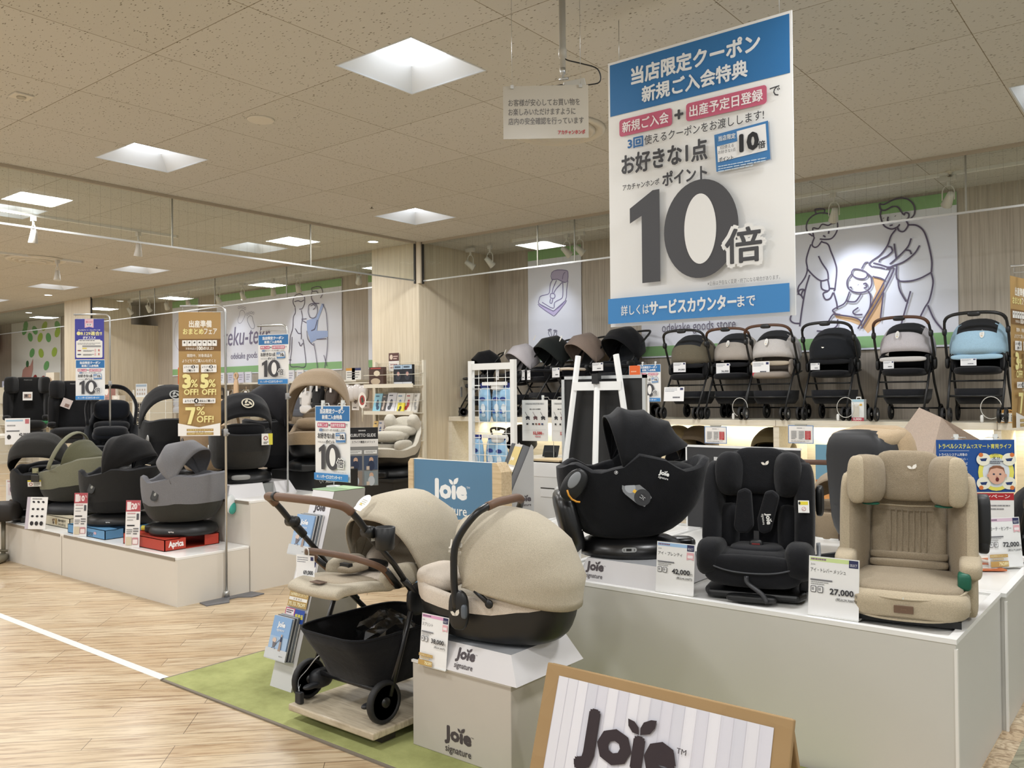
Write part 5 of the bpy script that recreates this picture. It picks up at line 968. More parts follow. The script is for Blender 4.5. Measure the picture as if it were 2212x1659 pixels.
# pushchairs under the shelf
for u, Y, hc, lab, rz in ((1452, 9.0, fab('#8a7d5f'), 'olive hooded pushchair under the shelf, left of the first price table', -8), (1500, 9.05, fab('#6f6353'), 'brown hooded pushchair under the shelf behind the first price table', 0), (1668, 9.0, fab('#6b6146'), 'dark olive hooded pushchair under the shelf before the divider', 10), (1110, 9.0, BLK, 'black hooded pushchair under the shelf behind the wire rack', -20)):
    t = pushchair(lab, (at(u, 1000, Y=Y).x, Y, .08), rz, hc, BLK, PLB, u < 1450, hoodk=1, group='pushchairs under the shelf', sc=1.0 if u > 1200 else .98)
# price tables, small shelf items
def ptable(u, label):
    q = at(u, 958, Y=8.62); p = Pg(260, 190, .26, .185, .003, '#6f93c4', .4); p.rect(8, 8, 244, 174, '#f2f1ee'); p.rr(86, 22, 86, 14, 6, '#e3e3e0'); p.lines(92, 26, 74, 1, 5, 5, '#77777a', 3)
    for k in range(7): p.rect(26, 56 + k * 15, 206, 1.4, '#8f8f92')
    p.rect(176, 57, 56, 90, '#b3262e'); p.lines(32, 61, 56, 6, 15, 6, '#8b8b8e', 5); p.lines(110, 61, 56, 6, 15, 6, '#8b8b8e', 6); p.lines(186, 61, 40, 6, 15, 6, '#e7a9a9', 8); p.lines(30, 160, 190, 2, 8, 4, '#9a9a9c', 2)
    t = T('price_table', label, 'price table', tuple(q)); p.obj('printed_sheet', par=t); b = MB(); b.box(-.06, .06, -.004, .012, .182, .197); b.build('clip_rail', M('#a8a89e', .4), t)
ptable(1546, 'blue framed price table with a red column, hanging left of the black upright seat'); ptable(1730, 'blue framed price table with a red column, right of the shelf divider')
q = at(1853, 908, Y=8.75); t = T('boxed_item', 'white boxed accessory with a red 3,000 price strip on the shelf', 'box', (q.x, 8.75, 1.213)); b = MB(); b.box(-.06, .06, -.0, .08, 0, .215); b.build('carton', M('#eef0ee', .4), t)
p = Pg(60, 110, .118, .213, 0, edge=False); p.rect(0, 0, 60, 12, '#a9cfe0'); p.rect(8, 26, 30, 62, '#d8d2c3'); p.rect(40, 22, 12, 10, '#e6b64a'); p.oval(24, 30, 8, 8, '#e3e0d8'); p.rect(0, 92, 60, 18, '#c0505f'); p.text('3,000', 8, 95, 40, 12, '#f6e9ea', .04); p.obj('print', loc=(0, -.001, 0), par=t); b = MB(); b.tube([(-.02, .04, .215), (-.02, .04, .235), (.02, .04, .235), (.02, .04, .215)], .006, 6); b.build('hanger_loop', WHITE, t)
q = at(2182, 908, Y=8.72); t = T('warning_sign', 'yellow topped camera warning sign on the shelf at the right', 'sign', (q.x, 8.72, 1.213)); p = Pg(110, 60, .21, .118, .003, '#f2ede2', .4); p.rect(0, 0, 110, 15, '#d9a04c'); p.rect(0, 56, 110, 4, '#d9a04c'); p.poly([(28, 12), (38, 12), (33, 3)], '#2a2320'); p.text('WARNING', 42, 4, 56, 8, '#2a2320', .03); p.poly([(8, 22), (52, 22), (48, 30), (12, 30)], '#2d2f33'); p.oval(30, 38, 15, 12, '#2d2f33'); p.oval(30, 40, 7, 7, '#e9e6dd'); p.oval(30, 40, 3.5, 3.5, '#2d2f33'); p.lines(60, 24, 42, 4, 8, 4, '#4c4c4f', 4); p.obj('plate', par=t)
q = at(1372, 868, Y=8.7); t = T('catalogue_stand', 'orange and sky blue leaflet holder left of the small coupon', 'leaflet', (q.x, 8.70, 1.213), 0); p = Pg(60, 160, .155, .62, .003, '#bfd9e6', .4); p.rr(2, 0, 56, 64, 4, '#e2672c'); p.text('SUGOCAL', 6, 28, 48, 14, '#f9ece2', .02); p.lines(10, 16, 40, 1, 6, 4, '#f3b794', 3); p.rect(0, 66, 60, 94, '#cfe2ec'); p.rect(4, 70, 12, 10, '#d9602c'); p.oval(44, 100, 14, 10, '#79b36b'); p.oval(34, 130, 10, 14, '#23262c'); p.rect(0, 150, 60, 10, '#e9edee'); p.obj('print', par=t)
q = at(1388, 905, Y=8.7); t = T('info_card', 'narrow white information card below the small coupon', 'card', (q.x + .02, 8.695, 1.213)); p = Pg(50, 100, .15, .27, .002, '#eeeeec', .4); p.lines(6, 6, 30, 2, 6, 3, '#333333', 3); p.oval(14, 44, 6, 12, '#222222'); p.oval(34, 44, 6, 12, '#222222'); p.oval(24, 50, 4, 4, '#c23a3a'); p.lines(8, 70, 34, 3, 7, 2, '#9a9a9a', 4); p.obj('print', par=t)
for u, lab in ((1600, 'cable lock ring between the olive and grey beige pushchairs'), (1828, 'white cable lock on the black pushchair wheel'), (2142, 'white cable lock on the light blue pushchair wheel')):
    q = at(u, 880, Y=8.7); t = T('cable_lock', lab, 'cable lock', (q.x, 8.66, 1.214)); b = MB(); b.tube([(.085 * math.cos(k * PI / 10), .02, .135 + .10 * math.sin(k * PI / 10)) for k in range(20)], .0035, 6, True); b.build('cable', M('#d4d3cc', .3), t); b = MB(); b.ell((-.075, .018, .035), (.014, .01, .035), .6); b.build('lock_body', M('#e6e6e2', .3), t)
# ================================================================ LEFT DISPLAY: CHILD SEATS
GRY = fab('#77777a'); GRY2 = fab('#68686c'); SAGE = fab('#7c7b66'); CAMEL = fab('#a98f70'); CHAR = fab('#3a3937'); DARKMESH = M('#33322c', .8, 0, .2, 0, 'mesh')
def swivel(label, loc, rz, cover, liner, lower, hoodc=None, hoops=None, badge=None, button=True, sc=1.0, base=PLB, baseh=.085, side=None, a=.34, lowsplit=.55, piv=None, stop=False, cat='child seat'):
    t = T('child_seat', label, cat, loc, rz); t.scale = (sc, sc, sc)
    side = side or [(-.34, .40), (-.28, .45), (-.18, .40), (-.05, .42), (.08, .46), (.2, .45), (.34, .47)]
    bucket(t, a, .225, .0, side, (-.03, .10), .16, .72, .04, .2, cover, liner, lower, lowsplit, .9)
    swivel_base(t, .22, baseh, base, 1.12, stop)
    b = MB(); b.box(-.075, .075, -.30, -.2, .0, .06); b.build('base_nose', base, t, bev=.015)
    b = MB(); b.ell((0, .16, .40), (.15, .11, .05), .6); b.ell((0, -.10, .36), (.14, .12, .05), .6); b.build('inner_cushion', liner, t)
    if hoodc:
        b = MB(); R_ = hood(b, piv or (0, .0, .42), hoops or [(-14, .27, .215, .78), (6, .30, .215, .78), (30, .31, .21, .8), (55, .33, .205, .84)], 22, 4, .03); b.build('hood', hoodc, t, solid=.006); hoop_tubes(R_, (0, 4, len(R_) - 1), .006, 'hood_seam', liner, t)
    if button:
        p = Pg(40, 60, .065, .095, 0, edge=False); p.rr(1, 1, 38, 58, 14, '#2b2b2a'); p.rr(7, 9, 26, 42, 10, '#3a3a38'); p.oval(20, 27, 6, 8, '#9b9b95'); o = p.obj('side_button', par=t); o.matrix_local = Matrix.Translation((.229, -.12, .27)) @ XN @ rot('Y', 14)
    return t
def round_badge(t, c, r, X, col='#c9c2ae'):
    p = Pg(100, 100, 2 * r, 2 * r, 0, edge=False); p.line([(50 + 42 * math.cos(k * PI / 12), 50 + 42 * math.sin(k * PI / 12)) for k in range(24)], 10, col, True)
    for q in range(3): a_ = q * 2 * PI / 3; p.oval(50 + 18 * math.cos(a_), 50 + 18 * math.sin(a_), 20, 9, col, math.degrees(a_) + 60)
    o = p.obj('round_badge', par=t); o.matrix_local = Matrix.Translation(c) @ X @ Matrix.Translation((0, 0, -r))
def open_box(name, label, x0, x1, y0, y1, z, h, col, side_texts=(), cat='box', notch=True):
    t = T(name, label, cat, ((x0 + x1) / 2, (y0 + y1) / 2, z)); w, d = (x1 - x0) / 2, (y1 - y0) / 2; m = M(col, .5)
    b = MB(); b.box(-w, w, -d, -d + .006, 0, h); b.box(-w, w, d - .006, d, 0, h); b.box(-w, -w + .006, -d, d, 0, h); b.box(w - .006, w, -d, -d * .25, 0, h); b.box(w - .006, w, d * .45, d, 0, h); b.box(-w, w, -d, d, 0, .004)
    b.box(-w, w, -d, -d * .45, h - .004, h); b.box(-w, w, d * .6, d, h - .004, h); b.build('tray', m, t)
    return t, w, d
# grey seat on red tray
t, w, d = open_box('display_tray', 'red cardboard tray with white maker lettering under the grey seat', -6.62, -6.0, 3.345, 3.80, .356, .085, '#b53a28')
p = Pg(100, 30, .17, .075, 0, edge=False); p.text('Aprica', 18, 4, 70, 22, '#f3ece8', .05); p.obj('lettering', loc=(w + .001, -d * .62, .004), rz=90, par=t)
p = Pg(100, 30, .2, .075, 0, edge=False); p.text('Aprica', 10, 5, 70, 22, '#f3ece8', .05); p.obj('lettering', loc=(-.12, -d - .001, .004), par=t)
t = swivel('grey swivel child seat with grey hood, on the red cardboard tray', (-6.22, 3.63, .445), -62, GRY, GRY2, DARKMESH, GRY, [(-48, .27, .21, .74), (-24, .32, .22, .75), (4, .32, .215, .78), (30, .29, .205, .8)], sc=1.0, lowsplit=.45, piv=(0, .03, .40))
p = Pg(60, 20, .06, .02, 0, edge=False); p.text('aprica', 4, 3, 52, 14, '#e6e6e2', .04); o = p.obj('base_lettering', par=t); o.matrix_local = Matrix.Translation((.255, .05, .03)) @ rot('Z', 80)
b = MB(); b.ell((-.05, .37, .22), (.06, .03, .075)); b.build('white_pod', M('#dfe3e2', .4), t); b = MB(); b.ell((-.05, .385, .19), (.045, .025, .05)); b.build('teal_pod', M('#3fa596', .45), t)
b = MB(); b.bar((.05, -.25, .03), (.05, -.33, .035), .02, 8); b.build('yellow_guide', M('#d2c33a', .5), t)
# black seat on blue tray
t, w, d = open_box('display_tray', 'light blue cardboard tray with dark script lettering under the black hooded seat', -7.56, -6.9, 3.335, 3.74, .356, .075, '#5e93bd')
p = Pg(100, 30, .3, .07, 0, edge=False); p.text('Fuuuex', 14, 6, 60, 20, '#23303a', skew=.25); p.oval(88, 14, 8, 5, '#c9a6b4'); p.obj('lettering', loc=(.05, -d - .001, .002), par=t)
t = swivel('black swivel child seat with tall black hood, on the light blue tray', (-7.22, 3.62, .435), -60, fab('#242423'), BLK, fab('#1d1d1c'), fab('#101011'), [(-2, .30, .21, .78), (18, .34, .215, .78), (44, .36, .21, .8), (66, .36, .2, .84)], sc=1.02, piv=(0, -.02, .42))
p = Pg(60, 20, .05, .018, 0, edge=False); p.text('aprica', 4, 3, 52, 14, '#d9d9d5', .04); o = p.obj('base_lettering', par=t); o.matrix_local = Matrix.Translation((.255, .06, .03)) @ rot('Z', 80)
b = MB(); b.bar((.05, -.25, .03), (.05, -.34, .035), .02, 8); b.build('yellow_guide', M('#d2c33a', .5), t)
# green carrier
t, w, d = open_box('display_tray', 'beige printed cardboard tray under the sage green carrier', -8.6, -7.74, 3.43, 3.86, .356, .09, '#cfc6ae')
p = Pg(100, 30, .34, .085, 0, edge=False); p.oval(14, 12, 3, 4, '#6b4a2c'); p.oval(22, 10, 3, 4, '#6b4a2c'); p.oval(18, 20, 4, 5, '#46321f'); p.oval(34, 15, 6, 10, '#a8894e'); p.text('寝かせ返りで', 48, 6, 42, 8, '#3a3127', .03); p.text('スイングくん', 48, 18, 42, 8, '#3a3127', .03); p.obj('lettering', loc=(.22, -d - .001, .002), par=t)
t = swivel('sage green infant carrier with a raised hood bow, dark mesh below', (-8.18, 3.70, .45), -64, SAGE, fab('#6d6b58'), DARKMESH, None, None, button=False, sc=1.08, side=[(-.36, .31), (-.26, .34), (-.12, .36), (.05, .42), (.2, .46), (.34, .47)], lowsplit=.42, base=PLB2)
b = MB(); H = [(.23 * math.cos(q), -.10 - .0 + .18 * (math.sin(q)) * .55, .38 + .30 * math.sin(q)) for q in [PI * k / 20 for k in range(21)]]; b.tube(H, .02, 10, False, .45); b.build('hood_bow', SAGE, t)
b = MB(); R_ = hood(b, (0, .0, .38), [(12, .24, .215, .8), (40, .22, .2, .84), (70, .26, .19, .85)], 20, 4, .05); b.build('folded_hood', fab('#55543f'), t, solid=.006)
b = MB(); b.box(.222, .232, -.27, -.19, .27, .33); b.build('handle_opening', M('#2a2822', .5), t, bev=.008)
p = Pg(60, 16, .07, .018, 0, edge=False); p.text('Combi', 4, 2, 50, 12, '#5f5d4b'); o = p.obj('side_lettering', par=t); o.matrix_local = Matrix.Translation((.231, -.05, .35)) @ rot('Z', 90)
# black seat far left with big windowed hood
t = swivel('black child seat with a wide windowed hood at the left end of the low step', (-8.70, 3.60, .356), 50, fab('#232220'), BLK, fab('#1b1a19'), fab('#262522'), [(-58, .25, .23, .75), (-30, .31, .235, .75), (0, .33, .235, .75), (30, .32, .23, .8), (50, .28, .22, .84)], button=False, sc=1.1, piv=(0, -.06, .42))
p = Pg(60, 32, .105, .055, .001, '#eeece3'); p.rect(0, 0, 60, 8, '#d8c93a'); p.oval(14, 20, 8, 8, '#a34b52'); p.oval(14, 20, 5, 5, '#eeece3'); p.lines(26, 13, 28, 3, 6, 3, '#77756d', 3); o = p.obj('warning_label', par=t); o.matrix_local = Matrix.Translation((.06, -.375, .31)) @ rot('X', 10)
p = Pg(20, 18, .05, .045, .001, '#6b6a52'); p.lines(2, 3, 16, 3, 5, 3, '#b9b68e', 3); o = p.obj('printed_tag', par=t); o.matrix_local = Matrix.Translation((.06, -.36, .42))
# ---- upper step
t = T('cap_plinth', 'white sloped plinth under the black shell seat on the tall step', 'plinth', (-6.24, 4.17, .7)); b = MB(); w, d, i, h = .30, .33, .045, .10
for y0, y1 in ((-d, .02), (.13, d)):
    B = [(-w, y0, 0), (w, y0, 0), (w, y1, 0), (-w, y1, 0)]; U = [(-w + i, y0 + (i if y0 == -d else 0), h), (w - i, y0 + (i if y0 == -d else 0), h), (w - i, y1 - (i if y1 == d else 0), h), (-w + i, y1 - (i if y1 == d else 0), h)]; b.add(B + U, [(0, 1, 5, 4), (1, 2, 6, 5), (2, 3, 7, 6), (3, 0, 4, 7), (4, 5, 6, 7)])
b.build('sloped_sides', CAPM, t); b = MB(); b.box(-w + .08, w - .05, .02, .13, 0, h - .01); b.build('gap_filler', M('#8d8e8c', .5), t)
t = swivel('black shell seat with hood and round pale badge, on the white sloped plinth', (-6.27, 4.17, .80), -112, fab('#2a2927'), BLK, fab('#302e2a'), BLK, [(-8, .30, .22, .78), (14, .33, .22, .78), (40, .32, .215, .8), (60, .30, .21, .84)], button=False, sc=1.08, side=[(-.34, .36), (-.2, .36), (-.05, .38), (.1, .40), (.2, .38), (.34, .36)], lowsplit=.3, piv=(0, .06, .36))
round_badge(t, (0, .285, .605), .05, rot('Z', 180) @ rot('X', -40)); b = MB(); b.tube([(.232, -.05 + .05 * math.cos(q), .22 + .09 * math.sin(q)) for q in (-2.2, -1.6, -1.0, -.4, .2, .8)], .006, 6); b.build('grey_lever', M('#b9b9b4', .35, .4), t)
p = Pg(50, 50, .09, .085, .001, '#eceae4'); p.poly([(30, 0), (50, 0), (50, 50), (34, 50)], '#d8cf4a'); p.oval(18, 20, 10, 10, '#9a5b62'); p.oval(18, 20, 6, 6, '#eceae4'); p.lines(8, 36, 22, 2, 6, 3, '#55534f', 4); o = p.obj('warning_label', par=t); o.matrix_local = Matrix.Translation((-.13, .335, .29)) @ rot('Z', 195)
b = MB(); b.ell((.05, .27, .05), (.07, .02, .02), .6); b.build('grey_foot', M('#8f8f8c', .4), t)
t = swivel('camel brown shell seat, partly hidden behind the gold banner', (-7.02, 4.36, .73), -112, CAMEL, fab('#b8a284'), fab('#a38a6b'), CAMEL, [(-6, .26, .215, .78), (18, .29, .215, .78), (44, .29, .21, .8)], button=False, sc=1.12, lowsplit=.35, piv=(0, .05, .40), base=PLB)
round_badge(t, (0, .245, .63), .045, rot('Z', 180) @ rot('X', -40), '#e8e2d2'); b = MB(); b.ell((.224, .02, .27), (.012, .05, .11), .8, rot('X', -30)); b.build('side_grip', M('#3b332c', .4), t)
b = MB(); b.ell((-.17, -.30, .33), (.06, .1, .06), .7); b.build('leg_rest', CRM, t)
t = swivel('black shell seat with a round badge left of the gold banner', (-7.85, 4.42, .74), -108, fab('#151515'), BLK, BLK, fab('#1a1a1b'), [(-10, .33, .23, .76), (14, .36, .23, .76), (44, .34, .22, .8)], button=False, sc=1.18, lowsplit=.3, piv=(0, .03, .40))
round_badge(t, (0, .275, .67), .05, rot('Z', 180) @ rot('X', -40), '#8f8f8a'); b = MB(); b.ell((.2, .19, .26), (.012, .045, .1), .8, rot('X', -30)); b.build('grey_lever', M('#a3a3a0', .3, .5), t)
p = Pg(40, 60, .09, .12, .001, '#f0efeb'); p.poly([(12, 40), (24, 14), (32, 18), (28, 46)], '#222222'); o = p.obj('printed_tag', par=t); o.matrix_local = Matrix.Translation((.25, -.22, .20)) @ rot('Z', 80)
t = swivel('black reclined seat with padded head hoop, left of the badge seat', (-9.0, 4.42, .72), 62, fab('#131416'), fab('#15171b'), BLK, None, None, button=False, sc=1.2, side=[(-.34, .24), (-.2, .25), (0, .30), (.16, .42), (.34, .60)])
b = MB(); b.tube(sp([(-.19, .05, .42), (-.2, .12, .60), (-.12, .2, .73), (0, .22, .76), (.12, .2, .73), (.2, .12, .60), (.19, .05, .42)], 5), .03, 8, False, .5); b.build('head_hoop', BLK, t); b = MB(); b.ell((0, .17, .55), (.15, .07, .09), .6); b.ell((0, -.08, .33), (.15, .13, .05), .6); b.build('head_cushion', fab('#10141c'), t)
b = MB(); b.box(-.03, .03, -.16, -.12, .36, .40); b.build('buckle', PLB, t); b = MB(); b.box(-.02, .02, -.165, -.16, .365, .375); b.build('red_button', M('#b3442f', .4), t)
def booster(label, loc, rz, cov, sc=1.0, tagk=True):
    t = T('booster_seat', label, 'booster seat', loc, rz); t.scale = (sc,) * 3
    pad('backrest', (0, .12, .40), (.2, .05, .28), cov, .4, X8, t)
    for s in (-1, 1): pad('head_wing', (s * .17, .03, .58), (.055, .10, .10), cov, .5, rot('Z', s * 18), t); pad('side_wing', (s * .2, .05, .34), (.04, .1, .19), cov, .5, rot('Z', s * 14), t); pad('armrest', (s * .2, -.12, .2), (.035, .12, .03), cov, .6, None, t)
    pad('seat_cushion', (0, -.12, .11), (.21, .2, .06), cov, .55, None, t); b = MB(); b.box(-.18, .18, -.25, .12, 0, .05); b.build('base_plate', PLB, t)
    p = Pg(50, 14, .1, .028, 0, edge=False); p.text('maxicosi', 4, 3, 42, 8, '#8b8b88'); p.obj('lettering', loc=(0, .03, .63), par=t)
    return t
t = booster('black booster seat with two head wings and a white picture tag at the far left', tuple(at(60, 938, X=-11.3)), 62, fab('#171717'), 1.05)
p = Pg(50, 50, .10, .10, .001, '#efece6'); p.rect(6, 12, 38, 26, '#8d7d74'); p.oval(18, 22, 7, 8, '#3a302b'); p.oval(36, 24, 6, 9, '#c9a58e'); o = p.obj('picture_tag', par=t); o.matrix_local = Matrix.Translation((.0, -.02, .40)) @ rot('X', -5)
b = MB(); b.ell((.18, -.18, .14), (.07, .05, .022), .6); b.build('green_belt_hook', M('#2f7a4a', .5), t)
t = booster('black booster seat right of the one with the picture tag, with a slanted card', tuple(at(160, 955, X=-10.4)), 58, fab('#141416'), 1.08)
p = Pg(50, 50, .10, .10, .001, '#cfc2bc'); p.rect(20, 26, 22, 18, '#8b6f63'); o = p.obj('picture_tag', par=t); o.matrix_local = Matrix.Translation((-.08, -.08, .38)) @ rot('Y', 22)
# white shelf fixture behind the upper step
q = at(60, 938, X=-11.3); q2 = at(160, 955, X=-10.4)
t = T('white_fixture', 'white shelf fixture with wire sides behind the tall step, under the booster seats', 'shelf', (-11.2, 4.9, 0), 62); zt = q.z - .002
b = MB(); b.box(-1.0, 1.6, -.36, .4, zt - .03, zt); b.build('shelf_board', M('#e2ddcf', .4), t); b = MB()
for x in (-1.0, -.1, .8, 1.6):
    for y0, h_ in ((-.35, zt - .03), (.36, zt + .55)): b = MB(); b.box(x - .012, x + .012, y0, y0 + .02, 0, h_); b.build('post', M('#dcd8cc', .4), t)
b = MB()
for k in range(14): b.bar((-1.0 + .2 * k, .38, .4), (-1.0 + .2 * k, .38, zt + .5), .003, 4)
for k in range(8): b.bar((-1.0, .38, .4 + .15 * k), (1.6, .38, .4 + .15 * k), .003, 4)
b.build('wire_grid', M('#d3d0c6', .4), t); b = MB()
for k in range(12): b.bar((-1.0 + .22 * k, -.34, zt - .22), (-1.0 + .22 * k, -.34, zt - .03), .003, 4)
b.bar((-1.0, -.34, zt - .22), (1.6, -.34, zt - .22), .004, 4); b.build('wire_basket', M('#d3d0c6', .4), t)
# big beige seat, cream seat
t = T('seat_carton', 'black cardboard stand printed with small white lettering under the tan hooded seat', 'box', (-6.12, 4.83, .70), 0); b = MB(); b.box(-.3, .3, -.24, .24, 0, .16); b.build('carton', M('#131313', .4), t, bev=.004)
p = Pg(100, 20, .26, .05, 0, edge=False); p.text('AILEBEBE', 34, 5, 56, 10, '#b9b9b5', .03); p.line([(8, 5), (14, 15), (20, 5), (24, 12)], 2, '#b9b9b5'); p.obj('lettering', loc=(.301, -.08, .05), rz=90, par=t)
t = swivel('tan swivel seat with a wide tan hood, on the black cardboard stand', (-6.10, 4.85, .86), 40, fab('#a08c70'), fab('#8d7a61'), M('#111112', .35), fab('#a39078'), [(-38, .36, .24, .72), (-18, .41, .245, .73), (6, .42, .24, .76), (30, .37, .23, .8)], button=False, sc=1.12, side=[(-.34, .30), (-.2, .28), (0, .29), (.16, .36), (.34, .48)], lowsplit=.35, piv=(0, .08, .38))
t = swivel('black hooded seat just behind the black badge seat', (-6.75, 5.0, .72), 150, fab('#1c1c1e'), BLK, BLK, fab('#222226'), [(-10, .33, .23, .76), (14, .37, .23, .76), (44, .36, .22, .8)], button=False, sc=1.2, piv=(0, .04, .42))
q = at(850, 1030, Y=6.5); t = swivel('cream padded reclining seat on a dark stand beside the blue board', (q.x, 6.5, .63), 20, fab('#b9b2a2'), fab('#c6c0b1'), M('#141414', .4), None, None, button=False, sc=1.2, side=[(-.34, .26), (-.2, .24), (0, .27), (.16, .38), (.34, .52)], lowsplit=.35)
for s in (-1, 1): b = MB(); b.ell((s * .12, .2, .46), (.05, .06, .1), .6, rot('X', 40)); b.build('head_wing', fab('#c9c3b5'), t); b = MB(); b.ell((s * .15, -.1, .28), (.035, .16, .05), .7); b.build('arm_pad', fab('#c2bcad'), t)
b = MB(); b.ell((0, .1, .38), (.12, .1, .04), .6, rot('X', 40)); b.ell((0, -.1, .26), (.12, .14, .04), .6); b.build('seat_pad', fab('#aaa496'), t); b = MB(); b.tube([(0, -.36, .28), (.0, -.37, .1), (0, -.34, 0)], .022, 6, False, .25); b.build('strap', PLB, t)
t2 = T('seat_stand', 'dark display stand under the cream reclining seat', 'stand', (q.x, 6.5, 0)); b = MB(); b.box(-.32, .32, -.3, .3, 0, .60); b.build('stand_body', M('#141311', .5), t2); b = MB(); b.box(-.34, .34, -.32, .32, .60, .628); b.build('stand_top', PLB, t2)
# promo board with photos
p = Pg(100, 190, .27, .52, .03, '#8a8a88', .4); p.rect(0, 0, 100, 38, '#17171a'); p.text('KURUTTO GLIDE', 8, 20, 84, 10, '#d9d9d9', .02); p.lines(36, 8, 30, 1, 4, 4, '#bdbdbd', 2); p.rect(0, 38, 100, 24, '#e6e4e0'); p.text('スライド機能のメリット', 14, 43, 76, 8, '#2b2b2c', .02)
for x, y, c in ((4, 74, '#e4e4e1'), (54, 74, '#e4e4e1')): p.rect(x, y, 42, 12, c); p.lines(x + 4, y + 3, 34, 2, 4, 2, '#8c8c8a', 3)
for x, y, c in ((2, 92, '#3b465c'), (53, 92, '#3c4c66'), (2, 142, '#8d7f73'), (53, 142, '#7f8a8e')):
    p.rect(x, y, 45, 46, c); p.oval(x + 24, y + 14, 7, 9, '#c7a58d'); p.oval(x + 24, y + 32, 11, 16, '#b9c0c6' if y > 100 else '#27334d'); p.rect(x + 8, y + 34, 10, 12, '#c8b9a8')
q = at(786, 1046, X=-5.79); p.obj('photo_board', 'black topped photo board explaining the sliding seat, right of the coupon stand', 'sign', (-5.8, q.y, .702), 55)
# leaflets and info sheets at the far left of the low step
p = Pg(100, 90, .40, .33, .003, '#f0eeea', .4); p.rect(4, 2, 60, 4, '#c9a4a4')
for x, y, c in ((6, 10, '#e6d8d8'), (36, 10, '#e2dcdc'), (66, 10, '#6b5348')): p.rect(x, y, 27, 30, c); p.oval(x + 12, y + 14, 6, 9, '#8a7280'); p.oval(x + 18, y + 24, 6, 4, '#4c4648')
p.oval(18, 62, 9, 12, '#4a3d34'); p.oval(18, 74, 9, 3, '#222222'); p.oval(52, 64, 8, 8, '#222222'); p.lines(12, 82, 20, 1, 3, 2, '#777777', 3)
q = at(60, 1140, Y=3.42); p.obj('info_sheet', 'white info sheet with seat photos at the left end of the low step', 'sheet', (-8.72, 3.42, .40), 18)
p = Pg(60, 90, .20, .28, .003, '#f2f1ee', .35); p.rect(0, 0, 10, 90, '#c7bfc9')
for r_ in range(4):
    for c_ in range(3): p.oval(20 + c_ * 14, 14 + r_ * 20, 4 + (r_ == 3), 3 + 3 * (r_ == 3), '#2b282a', 25 * (r_ == 0))
p.lines(16, 4, 40, 1, 4, 2.5, '#777777', 3); p.obj('info_sheet', 'acrylic-held accessory chart leaning in front of the photo info sheet', 'sheet', tuple(at(75, 1143, Z=.358)), 30, tilt=-8)
for k in range(6):
    q = at(16 + k * 9, 1112 + 1.5 * k, Z=.37); p = Pg(30, 40, .11, .20, .004, ('#4a3d3a', '#cfc9c3', '#6b534a', '#e4e0da', '#5b4a44', '#e9e7e3')[k], .4); p.rect(4, 4, 22, 12, '#d8d2cb'); p.oval(15, 26, 8, 8, '#2c2625'); p.rect(2, 34, 8, 4, '#b63b36' if k == 5 else '#9a8f88'); p.obj('leaflet', ('leftmost leaflet lying fanned out on the low step', 'second leaflet of the fan on the low step', 'third leaflet of the fan, brownish', 'fourth leaflet of the fan, pale', 'fifth leaflet of the fan, dark', 'front leaflet of the fan with a red corner')[k], 'leaflet', tuple(q), 40, None, 'fanned leaflets on the low step', -58)
def tallcard(label, u, v, pct, rz=0):
    q = at(u, v, Z=.357); p = Pg(50, 150, .115, .36, .003, '#f0eeec', .35); p.rect(0, 0, 50, 36, '#b5545c'); p.rect(4, 5, 14, 26, '#efe3e3'); p.text(pct, 20, 10, 18, 18, '#f6e9e9', .04); p.text('%', 40, 8, 8, 8, '#f6e9e9'); p.lines(6, 40, 36, 1, 4, 4, '#c79aa0', 2); p.rect(38, 42, 8, 20, '#55555c'); p.lines(6, 52, 28, 2, 9, 3, '#a5a5a5', 4); p.rect(6, 78, 26, 4, '#333336'); p.lines(5, 92, 20, 3, 6, 3, '#8b8b8b', 6); p.lines(28, 88, 18, 3, 8, 4, '#6b6b6e', 5); p.rect(4, 116, 20, 26, '#d8cdb4'); p.rr(26, 118, 20, 22, 2, '#c98f94'); p.rr(28, 124, 16, 14, 2, '#f0e6e4'); p.obj('tall_price_card', label, 'price card', tuple(q), rz, tilt=-4)
tallcard('tall price card with a red 10 percent top, left of the light blue tray', 172, 1159, '10', 35); tallcard('tall price card with a red 20 percent top, left of the red tray', 285, 1183, '20', 35)
t = T('price_card', 'white price card standing on the white fixture above the windowed hood', 'price card', tuple(at(38, 960, X=-10.9)), 62); p = Pg(50, 56, .26, .31, .003, '#f1f1f0', .4); p.rect(2, 3, 34, 4, '#a9c4d6'); p.rect(40, 2, 8, 10, '#c9777c'); p.lines(4, 14, 24, 1, 4, 3, '#999999', 3); p.rect(3, 26, 26, 2.5, '#66666a'); p.oval(8, 40, 4, 5, '#333333'); p.text('42,000', 28, 32, 18, 7, '#333336', .03); p.obj('printed_card', par=t)
t = T('stool_seat', 'black padded seat edge of a display stand cut off at the left edge', 'stand', tuple(at(8, 1215, Z=0)), 50); b = MB(); b.ell((-.12, 0, .47), (.25, .16, .085), .3); b.build('padded_seat', M('#1f1a16', .6), t); b = MB(); b.bar((-.02, .05, 0), (-.02, .05, .40), .02, 8); b.bar((-.2, -.02, 0), (-.2, -.02, .40), .02, 8); b.bar((-.22, .0, .12), (.02, .04, .10), .012, 6); b.ell((-.1, 0, .04), (.12, .12, .04), .5); b.build('metal_frame', M('#8d8878', .4, .5), t)
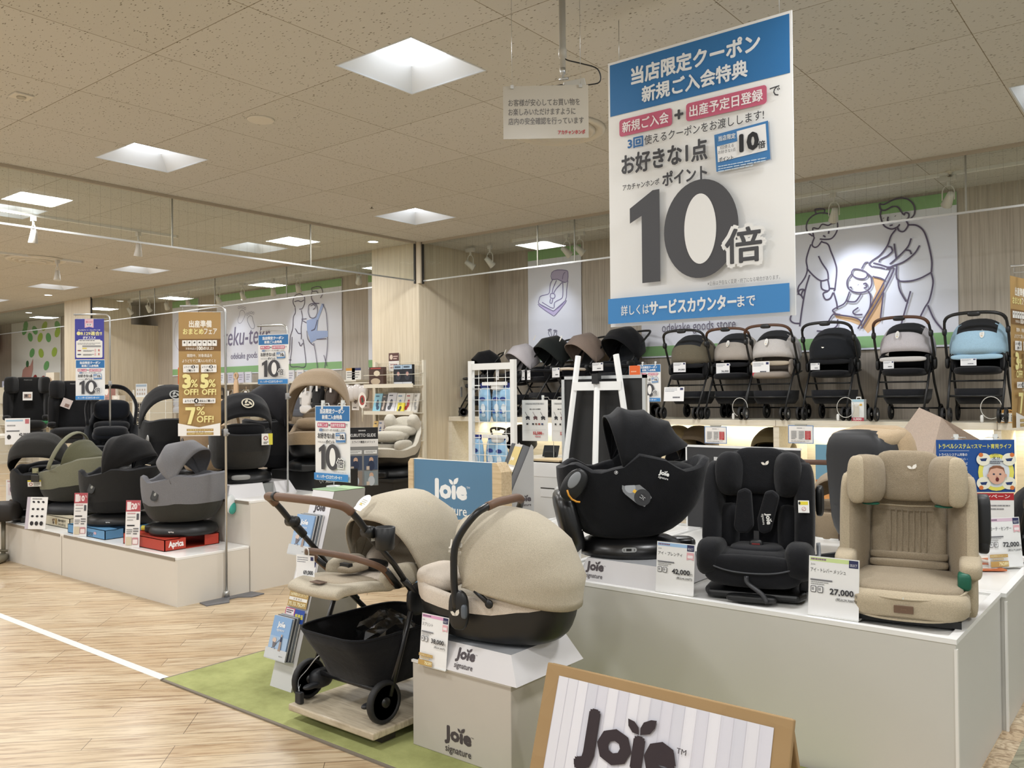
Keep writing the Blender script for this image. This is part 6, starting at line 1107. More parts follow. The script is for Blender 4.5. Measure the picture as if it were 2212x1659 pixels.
# ================================================================ CENTRE: INFO TOTEM, BOARDS, RACKS
t = T('info_totem', 'slim leaning white and grey info stand with catalogues, left of the beige pushchair', 'info stand', (-3.668, 2.67, .009))
GS = M('#8e8b86', .5); b = MB(); P4 = [(0, 0), (.40, 0), (.50, .985), (.285, .985)]; b.prism(P4, -.088, .088, 'yz'); b.build('body', M('#a9a59d', .5), t)
TL = math.hypot(.285, .985); TT = math.degrees(math.atan2(.285, .985))
p = Pg(176, 1000, .176, TL, 0, '#e9e8ea', edge=False); p.rect(0, 0, 176, 1000, '#d3d2d2'); p.rect(0, 0, 176, 330, '#ebeaee'); logo(p, 44, 60, 92, 86, INK)
p.rect(12, 360, 152, 150, '#f4f4f5'); p.rect(138, 366, 22, 26, '#2d3260')
for k, c in enumerate(('#3a3436', '#5d4648', '#6b4b4c')): x = 34 + k * 40; p.oval(x, 404, 9, 14, c); p.line([(x + 4, 396), (x + 16, 388), (x + 18, 404)], 2, '#55504e'); p.oval(x, 426, 10, 9, '#39353a'); p.oval(x - 7, 442, 4, 4, '#222222'); p.oval(x + 8, 442, 4, 4, '#222222')
p.rect(18, 466, 18, 34, '#55585c'); p.lines(56, 470, 90, 3, 11, 8, '#55585c', 3)
p.rect(10, 524, 156, 78, '#b99a5c'); p.text('出産準備おまとめフェア', 18, 532, 140, 16, '#f6ecc2', .02); p.rect(14, 554, 148, 16, '#f1efe8'); p.text('対 象 商 品', 50, 557, 70, 10, '#8a7348'); p.text('3% 5% 7%OFF', 20, 578, 136, 18, '#f6ecc2', .03)
p.rect(8, 610, 78, 66, '#bd2f6d'); p.rect(14, 614, 66, 28, '#f3eef0'); p.lines(18, 619, 56, 2, 10, 6, '#6e5560', 3); p.text('2,000', 12, 648, 52, 20, '#f8e6ee', .04); p.rect(88, 610, 80, 66, '#2b4fa8'); p.text('新商品', 96, 632, 64, 22, '#e8dd52', .04)
o = p.obj('printed_front', par=t); o.rotation_euler = (-math.radians(TT), 0, 0); o.location = (0, -.0015, 0)
p = Pg(60, 60, .1, .09, 0, edge=False); logo(p, 6, 4, 46, 46, '#55514e', False)
b = MB(); b.ell((.089, .16, .12), (.004, .01, .01)); b.build('rivet', M('#d8d5cf', .4), t)
def catalogue_stack(u0, n, tag_, label):
    t2 = T('catalogue_stack', label, 'catalogues', (-3.69, 2.67 + .285 * u0 / .985, .009 + u0)); t2.rotation_euler = (-math.radians(TT), 0, 0)
    b = MB(); b.box(-.09, .085, -.062, -.001, -.004, 0); b.box(-.09, .085, -.064, -.061, 0, .05); b.build('acrylic_pocket', M('#d5d8da', .1, 0, .6), t2)
    for k in range(n): b = MB(); b.box(-.078 + .001 * k, .07 + .002 * k, -.058 + .0085 * k, -.053 + .0085 * k, .001, .21 + .003 * k); b.build('catalogue', M(('#8fb0d8', '#d9dadb', '#4b4f55', '#c9ccd0', '#7e8790', '#e2e2e0')[k % 6], .4), t2)
    p = Pg(148, 210, .148, .209, 0, edge=False); p.rect(0, 0, 148, 176, '#8db2dd'); p.rect(0, 100, 148, 76, '#a9c3e0'); p.rect(0, 176, 148, 34, '#d4d3d0'); logo(p, 44, 22, 62, 54, '#f6f8fb', False)
    p.oval(44, 120, 16, 13, '#d9c3b4'); p.poly([(34, 128), (66, 134), (52, 156), (38, 156)], '#77737a'); p.line([(56, 140), (88, 112)], 3, '#5a565c'); p.oval(38, 162, 5, 5, '#4c4a50'); p.oval(62, 162, 5, 5, '#4c4a50'); p.oval(98, 92, 5, 7, '#c9a78f'); p.poly([(92, 98), (104, 98), (106, 122), (92, 122)], '#2c3350'); p.poly([(92, 122), (106, 122), (110, 168), (90, 168)], '#a8968c'); p.text('signature', 108, 188, 30, 8, '#6a6a6a')
    p.obj('cover_print', loc=(-.004, -.0592, .0015), par=t2)
catalogue_stack(.645, 6, 'u', 'upper stack of pale blue catalogues on the leaning info stand'); catalogue_stack(.135, 6, 'l', 'lower stack of pale blue catalogues on the leaning info stand')
b = MB(); b.box(-.09, .09, -.11, .105, 0, .004); o = b.build('green_film', M('#b9dcae', .3), None, (-3.668, 3.06, .996)); tag(o, 'pale green film sheet on top of the leaning info stand', 'film')
# blue board with wooden ends
t = T('brand_board', 'blue board with white leaf-dotted lettering and pale wooden edges, behind the beige pushchair', 'sign board', (-4.06, 4.4, 0)); b = MB(); b.box(-.38, .37, 0, .03, .0, 1.045); b.build('panel', M('#ece9e2', .4), t)
p = Pg(750, 1040, .745, 1.04, 0, '#5b86a8', .35, edge=False); p.rect(0, 0, 750, 1040, '#5984a6'); logo(p, 190, 108, 330, 290, '#f3f5f5'); p.oval(300, 560, 40, 36, '#8a6a55'); p.oval(300, 580, 30, 32, '#d9b59d'); p.obj('print', loc=(-.005, -.001, .003), par=t)
b = MB(); b.prism([(.37, 0), (.37, 1.045), (.405, 1.045), (.45, .985), (.45, 0)], -.01, .10, 'xz'); b.build('wooden_end', OAKE, t); b = MB(); b.prism([(-.38, 0), (-.38, 1.045), (-.41, 1.045), (-.43, 1.02), (-.43, 0)], -.01, .10, 'xz'); b.build('wooden_end', OAKE, t)
# catalogue holder
t = T('catalogue_holder', 'grey cardboard holder with a sloping stack of photo magazines, right of the blue board', 'catalogue holder', (-3.80, 4.72, 0), 57); GC = M('#b4b3b1', .5)
b = MB(); b.prism([(-.07, 0), (.17, 0), (.17, 1.13), (.155, 1.145), (.0, .80), (-.07, .60)], -.02, -.012, 'xz'); b.prism([(-.07, 0), (.17, 0), (.17, 1.13), (.155, 1.145), (.0, .80), (-.07, .60)], .25, .258, 'xz'); b.build('side_panel', GC, t)
b = MB(); b.box(-.06, .16, -.01, .25, 0, .62); b.build('front_box', M('#e4e4e3', .45), t)
p = Pg(60, 52, .11, .095, 0, edge=False); logo(p, 3, 2, 54, 48, INK, False); p.obj('printed_logo', loc=(.10, -.0215, .70), par=t)
b = MB(); b.prism([(-.04, .80), (.10, 1.145), (.155, 1.125), (.02, .78)], -.005, .245, 'xz'); b.build('magazine_pile', M('#77787b', .4), t)
p = Pg(100, 150, .25, .37, .0, edge=False); p.rect(0, 0, 100, 150, '#cfcac0'); p.rect(0, 0, 36, 70, '#2e3338'); p.rect(36, 8, 64, 56, '#d9c27a'); p.text('Joie', 40, 38, 30, 16, '#f7f4ea', .03); p.rect(0, 70, 100, 8, '#f4f3f0'); p.rect(0, 78, 100, 60, '#d8d3c8'); p.oval(24, 104, 22, 22, '#20242c'); p.oval(58, 108, 12, 18, '#e6c4a8'); p.rect(70, 84, 30, 30, '#c9b36b'); p.oval(84, 126, 14, 12, '#33363a'); p.rect(0, 138, 100, 12, '#3b4047')
o = p.obj('magazine_cover', par=t); o.matrix_local = Matrix.Translation((-.043, .12, .802)) @ rot('Z', -90) @ rot('X', -22)
# cartons
def carton(label, loc, w, d, h):
    t = T('white_carton', label, 'carton', loc); b = MB(); b.box(-w / 2, w / 2, -d / 2, d / 2, 0, h); b.build('carton', M('#dddcd8', .5), t, bev=.004)
    b = MB(); b.box(-w / 2 - .003, w / 2 + .003, -d / 2 - .003, d / 2 + .003, h - .11, h); b.build('lid', M('#e6e5e2', .5), t, bev=.004)
    b = MB(); b.box(-.02, .11, -d / 2 - .002, -d / 2 - .0005, h * .62, h * .62 + .008); b.build('slot', DARKM, t); b = MB(); b.box(-.02, .11, -d / 2 - .004, -d / 2 - .001, h * .50, h * .615); b.build('hand_flap', M('#e4e3e0', .5), t, bev=.002)
carton('lower white carton of the stack left of the easel', (-3.90, 5.42, .0), .52, .36, .46); carton('upper white carton with a hand slot, stacked left of the easel', (-3.90, 5.42, .462), .52, .36, .52)
b = MB(); b.box(-.16, .1, -.1, .12, 0, .012); o = b.build('paper_sheet', M('#cdb790', .7), None, (-3.9, 5.42, .984)); tag(o, 'brown paper sheets lying on the upper white carton', 'paper')
# easel with blackboard
WP = M('#e9eae8', .4); t = T('easel', 'white three-legged display easel seen from behind, on the rear plinth', 'easel', (-3.23, 4.98, .603))
for s in (-1, 1):
    b = MB(); b.tube([(s * .155, .0, 1.17), (s * .34, .0, .002)], .026, 4, False, .5, (0, 1, 0)); b.build('leg', WP, t, bev=.004)
b = MB(); b.tube([(0, .0, .985), (.04, -.12, .004)], .026, 4, False, .5, (0, 1, 0)); b.build('rear_leg', WP, t, bev=.004)
b = MB(); b.box(-.20, .20, -.012, .012, .925, .985); b.build('cross_bar', WP, t); b = MB(); b.box(-.025, .025, -.03, .015, .97, 1.04); b.build('hinge', PLB, t); b = MB(); b.box(-.36, .36, .0, .06, .20, .235); b.build('ledge', WP, t)
t = T('blackboard', 'black panel with an aluminium frame resting on the easel', 'board', (-3.225, 5.045, .84)); b = MB(); b.box(-.33, .33, -.004, .012, .02, .77); b.build('panel', M('#141516', .6), t); b = MB()
for x in (-.345, .32): b.box(x, x + .025, -.012, .014, 0, .79)
b.box(-.345, .345, -.012, .014, 0, .022); b.box(-.345, .345, -.012, .014, .768, .79); b.build('frame', M('#d2d5d4', .3, .6), t)
t = T('dark_panel', 'dark grey framed panel standing behind the black child seats', 'board', (-2.30, 5.24, .606)); b = MB(); b.box(-.385, .385, .0, .02, .0, .535); b.build('panel', M('#2d2d2f', .6), t); b = MB(); b.box(-.39, .39, -.003, .022, .535, .548); b.box(-.393, -.383, -.003, .022, 0, .548); b.build('edge_trim', M('#e6e6e4', .4), t)
# wire rack with blue packs
WW = M('#eeeeea', .4); RX = -4.70; t = T('wire_rack', 'white framed wire rack with blue refill packs left of the easel', 'rack', (RX, 5.6, 0))
for x in (-.245, .225): b = MB(); b.box(x - .012, x + .03, -.02, .02, 0, 1.80); b.build('post', WW, t)
b = MB(); b.box(-.24, .24, -.015, .015, 1.72, 1.775); b.box(-.24, .24, -.2, .2, 0, .04); b.build('rail', WW, t)
b = MB()
for k in range(4): b.bar((-.15 + .1 * k, 0, .3), (-.15 + .1 * k, 0, 1.73), .003, 4)
for k in range(15): b.bar((-.24, 0, .32 + .095 * k), (.24, 0, .32 + .095 * k), .003, 4)
b.build('wire_grid', WW, t)
for z in (1.585, 1.13): b = MB(); b.box(-.14, .12, .03, .06, z, z + .03); b.ell((0, .1, z - .01), (.07, .06, .035), .6); b.bar((-.2, .0, z), (-.2, .2, z), .005, 5); b.build('hook_bar', WW, t)
PK = M('#9cc7e6', .25); pk0 = None
def pack(x, y, z, lab):
    global pk0
    if pk0 is None:
        pk0 = T('refill_pack', lab, 'refill pack', (x, y, z), 0, 'blue refill packs on the wire rack'); b = MB()
        b.grid([[(w_ * math.cos(q), d_ * math.sin(q), h_) for q in [2 * PI * k / 12 for k in range(12)]] for w_, d_, h_ in ((.055, .006, -.30), (.068, .03, -.26), (.07, .035, -.12), (.06, .02, -.03), (.045, .005, 0))], False, True, True); b.build('pouch', PK, pk0)
        b = MB(); b.box(-.045, .045, -.006, .006, -.012, .035); b.build('header', M('#27357f', .4), pk0)
        p = Pg(50, 100, .09, .2, 0, edge=False); p.oval(26, 16, 18, 9, '#2c3f86'); p.oval(30, 56, 14, 20, '#dfeaf0'); p.oval(14, 70, 9, 9, '#3a64b4'); p.oval(34, 86, 12, 8, '#b9c9d2'); p.obj('label_print', loc=(0, -.037, -.27), par=pk0)
    else: dup(pk0, (x, y, z), 0, lab)
for z, nm in ((1.57, 'upper'), (1.12, 'lower')):
    for k, x in enumerate((-.17, -.06, .06)): pack(RX + x + (.02 if z > 1.3 else -.07 + .02 * k), 5.68 + .05 * (k % 2), z, '%s blue refill pack on the %s hook of the wire rack' % (('left', 'middle', 'right')[k], nm))
# counter, device, hanging price sheets
t = T('side_counter', 'low pale wooden counter left of the easel with a small black screen', 'counter', (-4.42, 6.3, 0)); b = MB(); b.box(-.42, .45, -.25, .25, .90, .935); b.build('counter_top', SHW, t); b = MB()
for x in (-.38, .41):
    for y in (-.21, .21): b = MB(); b.box(x - .02, x + .02, y - .02, y + .02, 0, .90); b.build('leg', SHW, t)
t = T('tablet_device', 'small black tilted screen on the low counter', 'screen', (-4.55, 6.22, .936), 15); b = MB(); b.X = rot('X', -28); b.box(-.075, .075, 0, .012, .01, .12); b.build('screen', M('#2b2d30', .25), t, bev=.004); b = MB(); b.box(-.05, .05, -.01, .09, 0, .05); b.build('foot', PLB, t, bev=.006)
p = Pg(40, 60, .09, .19, .003, '#3b4a9a', .4); p.rect(4, 4, 30, 16, '#e6cdd6'); p.rect(4, 24, 32, 30, '#eceef2'); p.lines(7, 28, 26, 4, 6, 2.5, '#8c8f9c', 3); p.obj('blue_card', 'small blue and white info card standing on the low counter beside the easel', 'card', (-4.32, 6.2, .936))
def pricesheet(x, y, label, seed, rz):
    p = Pg(100, 145, .25, .36, .002, '#f1efe9', .45); p.rect(12, 10, 74, 7, '#c9c8c4'); p.text('Harmo HUTTE NS', 18, 11, 62, 5, '#333333'); p.text('組み合わせ価格', 30, 30, 42, 5, '#333333', .02)
    for k, (xx, c) in enumerate(((20, '#39383b'), (50, '#6b4a4a'), (80, '#39383b'))): p.line([(xx - 8, 42), (xx + 4, 62)], 1.4, c); p.oval(xx + 2, 62, 8, 5, c); p.oval(xx - 2, 68, 2.5, 2.5, c); p.oval(xx + 8, 68, 2.5, 2.5, c)
    for k, c in enumerate(('#26272a', '#7b5f4c', '#a5453f', '#3c4a6e')): p.rect(40 + k * 12, 82, 7, 6, c)
    p.rect(18, 82, 7, 6, '#26272a'); p.line([(8, 108), (94, 104)], .8, '#cfcdc8'); p.text('52,500', 44, 112, 34, 11, '#c02f36', .04); p.text('円', 80, 117, 6, 6, '#c02f36'); p.lines(52, 127, 30, 1, 4, 4, '#d08a8c', 3)
    return p.obj('price_sheet', label, 'price sheet', (x, y, 1.095), rz)
pricesheet(-4.53, 5.98, 'left white combination price sheet reading 52,500, hanging left of the easel', 1, 12); pricesheet(-4.26, 6.01, 'right white combination price sheet, half hidden by the blackboard frame', 2, -8)
clip_stand('wire clip stand of the two combination price sheets', -4.42, 6.10, .936, .53, .22)
# ================================================================ RIGHT: POSTER, PARTS BEHIND THE SEATS
p = Pg(420, 300, .40, .28, .003, '#1f4f95', .35); ye = '#ece56a'; w = '#eef2f6'
p.text('トラベルシステム', 16, 24, 168, 26, ye, .02); p.text('で', 186, 30, 16, 18, ye); p.text('スマート育児ライフ', 204, 24, 198, 26, ye, .02); p.rect(16, 62, 160, 1.5, w)
for k, s in enumerate(('トラベルシステム対象の', 'ベビーシート・ベースメント・', 'ベビーカーを組み合せれば')): p.text(s, 16, 76 + 26 * k, 150, 17, w, .01)
p.text('そのまま', 96, 152, 70, 18, w, .01); p.rect(110, 178, 56, 16, ye); p.text('移動', 118, 202, 44, 24, ye, .03)
p.oval(318, 186, 96, 106, ye); p.oval(318, 186, 72, 86, '#1f4f95'); p.oval(318, 186, 72, 86, '#dfe6ea')
for a_ in (45, 135, 225, 315): x, y = 318 + 96 * math.cos(math.radians(a_)), 180 + 96 * math.sin(math.radians(a_)); p.oval(x, y, 38, 36, '#f1efdc'); p.poly([(x - 20, y - 4), (x + 20, y - 8), (x + 12, y + 10), (x - 12, y + 10)], '#253b6d'); p.oval(x - 14 if a_ in (225, 135) else x + 16, y - 26 if a_ > 180 else y + 26, 12, 12, '#d97a3c')
p.text('GOAL', 292, 76, 40, 12, '#55604a'); p.text('え!?', 296, 96, 40, 18, '#2c2f3a', .02); p.lines(282, 120, 74, 2, 10, 6, '#5a5d68', 3)
p.oval(318, 200, 46, 54, '#e0b39c'); p.poly([(274, 190), (280, 160), (300, 148), (336, 148), (356, 160), (362, 190), (350, 168), (318, 160), (286, 168)], '#8b5d44'); p.oval(302, 196, 6, 5, '#343f55'); p.oval(336, 196, 6, 5, '#343f55'); p.oval(320, 226, 9, 12, '#6b2426'); p.oval(271, 204, 6, 10, '#dba88f'); p.oval(365, 204, 6, 10, '#dba88f'); p.poly([(316, 202), (312, 212), (324, 212)], '#cf9a84')
q = at(2108, 1063, Y=5.12); o = p.obj('travel_poster', 'deep blue travel system poster with a surprised baby, on a clip stand', 'poster', tuple(q), 33)
p = Pg(300, 300, .30, .27, .002, '#f0efec', .4); p.rect(0, 0, 300, 42, '#b3282f'); p.text('キャンペーン', 90, 8, 190, 24, '#f6e9e6', .02)
for y in (70, 160): p.oval(60, y + 10, 16, 22, '#26272b'); p.oval(52, y + 40, 5, 5, '#26272b'); p.oval(70, y + 40, 5, 5, '#26272b'); p.lines(140, y, 140, 2, 20, 7, '#8b8b8d', y)
p.poly([(196, 170), (214, 160), (218, 184), (206, 190), (204, 214), (198, 214)], '#26272b'); p.text('138,000', 130, 240, 120, 26, '#2c2c2f', .03); p.lines(150, 276, 80, 1, 5, 8, '#77777a', 3)
o = p.obj('campaign_sheet', 'white campaign sheet with a red top strip, hanging below the travel poster', 'sheet', (q.x + .04, q.y - .004, q.z - .272), 33)
clip_stand('wire clip stand of the travel poster', q.x, q.y + .01, .60, q.z + .28 - .60, .2, 33)
for k, (x, y, r, c, lab) in enumerate(((-.98, 5.02, 20, '#e9e7e4', 'white plastic bag of leaflets on the rear plinth'), (-.90, 4.86, 35, '#c96a3c', 'orange and white leaflet lying on the rear plinth beside the price card'), (-.83, 5.12, 60, '#e6e2dc', 'pale leaflet lying behind the clear-stand price card'))):
    b = MB(); b.box(-.13, .13, -.09, .09, 0, .004 + .003 * k); b.m = 1; b.box(-.08, .1, -.06, .03, .004 + .003 * k, .0046 + .003 * k); o = b.build('flat_leaflet', [M(c, .25), M('#d9d6d2' if k == 1 else '#d2744a', .3)], None, (x, y, .598 + .004 * k), r); tag(o, lab, 'leaflet')
# seat with black shell behind the beige booster
t = T('child_seat', 'tan child seat with a black plastic back shell, behind the beige booster', 'child seat', (-1.33, 4.68, .606), 155)
pad('back_shell', (0, .05, .40), (.20, .09, .30), M('#26272a', .5), .45, rot('X', -6)); pad('fabric_cover', (0, -.06, .42), (.215, .085, .30), fab('#b39c7d'), .45, rot('X', -6)); pad('headrest_cap', (0, .02, .655), (.19, .13, .05), fab('#b8a284'), .6, rot('X', -8))
pad('seat_base', (0, -.18, .09), (.21, .22, .085), M('#232426', .5), .5); pad('seat_cushion', (0, -.2, .17), (.2, .2, .04), fab('#b39c7d'), .5)
for s in (-1, 1): b = MB(); b.box(s * .12 - .015, s * .12 + .015, .05, .34, .012, .045); b.build('fixing_arm', PLB, t, bev=.004)
p = Pg(60, 16, .10, .026, 0, edge=False); p.text('cybex', 16, 3, 40, 10, '#dadad6'); p.oval(7, 8, 6, 6, '#dadad6'); p.oval(7, 8, 4, 4, '#26272a'); o = p.obj('shell_lettering', par=t); o.matrix_local = Matrix.Translation((.06, .125, .60)) @ rot('Z', 180) @ rot('X', 8)
b = MB(); b.tube([(-.17, .15, .3), (-.19, .24, .32), (-.16, .25, .28)], .02, 4, False, .2); b.build('belt_strap', PLB, t)
# carrycot, pale sunshade, boxed sign
t = T('carrycot', 'brown beige carrycot on dark legs behind the half hidden coupon', 'carrycot', (-1.78, 5.66, .0), 12); TB = fab('#9b8a72'); rr_ = lambda z, a_, c_, n=28: [(a_ * se(math.cos(2 * PI * k / n), .6), c_ * se(math.sin(2 * PI * k / n), .6), z) for k in range(n)]
b = MB(); b.grid([rr_(.56, .15, .30), rr_(.60, .19, .36), rr_(.74, .21, .39), rr_(.76, .215, .395), rr_(.765, .20, .38), rr_(.72, .18, .35), rr_(.70, .1, .2)], False, True); b.add(rr_(.56, .15, .30), [tuple(range(28))]); b.add(rr_(.70, .1, .2), [tuple(range(28))]); b.build('cot_body', TB, t)
b = MB(); HR = hood(b, (0, .02, .75), [(-20, .20, .2, .75), (10, .24, .205, .76), (45, .3, .205, .8), (80, .36, .2, .85)], 18, 3, .03); b.build('hood', fab('#a1907a'), t, solid=.005); hoop_tubes(HR, (3, 6), .004, 'hood_seam', fab('#85755f'), t)
b = MB(); b.box(-.0, .09, -.385, -.375, .60, .645); b.build('leather_patch', M('#3d2720', .5), t); b = MB(); b.tube([(-.21, -.05, .6), (-.2, -.3, 0.02)], .014, 6); b.tube([(.21, -.05, .6), (.2, -.3, .02)], .014, 6); b.tube([(-.21, .05, .6), (-.2, .3, .02)], .014, 6); b.tube([(.21, .05, .6), (.2, .3, .02)], .014, 6); b.build('stand_legs', PLB, t)
b = MB(); b.tube([(-.24, -.15, .72), (-.25, -.34, 1.05)], .012, 6); b.tube([(.24, -.15, .72), (.25, -.34, 1.05)], .012, 6); b.build('push_arm', PLB, t); b = MB(); b.tube([(-.25, -.34, 1.05), (-.2, -.37, 1.07), (.2, -.37, 1.07), (.25, -.34, 1.05)], .016, 8); b.build('leather_grip', BRN, t)
t = T('sunshade', 'pale pinkish angular sunshade of a pram behind the beige booster', 'sunshade', (-1.33, 5.75, .0)); b = MB(); A_ = [(-.18, 0, 1.16), (-.02, .02, 1.40), (.12, -.04, 1.34), (.40, .05, 1.15), (.38, .2, .98), (.05, -.12, .98), (-.2, .1, .98), (.05, .3, 1.2)]
b.add(A_, [(0, 1, 5, 6), (1, 2, 5), (2, 3, 4, 5), (1, 7, 3, 2), (0, 6, 7, 1), (6, 5, 4, 7), (4, 3, 7)]); b.build('fabric_shade', fab('#cbb8a8'), t); b = MB(); b.bar((.05, .05, 0), (.05, .05, 1.0), .015, 8); b.lathe([(.16, 0), (.15, .03), (.02, .04)], (.05, .05, 0)); b.build('stand', PLB, t)
q = at(1785, 1150, Y=7.9); p = Pg(100, 190, .42, 1.02, .03, '#6f9db6', .4); p.text('brio', 28, 20, 60, 40, '#1f2b33', skew=.25); p.rect(0, 60, 100, 56, '#c2713f'); p.rect(10, 66, 80, 30, '#d99a5c'); p.oval(36, 106, 12, 8, '#d8cfc4'); p.rect(0, 116, 100, 10, '#7fa9bf'); p.rect(0, 126, 100, 64, '#eef0f0'); p.oval(62, 152, 8, 14, '#2a2b2e'); p.lines(8, 136, 40, 1, 4, 4, '#a34e4e', 3); p.obj('picture_sign', 'blue picture sign with dark script lettering behind the half hidden coupon', 'sign', (q.x + .12, 7.9, 0.0))
pushchair('black pushchair behind the campaign sheet at the right edge', (-.62, 6.0, 0.0), 30, BLK, BLK, PLB, True, group='black pushchairs on the floor', sc=1.0)
p = Pg(60, 30, .12, .06, .002, '#b72f35', .4); p.text('ah', 20, 6, 34, 18, '#f4e6e4', .05); o = p.obj('red_plate', 'small red plate with white letters on the pole at the right edge', 'sign', (-.69, 6.70, .95), 30)
b = MB(); b.box(-.14, .14, -.1, .1, 0, .012); o = b.build('clear_tray', M('#cfcfcb', .2), None, (-1.42, 4.02, .602)); tag(o, 'shallow pale tray between the black upright seat and the beige booster', 'tray'); b = MB()
# ================================================================ FOREGROUND PAPER-WRAPPED SIGN
KR = M('#b7925c', .65); t = T('aframe_sign', 'brown paper wrapped A-frame sign with a whitewashed-plank sheet and dark lettering, nearest the camera', 'sign', (-1.448, 2.435, .008)); LEN = math.hypot(.163, .485); TLT = math.atan2(.163, .485)
def kraft():
    m = M('#a78a62', .7, 0, .3, 0, 'kraft'); nt, N, L, p_ = nodes(m); tc = N('ShaderNodeTexCoord'); v = N('ShaderNodeTexVoronoi'); v.inputs['Scale'].default_value = 9; L(tc.outputs['Object'], v.inputs['Vector']); bp = N('ShaderNodeBump'); bp.inputs['Strength'].default_value = .5; bp.inputs['Distance'].default_value = .012; L(v.outputs['Distance'], bp.inputs['Height']); L(bp.outputs[0], p_.inputs['Normal']); return m
KR = kraft(); b = MB(); b.X = rot('X', -math.degrees(TLT)); b.box(-.47, .47, 0, .02, 0, LEN); b.build('front_panel', KR, t, bev=.004)
b = MB(); b.X = Matrix.Translation((0, .345, 0)) @ rot('X', math.degrees(TLT)); b.box(-.46, .46, -.02, 0, 0, LEN - .004); b.build('back_panel', KR, t, bev=.004)
p = Pg(813, 500, .815, .475, 0, '#e7e6ec', .4, edge=False); p.rect(0, 0, 813, 500, '#e4e3ea'); rnd = random.Random(5)
for k in range(19): p.rect(k * 43, 0, 43, 500, ('#e9e8ee', '#dcdbe4', '#e3e2e8', '#d8d8e1')[rnd.randrange(4)]); p.n -= 1
p.n += 1
for k in range(19): p.rect(k * 43, 0, 1.2, 500, '#c3c1cc')
logo(p, 136, 62, 380, 350, '#2f2226'); o = p.obj('printed_sheet', par=t); o.location = (.0, -.0015, -.0); o.rotation_euler = (-TLT, 0, 0)
# ================================================================ REAR LEFT: BABY CARRIERS, SHELVES
def hook_rail(name, label, x0, x1, y, z):
    t = T(name, label, 'shelf', ((x0 + x1) / 2, y, 0)); w = (x1 - x0) / 2; b = MB(); b.box(-w, w, -.18, .2, z, z + .03); b.build('shelf_board', M('#e3dfd3', .4), t); b = MB()
    x = -w
    while x < w: b = MB(); b.box(x - .015, x + .015, .19, .22, 0, z); b.build('upright', M('#dcd8cc', .4), t); x += .9
    b = MB(); b.bar((-w, -.16, z - .1), (w, -.16, z - .1), .009, 6); b.build('hang_rail', M('#77746e', .4, .5), t)
hook_rail('carrier_rail', 'white shelf with a hanging rail of baby carriers under the left mural', -16.6, -10.5, 9.3, 1.74)
CAR = {}
def carrier(u, v, col, label, k=1.0, Y=9.10, sty=0):
    q = at(u, v, Y=Y)
    if (col, sty) in CAR: return dup(CAR[(col, sty)], tuple(q), None, label)
    t = T('baby_carrier', label, 'baby carrier', tuple(q), 25 * (sty % 2) - 8, 'baby carriers on the rear rail'); m = fab(col); CAR[(col, sty)] = t; rnd = random.Random(hash((u, v)) % 99)
    b = MB(); b.ell((0, -.03, -.30), (.15, .07, .17), .6); b.ell((.02, -.06, -.44), (.19, .06, .07), .6); b.build('body_panel', m, t)
    for s in (-1, 1): b = MB(); b.tube(sp([(s * .04, 0, 0), (s * .10, -.02, -.06), (s * .15, -.06, -.2), (s * .13, -.08, -.36)], 4), .032, 6, False, .35); b.build('shoulder_strap', m, t)
    b = MB(); b.tube([(0, 0, .06), (0, 0, 0), (-.1, 0, -.03), (.1, 0, -.03), (0, 0, 0)], .006, 5); b.build('hanger', M('#cbb08a', .5), t)
    b = MB(); b.box(.05, .11, -.12, -.118, -.18, -.02); b.build('paper_tag', M('#ecebe8', .4), t)
    return t
for u, v, c, s, lab in ((391, 838, '#b9bbbf', 0, 'pale grey baby carrier left of the gold banner'), (476, 838, '#4a4541', 1, 'dark brown baby carrier right of the gold banner pole'), (502, 842, '#9a8c7c', 0, 'taupe baby carrier beside the wooden hanger'), (532, 842, '#b5b1a0', 1, 'pale sage baby carrier under the coupon poster, left'), (560, 848, '#a8a08e', 0, 'beige baby carrier under the coupon poster'), (590, 842, '#90867c', 1, 'grey taupe baby carrier right of the sage one'), (625, 838, '#8c8f98', 0, 'blue grey baby carrier right of the coupon pole'), (650, 836, '#5d6068', 1, 'slate baby carrier above the tan hood'), (668, 828, '#e3e0dd', 0, 'white baby carrier hanging above the tan hood'), (692, 822, '#1d1d1f', 0, 'black baby carrier with loose straps, left of the wall rack'), (722, 824, '#4b423c', 0, 'dark brown baby carrier nearest the wall rack'), (610, 838, '#6d6a68', 0, 'mid grey baby carrier behind the coupon pole')): carrier(u, v, c, lab, 1, 9.1, s)
t = T('wooden_hanger', 'large pale wooden body form hanging right of the gold banner', 'hanger', tuple(at(510, 812, Y=9.0))); b = MB(); b.tube([(.05 * math.cos(k * PI / 8), 0, .05 * math.sin(k * PI / 8)) for k in range(16)], .02, 6, True); b.ell((0, 0, -.28), (.07, .03, .24), .8); b.build('form', M('#d9b893', .5), t)
for k, (u, c) in enumerate(((452, '#dfe6e4'), (478, '#e6e9ec'), (498, '#c9c9d6'), (520, '#d6d3e2'), (536, '#e2e4ee'), (628, '#dcdce0'), (648, '#e4e2e0'), (600, '#e6e2d8'))):
    q = at(u, 818, Y=9.25); p = Pg(40, 44, .19, .20, .02, c, .5); p.lines(8, 10, 24, 3, 9, 4, '#a09fb0', k); p.obj('small_sign', '%s small pale sign card on the carrier shelf counted from the gold banner' % ('first', 'second', 'third', 'fourth', 'fifth', 'seventh', 'eighth', 'sixth')[k], 'sign', (q.x, 9.25, 1.772))
